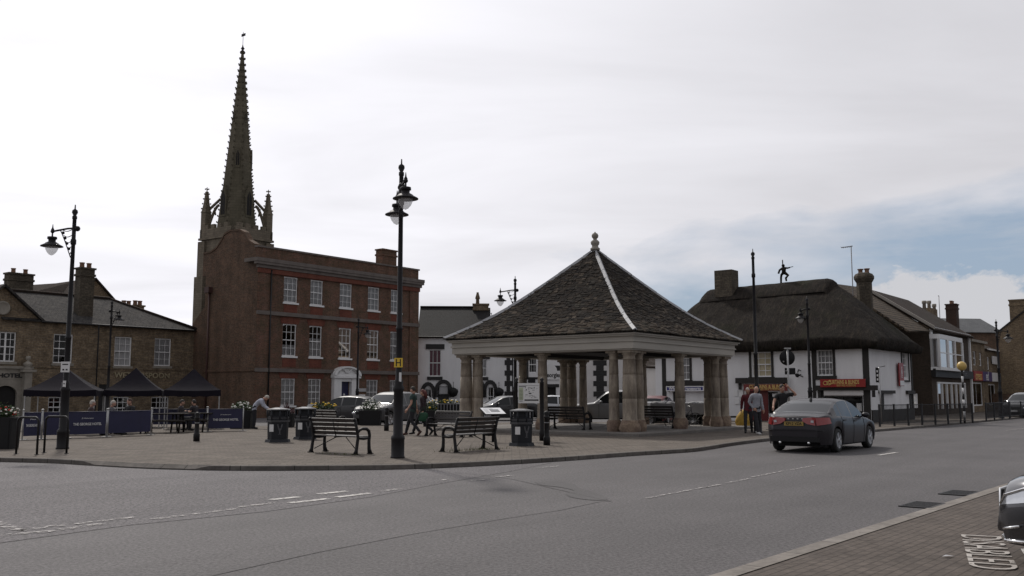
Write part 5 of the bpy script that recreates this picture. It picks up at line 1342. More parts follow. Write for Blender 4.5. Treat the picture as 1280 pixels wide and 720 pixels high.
# foliage helper
def leaves(mb,c,rad,n,size,rnd,mi=0,up=0,upright=False):
    for _ in range(n):
        while True:
            p=Vector((rnd.uniform(-1,1),rnd.uniform(-1,1),rnd.uniform(-1,1)))
            if p.length<1: break
        p=Vector((c[0]+p.x*rad[0],c[1]+p.y*rad[1],c[2]+p.z*rad[2]))
        s=size*rnd.uniform(.5,1.4); d=Vector((rnd.gauss(0,1),rnd.gauss(0,1),rnd.gauss(0,1)+up)).normalized(); e_=d.orthogonal().normalized()
        if upright: e_=e_*.35
        mb.add([tuple(p-e_*s*.4),tuple(p+d*s*.5),tuple(p+e_*s*.4),tuple(p-d*s*.5)],[(0,1,2,3)],mi)
def planter(loc,label,w=.9,d=.6,H=.6,rz=0,flo=(petw,),nf=40,spiky=False,ph=.35,seed=1,fs=.045,fh=1.0):
    o=thing('flower_planter',label,'planter',loc,rz,'black flower planters'); rnd=random.Random(seed)
    q=MB(); q.prism([(-w/2+.05,0),(w/2-.05,0),(w/2,H-.06),(w/2+.02,H-.06),(w/2+.02,H),(-w/2-.02,H),(-w/2-.02,H-.06),(-w/2,H-.06)],-d/2,d/2,'y')
    for x in (-w/2+.08,w/2-.14): q.box(x,-d/2-.012,-.0,x+.06,-d/2-.001,H-.07)
    q.build('tub',plasticb,o)
    q=MB(); leaves(q,(0,0,H+ph*.3),(w/2,d/2,ph*.55),260,.09,rnd,up=.6); leaves(q,(0,0,H+ph*.6),(w*.35,d*.3,ph*.6),90,.08,rnd,up=1)
    if spiky: 
        for k in range(26):
            a=rnd.uniform(0,2*PI); t=rnd.uniform(.2,.9); L=rnd.uniform(.35,.6); b=Vector((0,0,H)); e=Vector((math.cos(a)*L*t,math.sin(a)*L*t,H+L)); n=Vector((-math.sin(a),math.cos(a),0))*.022
            q.add([tuple(b-n),tuple(b+n),tuple(e)],[(0,1,2)])
    q.build('foliage',leafm if not spiky else spikym,o)
    if flo:
        q=MB()
        for k in range(nf):
            x,y=rnd.uniform(-w/2,w/2)*1.0,rnd.uniform(-d/2,d/2); z=H+ph*fh*rnd.uniform(.25,1.1)*(1-.5*abs(x)/w); q.sphere((x,y,z),fs*rnd.uniform(.6,1.3),6,4,rnd.randrange(len(flo)),(1,1,.6))
        q.build('flowers',list(flo),o)
    return o
spikym=paint('purple_spiky_leaves',(.09,.035,.04),.6,var=.4,vs=9)
p=GP(3,561); planter(p,'black tub of white and red flowers at the left edge of the view',.72,.5,.86,0,(petw,petw,petr),90,ph=.36,seed=2,fs=.032,fh=.75)
p=GP(302,535.5); planter(p,'black tub of white flowers behind the banner next to the bending man',.95,.6,.78,0,(petw,),30,ph=.35,seed=3,fs=.05)
p=GP(358,534); planter(p,'black tub with a purple spiky plant behind the left litter bin',.7,.6,.62,0,(),0,True,.25,seed=4)
p=GP(404,532); planter(p,'black tub of yellow flowers behind the hidden bench',1.2,.6,.78,0,(pety,),34,ph=.3,seed=5,fs=.05)
p=GP(463,531.5); planter(p,'wide black tub of white flowers left of the slim bollard',1.05,.6,.72,0,(petw,petw),26,ph=.5,seed=6,fs=.05)
p=GP(538,533); planter(p,'black tub of cream flowers between the walking couple and the bench',.7,.55,.72,0,(petw,pety),16,ph=.42,seed=7,fs=.055)
p=AT(557,58,.0); o=planter(p,'long railed flower trough with yellow blooms in front of the white pub',2.0,.5,.95,0,(pety,petw),34,ph=.28,seed=8,fs=.06)
q=MB(); 
for k in range(12): q.box(-1.05+k*.19,-.34,.05,-1.0+k*.19,-.30,1.0)
q.box(-1.1,-.345,.95,1.15,-.295,1.0); q.box(-1.1,-.345,.15,1.15,-.295,.2); q.build('trough_railing',greymetal,o)
# weeds by the right bench
q=MB(); rnd=random.Random(11); wc=bcent((606,560),(590,565))
for k in range(130):
    x=wc.x+rnd.gauss(0,.42); y=wc.y+rnd.gauss(0,.12)+(x-wc.x)*.9; a=rnd.uniform(0,6.28); L=rnd.uniform(.03,.10)+(.16 if rnd.random()<.05 else 0); q.add([(x-.006,y,.1),(x+.006,y,.1),(x+math.cos(a)*L*.4,y+math.sin(a)*L*.4,.1+L)],[(0,1,2)])
o=q.build('weeds',grassm,fix=False); tag(o,'straggly grass weeds growing from the paving under the right front bench','weeds'); o['kind']='stuff'
q=MB(); wc=bcent((410,567),(440,569))
for k in range(70):
    x=wc.x+rnd.gauss(0,.4); y=wc.y+rnd.gauss(0,.06)-(x-wc.x)*.6; a=rnd.uniform(0,6.28); L=rnd.uniform(.02,.05); q.add([(x-.006,y,.1),(x+.006,y,.1),(x+math.cos(a)*L*.4,y+math.sin(a)*L*.4,.1+L)],[(0,1,2)])
o=q.build('weeds',grassm,fix=False); tag(o,'short dry weeds in the paving under the left front bench','weeds'); o['kind']='stuff'

# ---- gazebos
def make_gazebo(loc,s,label,rz,he_=1.66,hp_=2.62):
    o=thing('gazebo',label,'gazebo',loc,rz,'black pop up gazebos outside the pub')
    q=MB(); a=s/2; n=8
    def P(k,t,w):   # side k, t from eave to peak, w along side -1..1
        r=a*(1-t); z=he_+(hp_-he_)*(t**1.25)-.06*(1-w*w)*(1-t)*.7
        return (w*r,-r,z)
    for k in range(4):
        q.M=RZ(k*PI/2); vs=[];fs=[]
        for i in range(n+1):
            for j in range(9): vs.append(P(k,i/n*.985,-1+j/4))
        for i in range(n):
            for j in range(8): fs.append((i*9+j,i*9+j+1,(i+1)*9+j+1,(i+1)*9+j))
        q.add(vs,fs,0,True)
    q.M=Matrix.Identity(4); co=q.build('canopy',tentm,o)
    q=MB()
    for k in range(4):
        q.M=RZ(k*PI/2); n=16; vs=[]
        for i in range(n+1):
            w=-1+2*i/n; zt=he_-.06*(1-w*w)*.7
            vs+=[(w*a,-a,zt),(w*(a+.015),-a-.01-.012*math.sin(i*2.3),zt-.25-.015*math.sin(i*1.7))]
        q.add(vs,[(2*i,2*i+2,2*i+3,2*i+1) for i in range(n)],0,True)
    q.build('valance',tentm,co)
    for sx in (-1,1):
        for sy in (-1,1):
            q=MB(); q.box(sx*(a-.05)-.022,sy*(a-.05)-.022,0,sx*(a-.05)+.022,sy*(a-.05)+.022,he_-.01); q.box(sx*(a-.05)-.06,sy*(a-.05)-.06,0,sx*(a-.05)+.06,sy*(a-.05)+.06,.01); q.build('leg',steel,o)
    return o
make_gazebo(AT(80,40.5,.1),2.75,'leftmost black gazebo, behind the lamp post with the white notice',.28,hp_=2.58)
make_gazebo(AT(167,42.5,.1),2.35,'middle black gazebo below the bronze wall lettering',.3,hp_=2.66)
make_gazebo(AT(240,41.5,.1),2.3,'rightmost black gazebo against the brick side wall',.3,hp_=2.6)
# ---- banner barriers
def banner(u0,v0,u1,v1,label,txt=True,h=.88):
    a=GP(u0,v0); b=GP(u1,v1); w=(b-a).length; o=thing('banner_barrier',label,'cafe barrier',a,math.atan2((b-a).y,(b-a).x),'navy banner barriers round the pub terrace')
    for x in (0,w):
        q=MB(); q.tube([(x,0,0),(x,0,h+.06)],.022,8); q.sphere((x,0,h+.08),.035,8,6); q.box(x-.16,-.04,0,x+.16,.04,.02); q.build('post',steel,o)
    q=MB(); n=14; vs=[]
    for i in range(n+1):
        x=.03+(w-.06)*i/n; y=.012*math.sin(i*1.3)
        vs+=[(x,y,.12),(x,y+.004,h)]
    q.add(vs,[(2*i,2*i+2,2*i+3,2*i+1) for i in range(n)],0,True); q.tube([(0,0,h),(w,0,h)],.012,6); bo=q.build('banner',navy,o)
    if txt:
        q=MB(); text_mb(q,'THE GEORGE HOTEL',.12,T(w/2,-.03,h*.52)@STAND,.002,bold=.002,width=w*.72); text_mb(q,'JD Wetherspoon',.055,T(w/2,-.03,h*.75)@STAND,.002,width=w*.3); q.build('banner_lettering',signwhite,bo)
    return o
banner(27.5,550,51,549,'short navy banner with white lettering seen through the left cycle hoop')
banner(52,548.8,82,548,'plain navy banner seen through the right cycle hoop',False)
banner(83,547.9,132.5,546.2,'navy banner with white lettering right of the left lamp post')
banner(134,546,188.5,543.6,'plain navy banner with people sitting behind it',False)
banner(259,539.5,303.5,538.5,'navy banner with white lettering between the bollard and the white flowers')
banner(190,534,258,533.5,'long plain navy banner low behind the picnic tables',False,.8)
# picnic tables
pic_m=paint('dark_picnic_timber',(.022,.018,.016),.9,var=.4,vs=4,spec=.15)
def make_picnic(label):
    o=thing('picnic_table',label,'picnic table',(0,0,0),0,'dark picnic tables on the pub terrace')
    for s_ in (-.6,.6):
        q=MB(); q.tube([(s_,-.5,0),(s_,-.22,.7)],.035,4); q.tube([(s_,.5,0),(s_,.22,.7)],.035,4); q.box(s_-.03,-.72,.38,s_+.03,.72,.44); q.build('trestle',benchm,o)
    q=MB()
    for k in range(4): q.bbox(-.85,-.37+k*.19,.7,.85,-.20+k*.19,.74,.006)
    q.build('table_top',benchm,o)
    for s_ in (-1,1): q=MB(); q.bbox(-.85,s_*.62-.13,.44,.85,s_*.62+.13,.475,.006); q.build('seat',benchm,o)
    return o
benchm=pic_m
t0=make_picnic('dark picnic table in the gap between two navy banners, left one'); t0.location=AT(206,36.5,.1); t0.rotation_euler=(0,0,.15)
dup(t0,AT(237,37.5,.1),.1,'dark picnic table in the gap between the banners, beside the bollard')
dup(t0,AT(112,34.9,.1),.1,'dark picnic table with people behind the lettered banner'); dup(t0,AT(160,36.2,.1),.1,'dark picnic table with a person behind the plain navy banner')

# ---- guard rails on the right
def guard(a,b,n,label,hh_=.98):
    w=(b-a).length; o=thing('guard_rail',label,'guard rail',a,math.atan2((b-a).y,(b-a).x),'black pedestrian guard rails')
    for i in range(n+1):
        x=w*i/n; q=MB(); q.box(x-.035,-.035,0,x+.035,.035,hh_+.04); q.build('post',black,o)
    q=MB(); q.box(0,-.018,hh_-.02,w,.018,hh_+.015); q.box(0,-.018,.14,w,.018,.17); q.build('rail',black,o)
    q=MB(); k=0; x=.1
    while x<w-.05: q.box(x-.007,-.007,.171,x+.007,.007,hh_-.021); x+=.105
    q.build('bars',black,o)
guard(GP(1100,533.5),GP(1216,529.0),7,'long black guard rail in front of the thatched cottage and bay window shop')
guard(GP(1233,526.6),GP(1262,523.4),3,'short black guard rail in front of the small end shop')
guard(GP(1263,522.6),GP(1290,521),2,'far black guard rail in front of the parked dark car on the right')
# beacon
p=GP(1206,529); o=thing('belisha_beacon','striped pole with round yellow globe at the crossing','crossing beacon',p,0)
Hb=HT(463,p.y)-.1; n=9
for i in range(n):
    q=MB(); q.lathe([(.05,Hb*i/n),(.05,Hb*(i+1)/n)],n=12); q.build('pole_band',signwhite if i%2 else black,o)
q=MB(); q.sphere((0,0,Hb+.22),.24,18,12); q.build('globe',paint('yellow_globe',(.55,.38,.11),.4,var=.1),o); q=MB(); q.lathe([(.07,0),(.09,.03),(.05,.05)],(0,0,Hb-.03),12); q.build('collar',black,o)
# round sign seen from the back
p=AT(987.5,40,.1); o=thing('round_traffic_sign','grey pole with round traffic sign and plate seen from behind','traffic sign',p,0)
Hs=HT(435.5,40)-.1; q=MB(); q.tube([(0,0,0),(0,0,Hs)],.045,10); q.box(-.12,-.05,Hs-.03,.14,.05,Hs+.03); q.build('pole',steel,o)
zc=HT(447,40)-.1; q=MB(); q.M=T(0,.07,zc)@RX(PI/2); q.lathe([(.33,-.01),(.33,.01)],n=32); q.build('disc',plasticb,o)
zc=HT(464,40)-.1; q=MB(); q.box(-.12,.06,zc-.14,.33,.075,zc+.14); q.build('plate',plasticb,o)
q=MB(); q.box(-.10,-.055,zc+.0,-.06,.055,zc+.03); q.sphere((-.18,-.0,HT(452,40)-.1),.035,8,6); q.build('bracket',steel,o)
p=GP(1102,530.5); o=thing('bus_stop_pole','thin grey pole with narrow timetable plate beside the cottage corner','bus stop',p,0); Hs=HT(459,p.y)-.1
q=MB(); q.tube([(0,0,0),(0,0,Hs)],.04,8); q.build('pole',steel,o); q=MB(); q.box(-.18,-.03,Hs-.75,-.045,.03,Hs-.02); q.tube([(0,0,Hs),(.3,0,Hs+.06)],.015,6); q.build('plate',plasticb,o); q=MB(); 
for k in range(3): q.box(-.15,-.035,Hs-.25-.2*k,-.08,-.031,Hs-.15-.2*k)
q.build('plate_marks',signwhite,o)
# yellow sack by the columns and the trailer etc.
q=MB(); p=GP(929.5,535); rnd=random.Random(2); vs,fs=sph((0,0,.38),.40,14,10,(.85,.6,1.05)); vs=[(x*(1+.1*mathutils.noise.noise(Vector((x*5,y*5,z*5))))*(1.15-1.05*max(0,z-.25)),y,max(0,z+.03*mathutils.noise.noise(Vector((x*9,y*9,z*9))))) for x,y,z in vs]
o=thing('yellow_sack','slumped yellow builders sack on the ground behind the right columns','sack',p); q.add(vs,fs,0,True); q.build('sack',paint('yellow_woven_sack',(.46,.29,.05),.8,var=.35,vs=6,bump=.04,bs=8),o)
q=MB(); q.box(-.5,-.3,0,.5,.3,.06); q.build('pallet',cream,o)

# scattered marks on the ground
rnd=random.Random(21)
q=MB()
for k in range(220):
    u=rnd.uniform(20,900); v=rnd.uniform(548,578); p=G(u,v,.1)
    if p.y<21.5 or p.y>31: continue
    r=rnd.uniform(.012,.035); q.add([(p.x+r*math.cos(a*PI/3),p.y+r*math.sin(a*PI/3),.1045) for a in range(6)],[(0,1,2,3,4,5)])
o=q.build('trodden_gum',paint('gum_spots',(.09,.08,.075),.8),fix=False); tag(o,'small dark trodden gum spots scattered over the square paving','gum spots'); o['kind']='stuff'
# ================================================================== CARS
def interp(P,x):
    if x<=P[0][0]: return P[0][1]
    for (a,b),(c,d) in zip(P,P[1:]):
        if a<=x<=c: 
            t=(x-a)/(c-a) if c>a else 0; return b+(d-b)*t
    return P[-1][1]
def smooth_interp(P,x,w=.05):
    return (interp(P,x-w)+2*interp(P,x)+interp(P,x+w))/4
def car(spec,label,loc,heading,paintm,group=None,name='parked_car'):
    """local x runs from nose (0) to tail (L); y half width; z up. heading = world direction the nose points"""
    L,W=spec['L'],spec['W']; top=spec['top']; belt=spec['belt']; sill=spec.get('sill',.24); wx=spec['wheels']; wr=spec['wr']
    ws=spec['ws']; rs=spec['rs']; sides=spec['sides']; tum=spec.get('tum',.42)
    o=thing(name,label,'car',loc,math.atan2(-heading.y,-heading.x),group)
    xs=set([0,.02,.05,.1,.18,.28,.4,L-.4,L-.28,L-.18,L-.1,L-.05,L-.02,L])
    x=0
    while x<L: xs.add(round(x,3)); x+=.12
    for c in wx:
        for k in range(-10,11): xs.add(round(c+(wr+.06)*math.sin(k/10*PI/2),3))
    for a,b in sides+[ws,rs]: xs.add(a); xs.add(b)
    xs=sorted(x for x in xs if 0<=x<=L); 
    xs=[x for i,x in enumerate(xs) if i==0 or x-xs[i-1]>.008]
    ring_=[]
    for x in xs:
        tz=smooth_interp(top,x,.04); bz=min(interp(belt,x),tz-.015)
        zb=sill+ (.10 if x<.1 or x>L-.1 else 0)
        inarch=False
        for c in wx:
            R=wr+.06
            if abs(x-c)<R:
                z2=wr+math.sqrt(max(R*R-(x-c)**2,0)); 
                if z2>zb: zb=z2
        e=min(x,L-x); 
        plan=1-.30*max(0,1-e/ .55)**2.2-.03*max(0,1-e/1.6)
        w=W/2*plan
        cab=max(0,tz-bz)
        wt=max(w*.93-tum*cab*.9, w*.45) if cab>.12 else w*.86
        zb=min(zb,bz-.06)
        m1=zb+(bz-zb)*.30; m2=zb+(bz-zb)*.68
        pts=[(w*.955,zb),(w*.985,m1),(w*1.0,m2),(w*.965,bz-.03),(w*.94,bz)]
        if cab>.12: pts+=[((w*.94)*.12+wt*.88,bz+cab*.86),(wt*.90,tz-.035),(wt*.55,tz-.004),(0,tz)]
        else: pts+=[(w*.89,bz+cab*.55),(w*.76,tz-.012),(w*.42,tz+.004),(0,tz+.010)]
        ring_.append(pts)
    n=len(ring_[0])
    def inr(x0,x1,r): return r[0]-1e-6<=x0 and x1<=r[1]+1e-6
    body=MB(); wsm=MB(); rsm=MB(); sm_=[MB() for _ in range(2*len(sides))]
    for i in range(len(xs)-1):
        x0,x1=xs[i],xs[i+1]
        for k in range(n-1):
            for sg in (1,-1):
                q=[(x0,sg*ring_[i][k][0],ring_[i][k][1]),(x1,sg*ring_[i+1][k][0],ring_[i+1][k][1]),(x1,sg*ring_[i+1][k+1][0],ring_[i+1][k+1][1]),(x0,sg*ring_[i][k+1][0],ring_[i][k+1][1])]
                tgt=body
                if k>=6 or k==5:
                    if inr(x0,x1,ws) and k>=6: tgt=wsm
                    elif inr(x0,x1,rs) and k>=6: tgt=rsm
                if k==4:
                    for j,s in enumerate(sides):
                        if inr(x0,x1,s): tgt=sm_[2*j+(sg<0)]
                tgt.add(q,[(0,1,2,3) if sg>0 else (3,2,1,0)],0,True)
    for i,sg in ((0,1),(len(xs)-1,-1)):
        P=[(xs[i],y,z) for y,z in ring_[i]]+[(xs[i],-y,z) for y,z in reversed(ring_[i][:-1])]
        body.add(P,[tuple(range(len(P)))])
    def merge(mb):   # weld shared vertices
        import bmesh
        me=bpy.data.meshes.new('t'); me.from_pydata(mb.v,[],mb.f); bm=bmesh.new(); bm.from_mesh(me); bmesh.ops.remove_doubles(bm,verts=bm.verts,dist=.001)
        bm.verts.ensure_lookup_table(); mb.v=[tuple(v.co) for v in bm.verts]; mb.f=[tuple(v.index for v in f.verts) for f in bm.faces]; mb.m=[0]*len(mb.f); mb.s=[len(f)<5 for f in mb.f]; bm.free(); bpy.data.meshes.remove(me)
    merge(body); b=body.build('body',paintm,o)
    for mb,nm in ((wsm,'windscreen'),(rsm,'rear_window')):
        if mb.f: merge(mb); mb.build(nm,carglass,o)
    for mb in sm_:
        if mb.f: merge(mb); mb.build('side_window',carglass,o)
    u=MB(); u.box(.40,-W/2*.78,sill-.06,L-.35,W/2*.78,sill+.3)
    for sx in wx: pass
    u.box(wx[0]+wr+.02,-W/2*.93,sill-.02,wx[1]-wr-.02,W/2*.93,sill+.12)
    u.build('underbody',plasticb,o)
    # dark inner arches
    a=MB()
    for c in wx: a.box(c-wr-.05,-W/2*.80,.2,c+wr+.05,W/2*.80,wr*2+.02)
    a.build('wheel_wells',plasticb,o)
    for c in wx:
        for sg in (-1,1):
            t=MB(); yo=sg*(W/2*.97); yi=yo-sg*.2; t.M=T(c,yo,wr)@RX(PI/2*sg)
            # lathe axis z -> outward direction is -z
            t.lathe([(wr*.62,.21),(wr*.93,.20),(wr,.16),(wr,.05),(wr*.95,.012),(wr*.68,.0),(wr*.66,.03)],n=28); wo=t.build('wheel',rubber,o)
            r=MB(); r.M=t.M; r.lathe([(wr*.68,.008),(wr*.66,.0),(wr*.62,.03),(wr*.60,.09),(.01,.10)],n=28)
            for k in range(5):
                r.M=t.M@RZ(k*2*PI/5); r.prism([(.03,-.035),(wr*.63,-.05),(wr*.63,.05),(.03,.035)],.0,.05,'z')
            r.M=t.M; r.lathe([(.06,-.005),(.07,.02),(.07,.06)],n=12)
            r.build('rim',alloy if spec.get('alloy',1) else greymetal,wo)
    for xd in spec.get('doors',[]):
        for sg in (-1,1):
            dl=MB(); i=min(range(len(xs)),key=lambda k:abs(xs[k]-xd)); P=ring_[i][:5]
            dl.tube([(xd,sg*(y+.0015),z) for y,z in P],.006,4); dl.build('door_seam',plasticb,o)
    for xd in spec.get('handles',[]):
        for sg in (-1,1):
            i=min(range(len(xs)),key=lambda k:abs(xs[k]-xd)); y,z=ring_[i][3]; hd=MB(); hd.box(xd-.1,sg*y,z-.09,xd+.1,sg*(y+.035),z-.06); hd.build('door_handle',spec.get('hm',paintm),o)
    mx=spec['mirror']; i=min(range(len(xs)),key=lambda k:abs(xs[k]-mx)); y,z=ring_[i][4]
    for sg in (-1,1):
        q=MB(); q.sphere((mx,sg*(y+.12),z+.07),.1,10,8,0,(.7,1.15,.75)); q.tube([(mx,sg*(y-.03),z+.01),(mx,sg*(y+.08),z+.05)],.02,6); q.build('wing_mirror',paintm,o)
    o['_']=0; del o['_']
    return o,ring_,xs
def surf(ring_,xs,x,k):
    i=min(range(len(xs)),key=lambda j:abs(xs[j]-x)); return ring_[i][k]
saloon=dict(L=4.63,W=1.86,sill=.22,wr=.325,wheels=(.93,3.70),ws=(1.28,1.98),rs=(3.32,4.16),sides=[(1.55,2.42),(2.50,3.32),(3.38,3.72)],
 top=[(0,.42),(.02,.60),(.10,.70),(.35,.80),(.9,.90),(1.25,.96),(1.6,1.18),(1.98,1.38),(2.3,1.455),(2.8,1.475),(3.2,1.44),(3.55,1.33),(4.16,1.045),(4.40,1.01),(4.54,.985),(4.60,.90),(4.63,.55)],
 belt=[(0,.5),(.3,.74),(1.2,.90),(2.5,.94),(3.7,.99),(4.2,.97),(4.63,.7)],doors=[1.52,2.46,3.40],handles=[2.32,3.2],mirror=1.62)
suv=dict(L=4.6,W=1.88,sill=.32,wr=.36,wheels=(.88,3.62),ws=(1.15,1.75),rs=(4.16,4.5),sides=[(1.5,2.35),(2.43,3.3),(3.38,4.1)],
 top=[(0,.5),(.02,.75),(.12,.9),(.5,1.0),(1.15,1.10),(1.75,1.56),(2.1,1.68),(2.9,1.70),(3.8,1.66),(4.16,1.60),(4.5,1.12),(4.58,1.0),(4.6,.6)],
 belt=[(0,.6),(.4,.92),(1.2,1.02),(3.6,1.10),(4.3,1.08),(4.6,.8)],doors=[1.45,2.39,3.34],handles=[2.25,3.2],mirror=1.5)
pickup=dict(L=5.2,W=1.9,sill=.42,wr=.38,wheels=(.95,4.05),ws=(1.45,2.05),rs=(3.42,3.60),sides=[(1.75,2.55),(2.63,3.42)],
 top=[(0,.6),(.02,.85),(.12,1.0),(.6,1.08),(1.45,1.16),(2.05,1.66),(2.3,1.76),(3.0,1.78),(3.42,1.74),(3.62,1.22),(3.70,1.20),(5.1,1.20),(5.18,1.16),(5.2,.7)],
 belt=[(0,.7),(.4,1.0),(1.5,1.12),(3.5,1.16),(5.2,1.1)],doors=[1.7,2.59,3.5],handles=[2.45,3.35],mirror=1.8,hm=chrome)
hatch=dict(L=4.1,W=1.76,sill=.22,wr=.31,wheels=(.82,3.38),ws=(.98,1.62),rs=(3.72,4.02),sides=[(1.35,2.2),(2.28,3.1),(3.15,3.55)],
 top=[(0,.42),(.02,.62),(.12,.74),(.5,.86),(.98,.95),(1.62,1.36),(1.95,1.47),(2.6,1.50),(3.3,1.45),(3.72,1.37),(4.02,.98),(4.08,.85),(4.1,.5)],
 belt=[(0,.5),(.4,.78),(1.1,.90),(3.3,.98),(3.9,.94),(4.1,.7)],doors=[1.3,2.24,3.12],handles=[2.1,3.0],mirror=1.35)
# --- main saloon driving away
cp_=flat('saloon_paint',(.017,.015,.019),.38,.05,.15,.3)
# the tail is at x=L; rear right wheel ground point measured in the photograph
wr_=GP(1043,565.5,0); hd_=AX
right=Vector((AX.y,-AX.x,0))
base=wr_-right*.90+AX*3.70+Vector((.14,0,0))      # nose position on the centre line
v_,rg,xs_=car(saloon,'dark grey saloon car turning away with red tail lamps and yellow number plate',base,AX,cp_,name='saloon_car')
L=4.63
for sg in (-1,1):
    q=MB()   # wrap-round tail lamps following the body surface
    idx=[i for i,x in enumerate(xs_) if x>4.22]
    q2=MB()
    vs=[];
    zl=[(.99,.76),(.985,.74),(.97,.73)]
    pts=[]
    for i in idx:
        x=xs_[i]; w=rg[i][2][0]; b=rg[i][4][1]
        t=(x-4.22)/(L-4.22)
        vs+=[(x,sg*(w*1.0+.004),.74+.06*(1-t)),(x,sg*(rg[i][4][0]+.012),.955-.0*t)]
    n=len(idx)
    q.add(vs,[(2*i,2*i+2,2*i+3,2*i+1) for i in range(n-1)],0,True)
    w=rg[-1][2][0]; 
    ye=abs(vs[-1][1])
    q.add([(L+.012,sg*ye,.955-.0),(L+.012,sg*ye,.74),(L+.022,sg*(ye-.22),.78),(L+.024,sg*(ye-.36),.86),(L+.016,sg*(ye-.34),.94),(L+.01,sg*(ye-.1),.96)],[(0,1,2,3,4,5)])
    q.add([(L-.05,sg*ye,.955-.0),(L-.05,sg*ye,.74),(L-.05,sg*(ye-.22),.78),(L-.05,sg*(ye-.36),.86),(L-.05,sg*(ye-.34),.94),(L-.05,sg*(ye-.1),.96)],[(0,5,4,3,2,1)])
    q.add([(L+.012,sg*ye,.74),(L+.022,sg*(ye-.22),.78),(L+.024,sg*(ye-.36),.86),(L-.05,sg*(ye-.36),.86),(L-.05,sg*(ye-.22),.78),(L-.05,sg*ye,.74)],[(0,1,4,5),(1,2,3,4)])
    tl=q.build('tail_light',redlens,v_,fix=False)
    q=MB(); q.box(L+.02,sg*(ye-.12),.82,L+.027,sg*(ye-.04),.88); q.build('reverse_lens',clearlens,tl)
q=MB(); q.box(L+.0,-.27,.73,L+.018,.27,.84); q.build('number_plate',platey,v_)
q=MB(); text_mb(q,'KP12 VZA',.10,T(L+.022,0,.785)@RZ(PI/2)@STAND,.001,bold=.002,width=.44); 
pn_=q.build('plate_lettering',plasticb,[c for c in v_.children if c.name.startswith('number_plate')][0])
q=MB(); 
for k in range(5): q.box(L-.0,-.30+k*.13,.905,L+.014,-.255+k*.13,.935)
q.build('boot_lettering',chrome,v_)
q=MB(); q.box(L-.12,-.68,.30,L+.02,.68,.44); q.build('bumper_insert',plasticb,v_)
q=MB(); q.box(L-.1,-.80,.60,L+.018,.80,.612); q.tube([(L-.02,-.66,.965),(L+.01,0,.995),(L-.02,.66,.965)],.006,4); q.build('bumper_seam',plasticb,v_)
q=MB(); q.prism([(3.36,1.40),(3.28,1.50),(3.20,1.43)],-.02,.02,'y'); q.build('roof_aerial',plasticb,v_)
for sg in (-.4,.4): q=MB(); q.tube([(L-.05,sg,.27),(L+.03,sg,.27)],.035,10); q.build('exhaust_tip',chrome,v_)
# --- parked cars
def parked(spec,u,Y,face,label,pm,tail=False,along=.5):
    c=AT(u,Y,0); c.z=.0
    f=face.normalized(); nose=c+f*spec['L']*along
    o,r,x=car(spec,label,nose,f,pm,'cars parked round the square')
    for sg in (-1,1):
        w=r[6][3][0]; zb=interp(spec['belt'],.15)
        q=MB(); q.sphere((.12,sg*(w-.14),zb-.06),.12,10,8,0,(1.0,1.3,.6)); q.build('headlight',clearlens,o)
        w=r[-5][3][0]; zt=interp(spec['belt'],spec['L']-.1)
        q=MB(); q.sphere((spec['L']-.09,sg*(w-.08),zt-.08),.12,10,8,0,(.9,.8,1.5)); q.build('tail_light',redlens,o)
    q=MB(); q.box(-.02,-.26,.42,.0,.26,.53); q.build('number_plate',signwhite,o)
    q=MB(); q.box(spec['L'],-.26,.62,spec['L']+.02,.26,.73); q.build('number_plate',yellowm,o)
    q=MB(); q.box(-.012,-.5,.60,.01,.5,.72); q.build('grille',plasticb,o)
    return o
left=Vector((-1,0,0))
parked(pickup,771,46.5,Vector((-1,.06,0)),'silver grey pickup parked beyond the shelter with chrome door handles',flat('silver_paint',(.22,.22,.225),.45,.3,.2))
parked(hatch,822,50.5,Vector((.35,.93,0)),'dark red hatchback parked right behind the pickup tail',flat('dark_red_paint',(.12,.02,.02),.42,.1,.3))
parked(saloon,628,57,Vector((-.9,-.42,0)),'black saloon parked in front of the white pub with light on its windscreen',flat('black_paint_car',(.02,.02,.022),.42,.1,.3))
parked(hatch,700,61,Vector((1,.05,0)),'pale silver hatchback seen beneath the noticeboard height between shelter columns',flat('pale_silver_paint',(.45,.46,.48),.45,.3,.2))
parked(suv,489,47.5,Vector((-.45,-.89,0)),'grey four wheel drive parked behind the tall twin lamp post',flat('grey_suv_paint',(.08,.08,.085),.5,.2,.1))
parked(hatch,433,52,Vector((-.9,.4,0)),'small black hatchback parked in front of the brick house door',flat('black_hatch_paint',(.018,.018,.02),.42,.1,.3))
parked(suv,1284,63,Vector((-.75,-.66,0)),'dark people carrier parked at the far right end of the street',flat('dark_suv_paint',(.02,.022,.024),.32,.3,1))
parked(hatch,514,58,Vector((-.35,-.93,0)),'white van like car mostly hidden behind the walking couple',flat('white_car_paint',(.6,.6,.6),.45,.1,.2))
# --- near car on the right: nose only
blk=flat('near_car_paint',(.055,.055,.06),.22,.6,1)
near=dict(L=4.7,W=1.86,sill=.22,wr=.34,wheels=(.90,3.72),ws=(1.35,2.05),rs=(3.6,4.2),sides=[(1.6,2.5),(2.58,3.4),(3.46,3.8)],
 top=[(0,.30),(.015,.56),(.03,.70),(.07,.765),(.16,.81),(.45,.88),(.9,.955),(1.35,1.01),(2.05,1.38),(2.4,1.45),(3.2,1.44),(4.2,1.08),(4.6,.98),(4.7,.55)],
 belt=[(0,.5),(.1,.68),(.3,.76),(1.3,.93),(3.7,.99),(4.7,.8)],doors=[1.52,2.54,3.44],handles=[2.4,3.3],mirror=1.7)
nh=BX
npos=Vector((4.95,9.50,0))
nc,r_,x_=car(near,'dark grey car nose with chrome trimmed grille entering from the right edge',npos,nh,blk,name='dark_car')
q=MB(); # grille
vs=[]
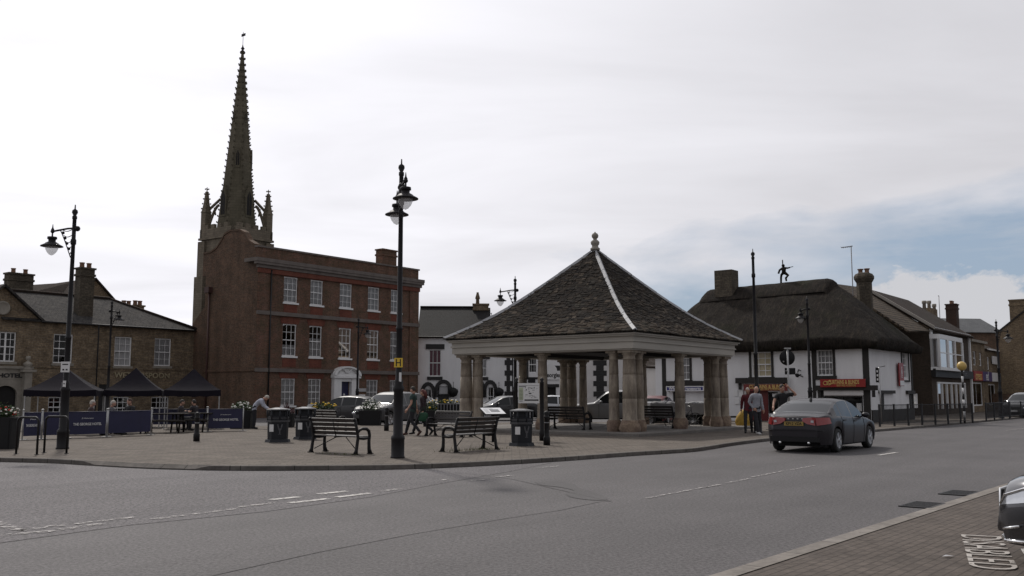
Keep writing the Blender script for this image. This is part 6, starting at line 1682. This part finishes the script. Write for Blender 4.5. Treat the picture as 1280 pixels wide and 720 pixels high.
q.M=RY(.0); q.prism([(-.40,.40),(-.34,.68),(.34,.68),(.40,.40),(.3,.35),(-.3,.35)],-.008,.05,'x'); q.build('grille',plasticb,nc)
q=MB(); P=[(-.40,.40),(-.34,.68),(.34,.68),(.40,.40),(.3,.35),(-.3,.35)]
q.tube([(-.012,p[0],p[1]) for p in P+[P[0]]],.013,6)
for k in range(6): q.tube([(-.012,-.3+.12*k,.37),(-.012,-.27+.11*k,.66)],.006,4)
q.build('grille_chrome',chrome,nc)
for sg in (-1,1):
    q=MB(); vs=[]
    ids=[i for i,x in enumerate(x_) if .03<=x<=.62]
    for i in ids:
        t=(x_[i]-.03)/.6; w=r_[i][3][0]; b=r_[i][4]
        vs+=[(x_[i]-.004,sg*(r_[i][2][0]*(.97+.035*min(1,t*3))),.565+.12*t),(x_[i]-.004,sg*(b[0]+.012),b[1]-.012)]
    q.add(vs,[(2*i,2*i+2,2*i+3,2*i+1) for i in range(len(ids)-1)],0,True); hl=q.build('headlight',clearlens,nc,fix=False)
    q=MB(); q.tube([(vs[2*i][0]-.005,vs[2*i+1][1]+sg*.012,vs[2*i+1][2]) for i in range(len(ids))],.010,5); q.build('lamp_chrome',chrome,hl)
    q=MB(); q.tube([(.0,sg*.42,.36),(.06,sg*.66,.35),(.22,sg*.84,.40)],.013,6); q.build('bumper_chrome',chrome,nc)
q=MB(); q.tube([(-.01,-.3,.235),(.0,.3,.235)],.018,6); q.tube([(-.01,-.3,.235),(.08,-.7,.245),(.35,-.90,.27)],.016,6); q.tube([(-.01,.3,.235),(.08,.7,.245),(.35,.90,.27)],.016,6); q.build('lip_chrome',chrome,nc)
q=MB(); q.box(-.024,-.26,.44,-.016,.26,.55); q.build('number_plate',signwhite,nc)
# --- trailer with rubble load
p=AT(859,43.5,0); tr=thing('tipper_trailer','grey drop side trailer heaped with pale rubble bags behind the shelter columns','trailer',p,-.05)
q=MB(); q.bbox(-1.7,-.85,.66,1.7,.85,.72,.01); q.box(-1.72,-.88,.722,1.72,-.84,1.16); q.box(-1.72,.84,.722,1.72,.88,1.16); q.box(-1.74,-.84,.722,-1.70,.84,1.16); q.box(1.70,-.84,.722,1.74,.84,1.16)
for x in (-1.72,-.02,1.66): q.box(x,-.90,.66,x+.06,-.881,1.18)
q.build('drop_sides',paint('trailer_side',(.27,.27,.28),.5,.2,var=.2),tr)
q=MB(); rnd=random.Random(9)
for k in range(46): q.sphere((rnd.uniform(-1.5,1.5),rnd.uniform(-.7,.7),1.06+rnd.uniform(0,.10)),rnd.uniform(.12,.2),8,6,0,(1.2,1,.7))
q.build('rubble_load',paint('rubble',(.35,.35,.36),.9,var=.6,vs=9,bump=.03,bs=12),tr)
q=MB(); q.box(-1.6,-.5,.5,1.6,.5,.659); q.box(1.5,-.05,.5,2.7,.05,.58); q.build('chassis',plasticb,tr)
for x in (.12,.86):
    for sg in (-1,1):
        q=MB(); q.M=T(x,sg*.80,.33)@RX(PI/2*sg); q.lathe([(.2,.2),(.33,.19),(.33,.03),(.3,.0),(.21,.0),(.2,.03)],n=24); wo=q.build('wheel',rubber,tr)
        q=MB(); q.M=T(x,sg*.80,.33)@RX(PI/2*sg); q.lathe([(.205,.01),(.17,.03),(.15,.07),(.09,.04),(.07,.0),(.01,.0)],n=20); q.build('rim',alloy,wo)
# --- bicycle leaning beside the shelter bench
p=AT(840,40.6,.1); by=thing('bicycle','dark bicycle leaning behind the slim right column of the shelter','bicycle',p,.1)
for x in (0,1.02):
    q=MB(); q.tube([(x+.33*math.cos(t*PI/12),0,.34+.33*math.sin(t*PI/12)) for t in range(25)],.018,6); wo=q.build('wheel',rubber,by)
    q=MB()
    for t in range(10): q.tube([(x,0,.34),(x+.32*math.cos(t*PI/5),0,.34+.32*math.sin(t*PI/5))],.003,3)
    q.build('spokes',steel,wo)
q=MB(); q.tube([(0,0,.34),(.38,0,.3),(1.0-.38+.0,0,.72)],.015,6); q.tube([(0,0,.34),(.28,0,.8),(.38,0,.3)],.015,6); q.tube([(.28,0,.78),(.85,0,.80),(.40,0,.30)],.017,6); q.tube([(.85,0,.92),(.88,0,.72),(1.02,0,.34)],.016,6); q.build('frame',flat('bike_frame',(.03,.03,.05),.4),by)
q=MB(); q.tube([(.85,0,.92),(.84,-.25,.97),(.78,-.28,.95)],.014,6); q.tube([(.85,0,.92),(.84,.25,.97),(.78,.28,.95)],.014,6); q.build('handlebar',steel,by)
q=MB(); q.box(.13,-.06,.86,.40,.06,.90); q.tube([(.28,0,.78),(.27,0,.87)],.015,6); q.build('saddle',plasticb,by)

# ================================================================== PEOPLE
import bmesh
skin=flat('skin',(.45,.26,.19),.6); 
def smin_mesh(name,chains,mat,par,sub=1):
    """one continuous skinned surface. chains: list of [(key,pos,radius)...]; equal keys share a vertex"""
    vs=[];rad=[];ed=[];key={}
    for ch in chains:
        prev=None
        for k,p,r in ch:
            if k in key: i=key[k]
            else: i=len(vs); key[k]=i; vs.append(p); rad.append(r)
            if prev is not None: ed.append((prev,i))
            prev=i
    me=bpy.data.meshes.new(name); me.from_pydata([tuple(v) for v in vs],ed,[]); o=bpy.data.objects.new(name,me); COL.objects.link(o)
    bpy.context.view_layer.objects.active=o
    md=o.modifiers.new('s','SKIN'); md.use_smooth_shade=True
    sv=me.skin_vertices[0].data
    for i,r in enumerate(rad): sv[i].radius=r if isinstance(r,tuple) else (r,r)
    sv[0].use_root=True
    sb=o.modifiers.new('b','SUBSURF'); sb.levels=sub; sb.render_levels=sub
    bpy.context.view_layer.update()
    m2=bpy.data.meshes.new_from_object(o.evaluated_get(bpy.context.evaluated_depsgraph_get()))
    mb=MB(); mb.add([tuple(v.co) for v in m2.vertices],[tuple(p.vertices) for p in m2.polygons],0,True)
    bpy.data.objects.remove(o); bpy.data.meshes.remove(me); bpy.data.meshes.remove(m2)
    return mb
def V(*a): return Vector(a)
def person(label,loc,face,pose,cl,H=1.75,group=None):
    """local: +y is the way the person faces, z up, sizes for 1.75 m then scaled"""
    s=H/1.75; o=thing('person',label,'person',loc,math.atan2(face.y,face.x)-PI/2,group)
    J={'pelvis':V(0,0,.93),'waist':V(0,0,1.08),'chest':V(0,.0,1.30),'neck':V(0,-.01,1.47),'head':V(0,.02,1.60),
       'shl':V(-.18,0,1.40),'shr':V(.18,0,1.40),'ell':V(-.23,-.02,1.13),'elr':V(.23,-.02,1.13),'wrl':V(-.25,.05,.88),'wrr':V(.25,.05,.88),
       'hil':V(-.09,0,.90),'hir':V(.09,0,.90),'knl':V(-.10,.03,.49),'knr':V(.10,.03,.49),'anl':V(-.10,0,.08),'anr':V(.10,0,.08)}
    J.update({k:V(*v) for k,v in pose.items()})
    for k in J: J[k]=J[k]*s
    hdv=(J['head']-J['neck']).normalized()
    def c(k,r): return (k,J[k],tuple(x*s for x in r) if isinstance(r,tuple) else r*s)
    def mid(a,b,t,r): return (a+b+str(t),J[a]*(1-t)+J[b]*t,r*s)
    chains=[[c('pelvis',(.135,.10)),c('waist',(.125,.09)),c('chest',(.15,.105)),c('neck',.055)],
      [c('chest',.1),c('shl',.06),c('ell',.042),c('wrl',.026)],[c('chest',.1),c('shr',.06),c('elr',.042),c('wrr',.026)],
      [c('pelvis',.1),c('hil',.088),c('knl',.058),mid('knl','anl',.35,.055),c('anl',.038)],[c('pelvis',.1),c('hir',.088),c('knr',.058),mid('knr','anr',.35,.055),c('anr',.038)]]
    body=smin_mesh('b',chains,skin,o); bodyv=list(body.v); bodyf=list(body.f)
    hd=J['head']
    # head, with face features, faces +y (turned by yaw)
    yaw=pose_yaw.get(id(pose),0)
    Mh=T(*hd)@RZ(yaw)@(Vector((0,0,1)).rotation_difference(hdv).to_matrix().to_4x4())@Matrix.Scale(s,4)
    body.M=Mh
    vs,fs=sph((0,0,0),1,16,12); vs=[(x*.075*(1 if z>-.2 else 1+.28*(z+.2)),y*.095*(1 if z>-.2 else 1+.12*(z+.2)),z*.118) for x,y,z in vs]; body.add(vs,fs,0,True)
    body.tube([(0,0,-.05),(0,-.02,-.14)],[.05,.055],8)
    body.add([(0,.088,.02),(-.016,.09,-.03),(.016,.09,-.03),(0,.118,-.025),(0,.092,-.04)],[(0,1,3),(0,3,2),(1,4,3),(3,4,2)],0,False)
    for e in (-1,1): body.sphere((e*.076,-.005,-.01),.022,8,6,0,(.4,.8,1.3)); body.sphere((e*.03,.083,.012),.012,6,4,1)
    body.tube([(-.022,.088,-.062),(0,.094,-.064),(.022,.088,-.062)],.006,5,2)
    body.M=Matrix.Identity(4)
    for sd,sg in (('l',-1),('r',1)):   # hands: palm plus five fingers
        w=J['wr'+sd]; d=(w-J['el'+sd]).normalized(); a=Vector((0,1,0)); a=(a-d*a.dot(d)); a=a.normalized() if a.length>.1 else d.orthogonal().normalized(); b=d.cross(a)
        body.tube([w-d*.02*s,w+d*.03*s,w+d*.085*s],[.026*s,.036*s,.034*s],8,0,True,1.0)
        for k in range(4):
            off=a*(-.027+.018*k)*s; f0=w+d*.08*s+off; l=(.06,.072,.076,.062)[3-k]*s; cu=b*(-sg*.35)
            body.tube([f0,f0+(d+cu*.4).normalized()*l*.5,f0+(d+cu*.4).normalized()*l*.5+(d+cu*1.6).normalized()*l*.5],[.0095*s,.009*s,.007*s],6)
        f0=w+d*.03*s+a*.028*s; body.tube([f0,f0+(d+a*.8).normalized()*.035*s,f0+(d+a*.8).normalized()*.035*s+(d+a*.2).normalized()*.03*s],[.012*s,.010*s,.008*s],6)
    body.build('body',[skin,plasticb,flat('lips',(.3,.1,.09),.6)],o)
    # clothing: the body surface itself, moved outwards region by region
    seg=[('pelvis','waist','t'),('waist','chest','t'),('chest','neck','n'),('neck','head','x'),
         ('pelvis','hil','l'),('pelvis','hir','l'),('hil','knl','l'),('hir','knr','l'),('knl','anl','s'),('knr','anr','s')]
    for sd in 'lr': seg+=[('chest','sh'+sd,'t'),('sh'+sd,'el'+sd,'a'),('el'+sd,'wr'+sd,'f')]
    bm=bmesh.new(); me0=bpy.data.meshes.new('t'); me0.from_pydata(bodyv,[],bodyf); bm.from_mesh(me0); bmesh.ops.recalc_face_normals(bm,faces=bm.faces); bm.normal_update()
    short=cl.get('sleeve','long')!='long'
    def region(p):
        best=None
        for a_,b_2,kd in seg:
            A=J[a_]; B=J[b_2]; d_=B-A; t=max(0,min(1,(p-A).dot(d_)/max(d_.length_squared,1e-9))); dist=(p-(A+d_*t)).length
            if best is None or dist<best[0]: best=(dist,kd,t)
        return best[1],best[2]
    topf=[];legf=[]
    for f in bm.faces:
        kd,t=region(f.calc_center_median()); ids=tuple(v.index for v in f.verts)
        if kd=='t' or (kd=='n' and t<.88) or (kd=='a' and (not short or t<.62)) or (kd=='f' and not short and t<.93): topf.append(ids)
        if kd=='l' or (kd=='s' and t<.96): legf.append(ids)
        if kd=='l' and t<.25: topf.append(ids)
        if kd=='t': legf.append(ids) if f.calc_center_median().z<J['waist'].z-.04 else None
    nv_=[v.normal.copy() for v in bm.verts]; pv=[v.co.copy() for v in bm.verts]
    for fs_,off,nm,mt in ((topf,.020*s,cl.get('topn','top'),cl['top']),(legf,.013*s,'trousers',cl['legs'])):
        used=sorted(set(i for f in fs_ for i in f)); mp={i:k for k,i in enumerate(used)}
        if not used: continue
        q=MB(); q.add([tuple(pv[i]+nv_[i]*(off+.006*math.sin(pv[i].z*55+pv[i].x*20))) for i in used],[tuple(mp[i] for i in f) for f in fs_],0,True); q.build(nm,mt,o)
    bm.free(); bpy.data.meshes.remove(me0)
    for sd in 'lr':
        a=J['an'+sd]; k=J['kn'+sd]; q=MB(); sh=(a-k).normalized(); fwd=Vector((0,1,0)); fwd=fwd-sh*fwd.dot(sh); fwd.normalize()
        if pose.get('flat',None) is not None or a.z<.12*s: fwd=Vector((0,1,0))
        q.tube([a-fwd*.07*s-V(0,0,.03*s),a+V(0,0,-.02*s),a+fwd*.09*s-V(0,0,.045*s),a+fwd*.17*s-V(0,0,.055*s)],[.034*s,.048*s,.04*s,.026*s],8)
        q.build('shoe',cl.get('shoe',plasticb),o)
    if cl.get('hair') is not None:
        q=MB(); q.M=Mh; vs,fs=sph((0,0,0),1,16,12); vs=[(x*.084,y*.10-.012,z*.118+.012) for x,y,z in vs]
        lim=cl.get('hairlen',0)
        ff=[f for f in fs if all((vs[i][2]>(.03 if vs[i][1]>.02 else -.05)) for i in f)]
        q.add(vs,ff,0,True)
        if lim: q.tube([(0,-.06,.05),(0,-.09,-.06),(0,-.085,-.06-lim)],[.07,.075,.05],10)
        q.build('hair',cl['hair'],o)
    return o
pose_yaw={}
def cloth(n,c,var=.25): return paint(n,c,.9,var=var,vs=8,bump=.01,bs=12)
dkj=cloth('dark_trousers',(.02,.02,.025)); 
walkA=dict(knl=(-.10,.20,.52),anl=(-.10,.36,.10),knr=(.10,.02,.50),anr=(.10,-.34,.16),wrl=(-.26,-.08,.90),wrr=(.26,.16,.92),elr=(.23,.02,1.13),ell=(-.23,-.08,1.14))
walkB=dict(knr=(.10,.18,.52),anr=(.10,.30,.08),knl=(-.10,.02,.50),anl=(-.10,-.30,.14),wrl=(-.26,.12,.92),wrr=(.26,-.06,.90))
darkhair=flat('dark_hair',(.02,.014,.01),.7); redhair=flat('red_hair',(.09,.02,.016),.7); greyhair=flat('grey_hair',(.40,.37,.33),.8)
g1=person('man in dark green t-shirt and dark trousers striding beside the red haired woman',GP(516,544.3),Vector((-1,.25,0)),walkB,dict(top=cloth('green_tshirt',(.025,.05,.045)),sleeve='short',legs=dkj,hair=darkhair,shoe=cloth('brown_shoe',(.08,.04,.03))),1.78)
g2=person('red haired woman in dark top walking with a green bag',GP(527,544.3)+V(.0,.45,0),Vector((-1,.25,0)),walkA,dict(top=cloth('dark_top',(.03,.018,.022)),legs=dkj,hair=redhair,hairlen=.2),1.68)
q=MB(); vs,fs=sph((0,0,0),1,14,10); vs=[((abs(x)**.5)*(1 if x>0 else -1)*.15*(1.1-z*.2)+.02*math.sin(z*4),y*.06,(abs(z)**.6)*(1 if z>0 else -1)*.17) for x,y,z in vs]; q.add(vs,fs,0,True); q.tube([(-.08,0,.18),(0,0,.38),(.08,0,.18)],.012,6)
bg=q.build('shoulder_bag',paint('green_bag',(.012,.075,.035),.7,var=.4,bump=.02,bs=6),None,loc=GP(529.5,544)+V(.0,-.15,.66)); tag(bg,'green bag carried low by the red haired woman','bag')
standA=dict(elr=(.23,-.10,1.14),wrr=(.14,.06,.92),anl=(-.11,-.15,.1),knl=(-.1,.02,.5),anr=(.11,.22,.08),knr=(.10,.12,.5))
person('bald man in pale grey hoodie and dark jeans walking past the bare black post',GP(946.5,543),Vector((.35,-.94,0)),standA,dict(top=cloth('grey_hoodie',(.30,.31,.35)),topn='hoodie',legs=dkj,hair=None,shoe=cloth('white_trainers',(.5,.5,.5))),1.80)
person('man in dark red jacket half hidden behind the one in the grey hoodie',GP(936,541),Vector((-.3,-.95,0)),walkB,dict(top=cloth('dark_red_jacket',(.10,.012,.018)),topn='jacket',legs=dkj,hair=greyhair,shoe=plasticb),1.76)
wave=dict(shl=(-.19,0,1.42),ell=(-.42,.10,1.40),wrl=(-.16,.12,1.64),elr=(.30,.02,1.18),wrr=(.38,.16,1.02),head=(.02,.03,1.61))
person('man in black t-shirt with one hand raised to his head behind the saloon car',AT(980,31.2,.1),Vector((.1,-1,0)),wave,dict(top=cloth('black_tshirt',(.015,.015,.017)),sleeve='short',legs=dkj,hair=darkhair),1.82)
bend=dict(pelvis=(0,-.05,.93),waist=(0,.06,1.06),chest=(0,.26,1.2),neck=(0,.40,1.30),head=(0,.52,1.36),shl=(-.18,.30,1.24),shr=(.18,.30,1.24),ell=(-.2,.42,1.0),elr=(.2,.42,1.0),wrl=(-.15,.60,.88),wrr=(.15,.60,.88))
person('person in white shirt and dark trousers bending forward beside the flower tub',GP(317,536),Vector((.95,.1,0)),bend,dict(top=cloth('white_shirt',(.42,.44,.52)),legs=dkj,hair=greyhair),1.70)
sit=dict(pelvis=(0,0,.52),waist=(0,.0,.66),chest=(0,.04,.88),neck=(0,.05,1.04),head=(0,.08,1.17),shl=(-.18,.04,.98),shr=(.18,.04,.98),ell=(-.22,.12,.74),elr=(.22,.12,.74),wrl=(-.12,.34,.78),wrr=(.12,.34,.78),
  hil=(-.1,.02,.50),hir=(.1,.02,.50),knl=(-.12,.44,.50),knr=(.12,.44,.50),anl=(-.12,.42,.09),anr=(.12,.42,.09),flat=(0,0,0))
person('grey haired drinker seated behind the lettered banner nearest the lamp post',AT(111,34.0,.1),Vector((.9,.4,0)),sit,dict(top=cloth('dark_coat',(.05,.03,.03)),legs=dkj,hair=greyhair),1.72)
person('pale haired drinker seated at the left end of the plain navy banner',AT(137,34.6,.1),Vector((1,.1,0)),sit,dict(top=cloth('grey_jumper',(.10,.10,.11)),legs=dkj,hair=greyhair),1.70)
person('dark haired drinker in dark jacket with white collar seated behind the plain banner',AT(162.5,35.4,.1),Vector((-.5,-.85,0)),sit,dict(top=cloth('black_jacket',(.02,.02,.022)),topn='jacket',legs=dkj,hair=cloth('brown_hair',(.07,.04,.03))),1.78)
for u,Y,l,dd_ in ((224,38.6,'drinker in dark clothes at the left picnic table under the right gazebo',(1,.2)),(243,38.9,'drinker in dark clothes at the right picnic table beside the gazebo leg',(-1,.3))):
    person(l,AT(u,Y,.1),Vector((*dd_,0)),sit,dict(top=cloth('dark_clothes',(.03,.025,.03)),legs=dkj,hair=darkhair),1.7)

# ================================================================== CAMERA, LIGHT, SKY
cam=bpy.data.cameras.new('camera'); co=bpy.data.objects.new('camera',cam); COL.objects.link(co)
cam.sensor_width=36; cam.lens=F_PX/1280*36; cam.clip_end=5000; co.location=(0,0,CAMH); co.rotation_euler=(PI/2+TH,0,0); S.camera=co
SUN_EL=math.radians(46); sd=Vector((-.40,.917,0)).normalized()
az=math.atan2(sd.x,sd.y)     # clockwise from +y
sun=bpy.data.lights.new('sun','SUN'); sun.energy=2.4; sun.angle=math.radians(4); sun.color=(1,.95,.88)
so=bpy.data.objects.new('sun',sun); COL.objects.link(so); sv=Vector((sd.x*math.cos(SUN_EL),sd.y*math.cos(SUN_EL),math.sin(SUN_EL)))
so.rotation_euler=sv.to_track_quat('Z','Y').to_euler(); so.location=(0,0,60)
w=bpy.data.worlds.new('World'); S.world=w; w.use_nodes=True; nt=w.node_tree; bgn=nt.nodes['Background']
sky=N(nt,'ShaderNodeTexSky'); sky.sky_type='NISHITA'; sky.sun_disc=False; sky.sun_elevation=SUN_EL; sky.sun_rotation=az; sky.dust_density=1.5
STR=.07
bgn.inputs['Strength'].default_value=STR
gen=N(nt,'ShaderNodeTexCoord').outputs['Generated']
def dirv(u,v): return ray(u,v).normalized()
def VM(op,a,b=None):
    n=N(nt,'ShaderNodeVectorMath',operation=op)
    for i,x in enumerate((a,b)):
        if x is None: continue
        if isinstance(x,Vector): n.inputs[i].default_value=x
        else: nt.links.new(x,n.inputs[i])
    return n
def MA(op,a,b=0,c=0,clamp=False):
    n=N(nt,'ShaderNodeMath',operation=op); n.use_clamp=clamp
    for i,x in enumerate((a,b,c)):
        if isinstance(x,(int,float)): n.inputs[i].default_value=x
        else: nt.links.new(x,n.inputs[i])
    return n.outputs[0]
nrm=dirv(700,392).cross(dirv(1280,248)).normalized()
if nrm.z<0: nrm=-nrm
dd=VM('DOT_PRODUCT',gen,nrm).outputs['Value']         # >0 above the cloud edge
# cloud-deck coordinates: project the direction on a flat layer
sep=N(nt,'ShaderNodeSeparateXYZ'); nt.links.new(gen,sep.inputs[0])
zc=MA('MAXIMUM',sep.outputs[2],.0); zc=MA('ADD',zc,.12)
cx_=MA('DIVIDE',sep.outputs[0],zc); cy_=MA('DIVIDE',sep.outputs[1],zc)
cmb=N(nt,'ShaderNodeCombineXYZ'); nt.links.new(cx_,cmb.inputs[0]); nt.links.new(cy_,cmb.inputs[1])
cl1=noise(nt,mapping(nt,cmb.outputs[0],(.75,1.25,1)),.9,7,.52,.4)
cl2=noise(nt,mapping(nt,gen,(1.6,1,5)),3.2,6,.55,.2)
edge=MA('ADD',MA('MULTIPLY',dd,13.0),MA('MULTIPLY',MA('SUBTRACT',cl2,.5),2.4))
edge=MA('ADD',edge,.38,clamp=True)
# behind the viewer and to the left everything is cloud
bk=MA('MULTIPLY',MA('SUBTRACT',.25,sep.outputs[1]),3,clamp=True); lf=MA('MULTIPLY',MA('SUBTRACT',.04,sep.outputs[0]),6,clamp=True)
cover=MA('MAXIMUM',edge,MA('MAXIMUM',bk,lf))
# low cumulus over the far street
cdir=dirv(1195,385); cum=VM('SUBTRACT',gen,cdir); cum=VM('MULTIPLY',cum.outputs[0],Vector((9.5,9.5,26))); cl_=VM('LENGTH',cum.outputs[0]).outputs['Value']
n3=noise(nt,mapping(nt,gen,(1,1,1.6)),22,6,.6,.2)
cumf=MA('MULTIPLY',MA('ADD',MA('SUBTRACT',1.0,cl_),MA('MULTIPLY',MA('SUBTRACT',n3,.5),2.2)),4,clamp=True)
n4=noise(nt,mapping(nt,gen,(1,1,7)),6,5,.6,.3)
streak=MA('MULTIPLY',MA('SUBTRACT',n4,.50),2.6,clamp=True); streak=MA('MULTIPLY',streak,.55)
cumf=MA('MAXIMUM',cumf,streak)
# brightness of the cloud deck: lighter towards the hidden sun
sdot=VM('DOT_PRODUCT',gen,sv).outputs['Value']; sdot=MA('MAXIMUM',sdot,0)
glow=MA('POWER',sdot,5.0)
base_=MA('ADD',.755,MA('MULTIPLY',glow,.30))
lg=MA('MULTIPLY',MA('SUBTRACT',.15,sep.outputs[0]),.30); lg=MA('MAXIMUM',lg,-.06); lg=MA('MINIMUM',lg,.16)
base_=MA('ADD',base_,lg)
base_=MA('MULTIPLY',base_,MA('ADD',1.0,MA('MULTIPLY',MA('SUBTRACT',cl1,.5),.62)))
back_=MA('SUBTRACT',1.0,MA('MULTIPLY',bk,.42)); base_=MA('MULTIPLY',base_,back_)
cc=N(nt,'ShaderNodeCombineColor')
nt.links.new(MA('MULTIPLY',base_,.975/STR),cc.inputs[0]); nt.links.new(MA('MULTIPLY',base_,.968/STR),cc.inputs[1]); nt.links.new(MA('MULTIPLY',base_,1.02/STR),cc.inputs[2])
skc=mixc(nt,sky.outputs[0],(.345/STR,.44/STR,.575/STR),.75)
c1=mixc(nt,skc,(.60/STR,.605/STR,.635/STR),cumf)
c2=mixc(nt,c1,cc.outputs[0],cover)
nt.links.new(c2,bgn.inputs['Color'])
S.render.engine='CYCLES'
S.view_settings.view_transform='Standard'; S.view_settings.look='None'; S.view_settings.exposure=0; S.view_settings.gamma=1
S.cycles.max_bounces=6; S.cycles.transparent_max_bounces=8
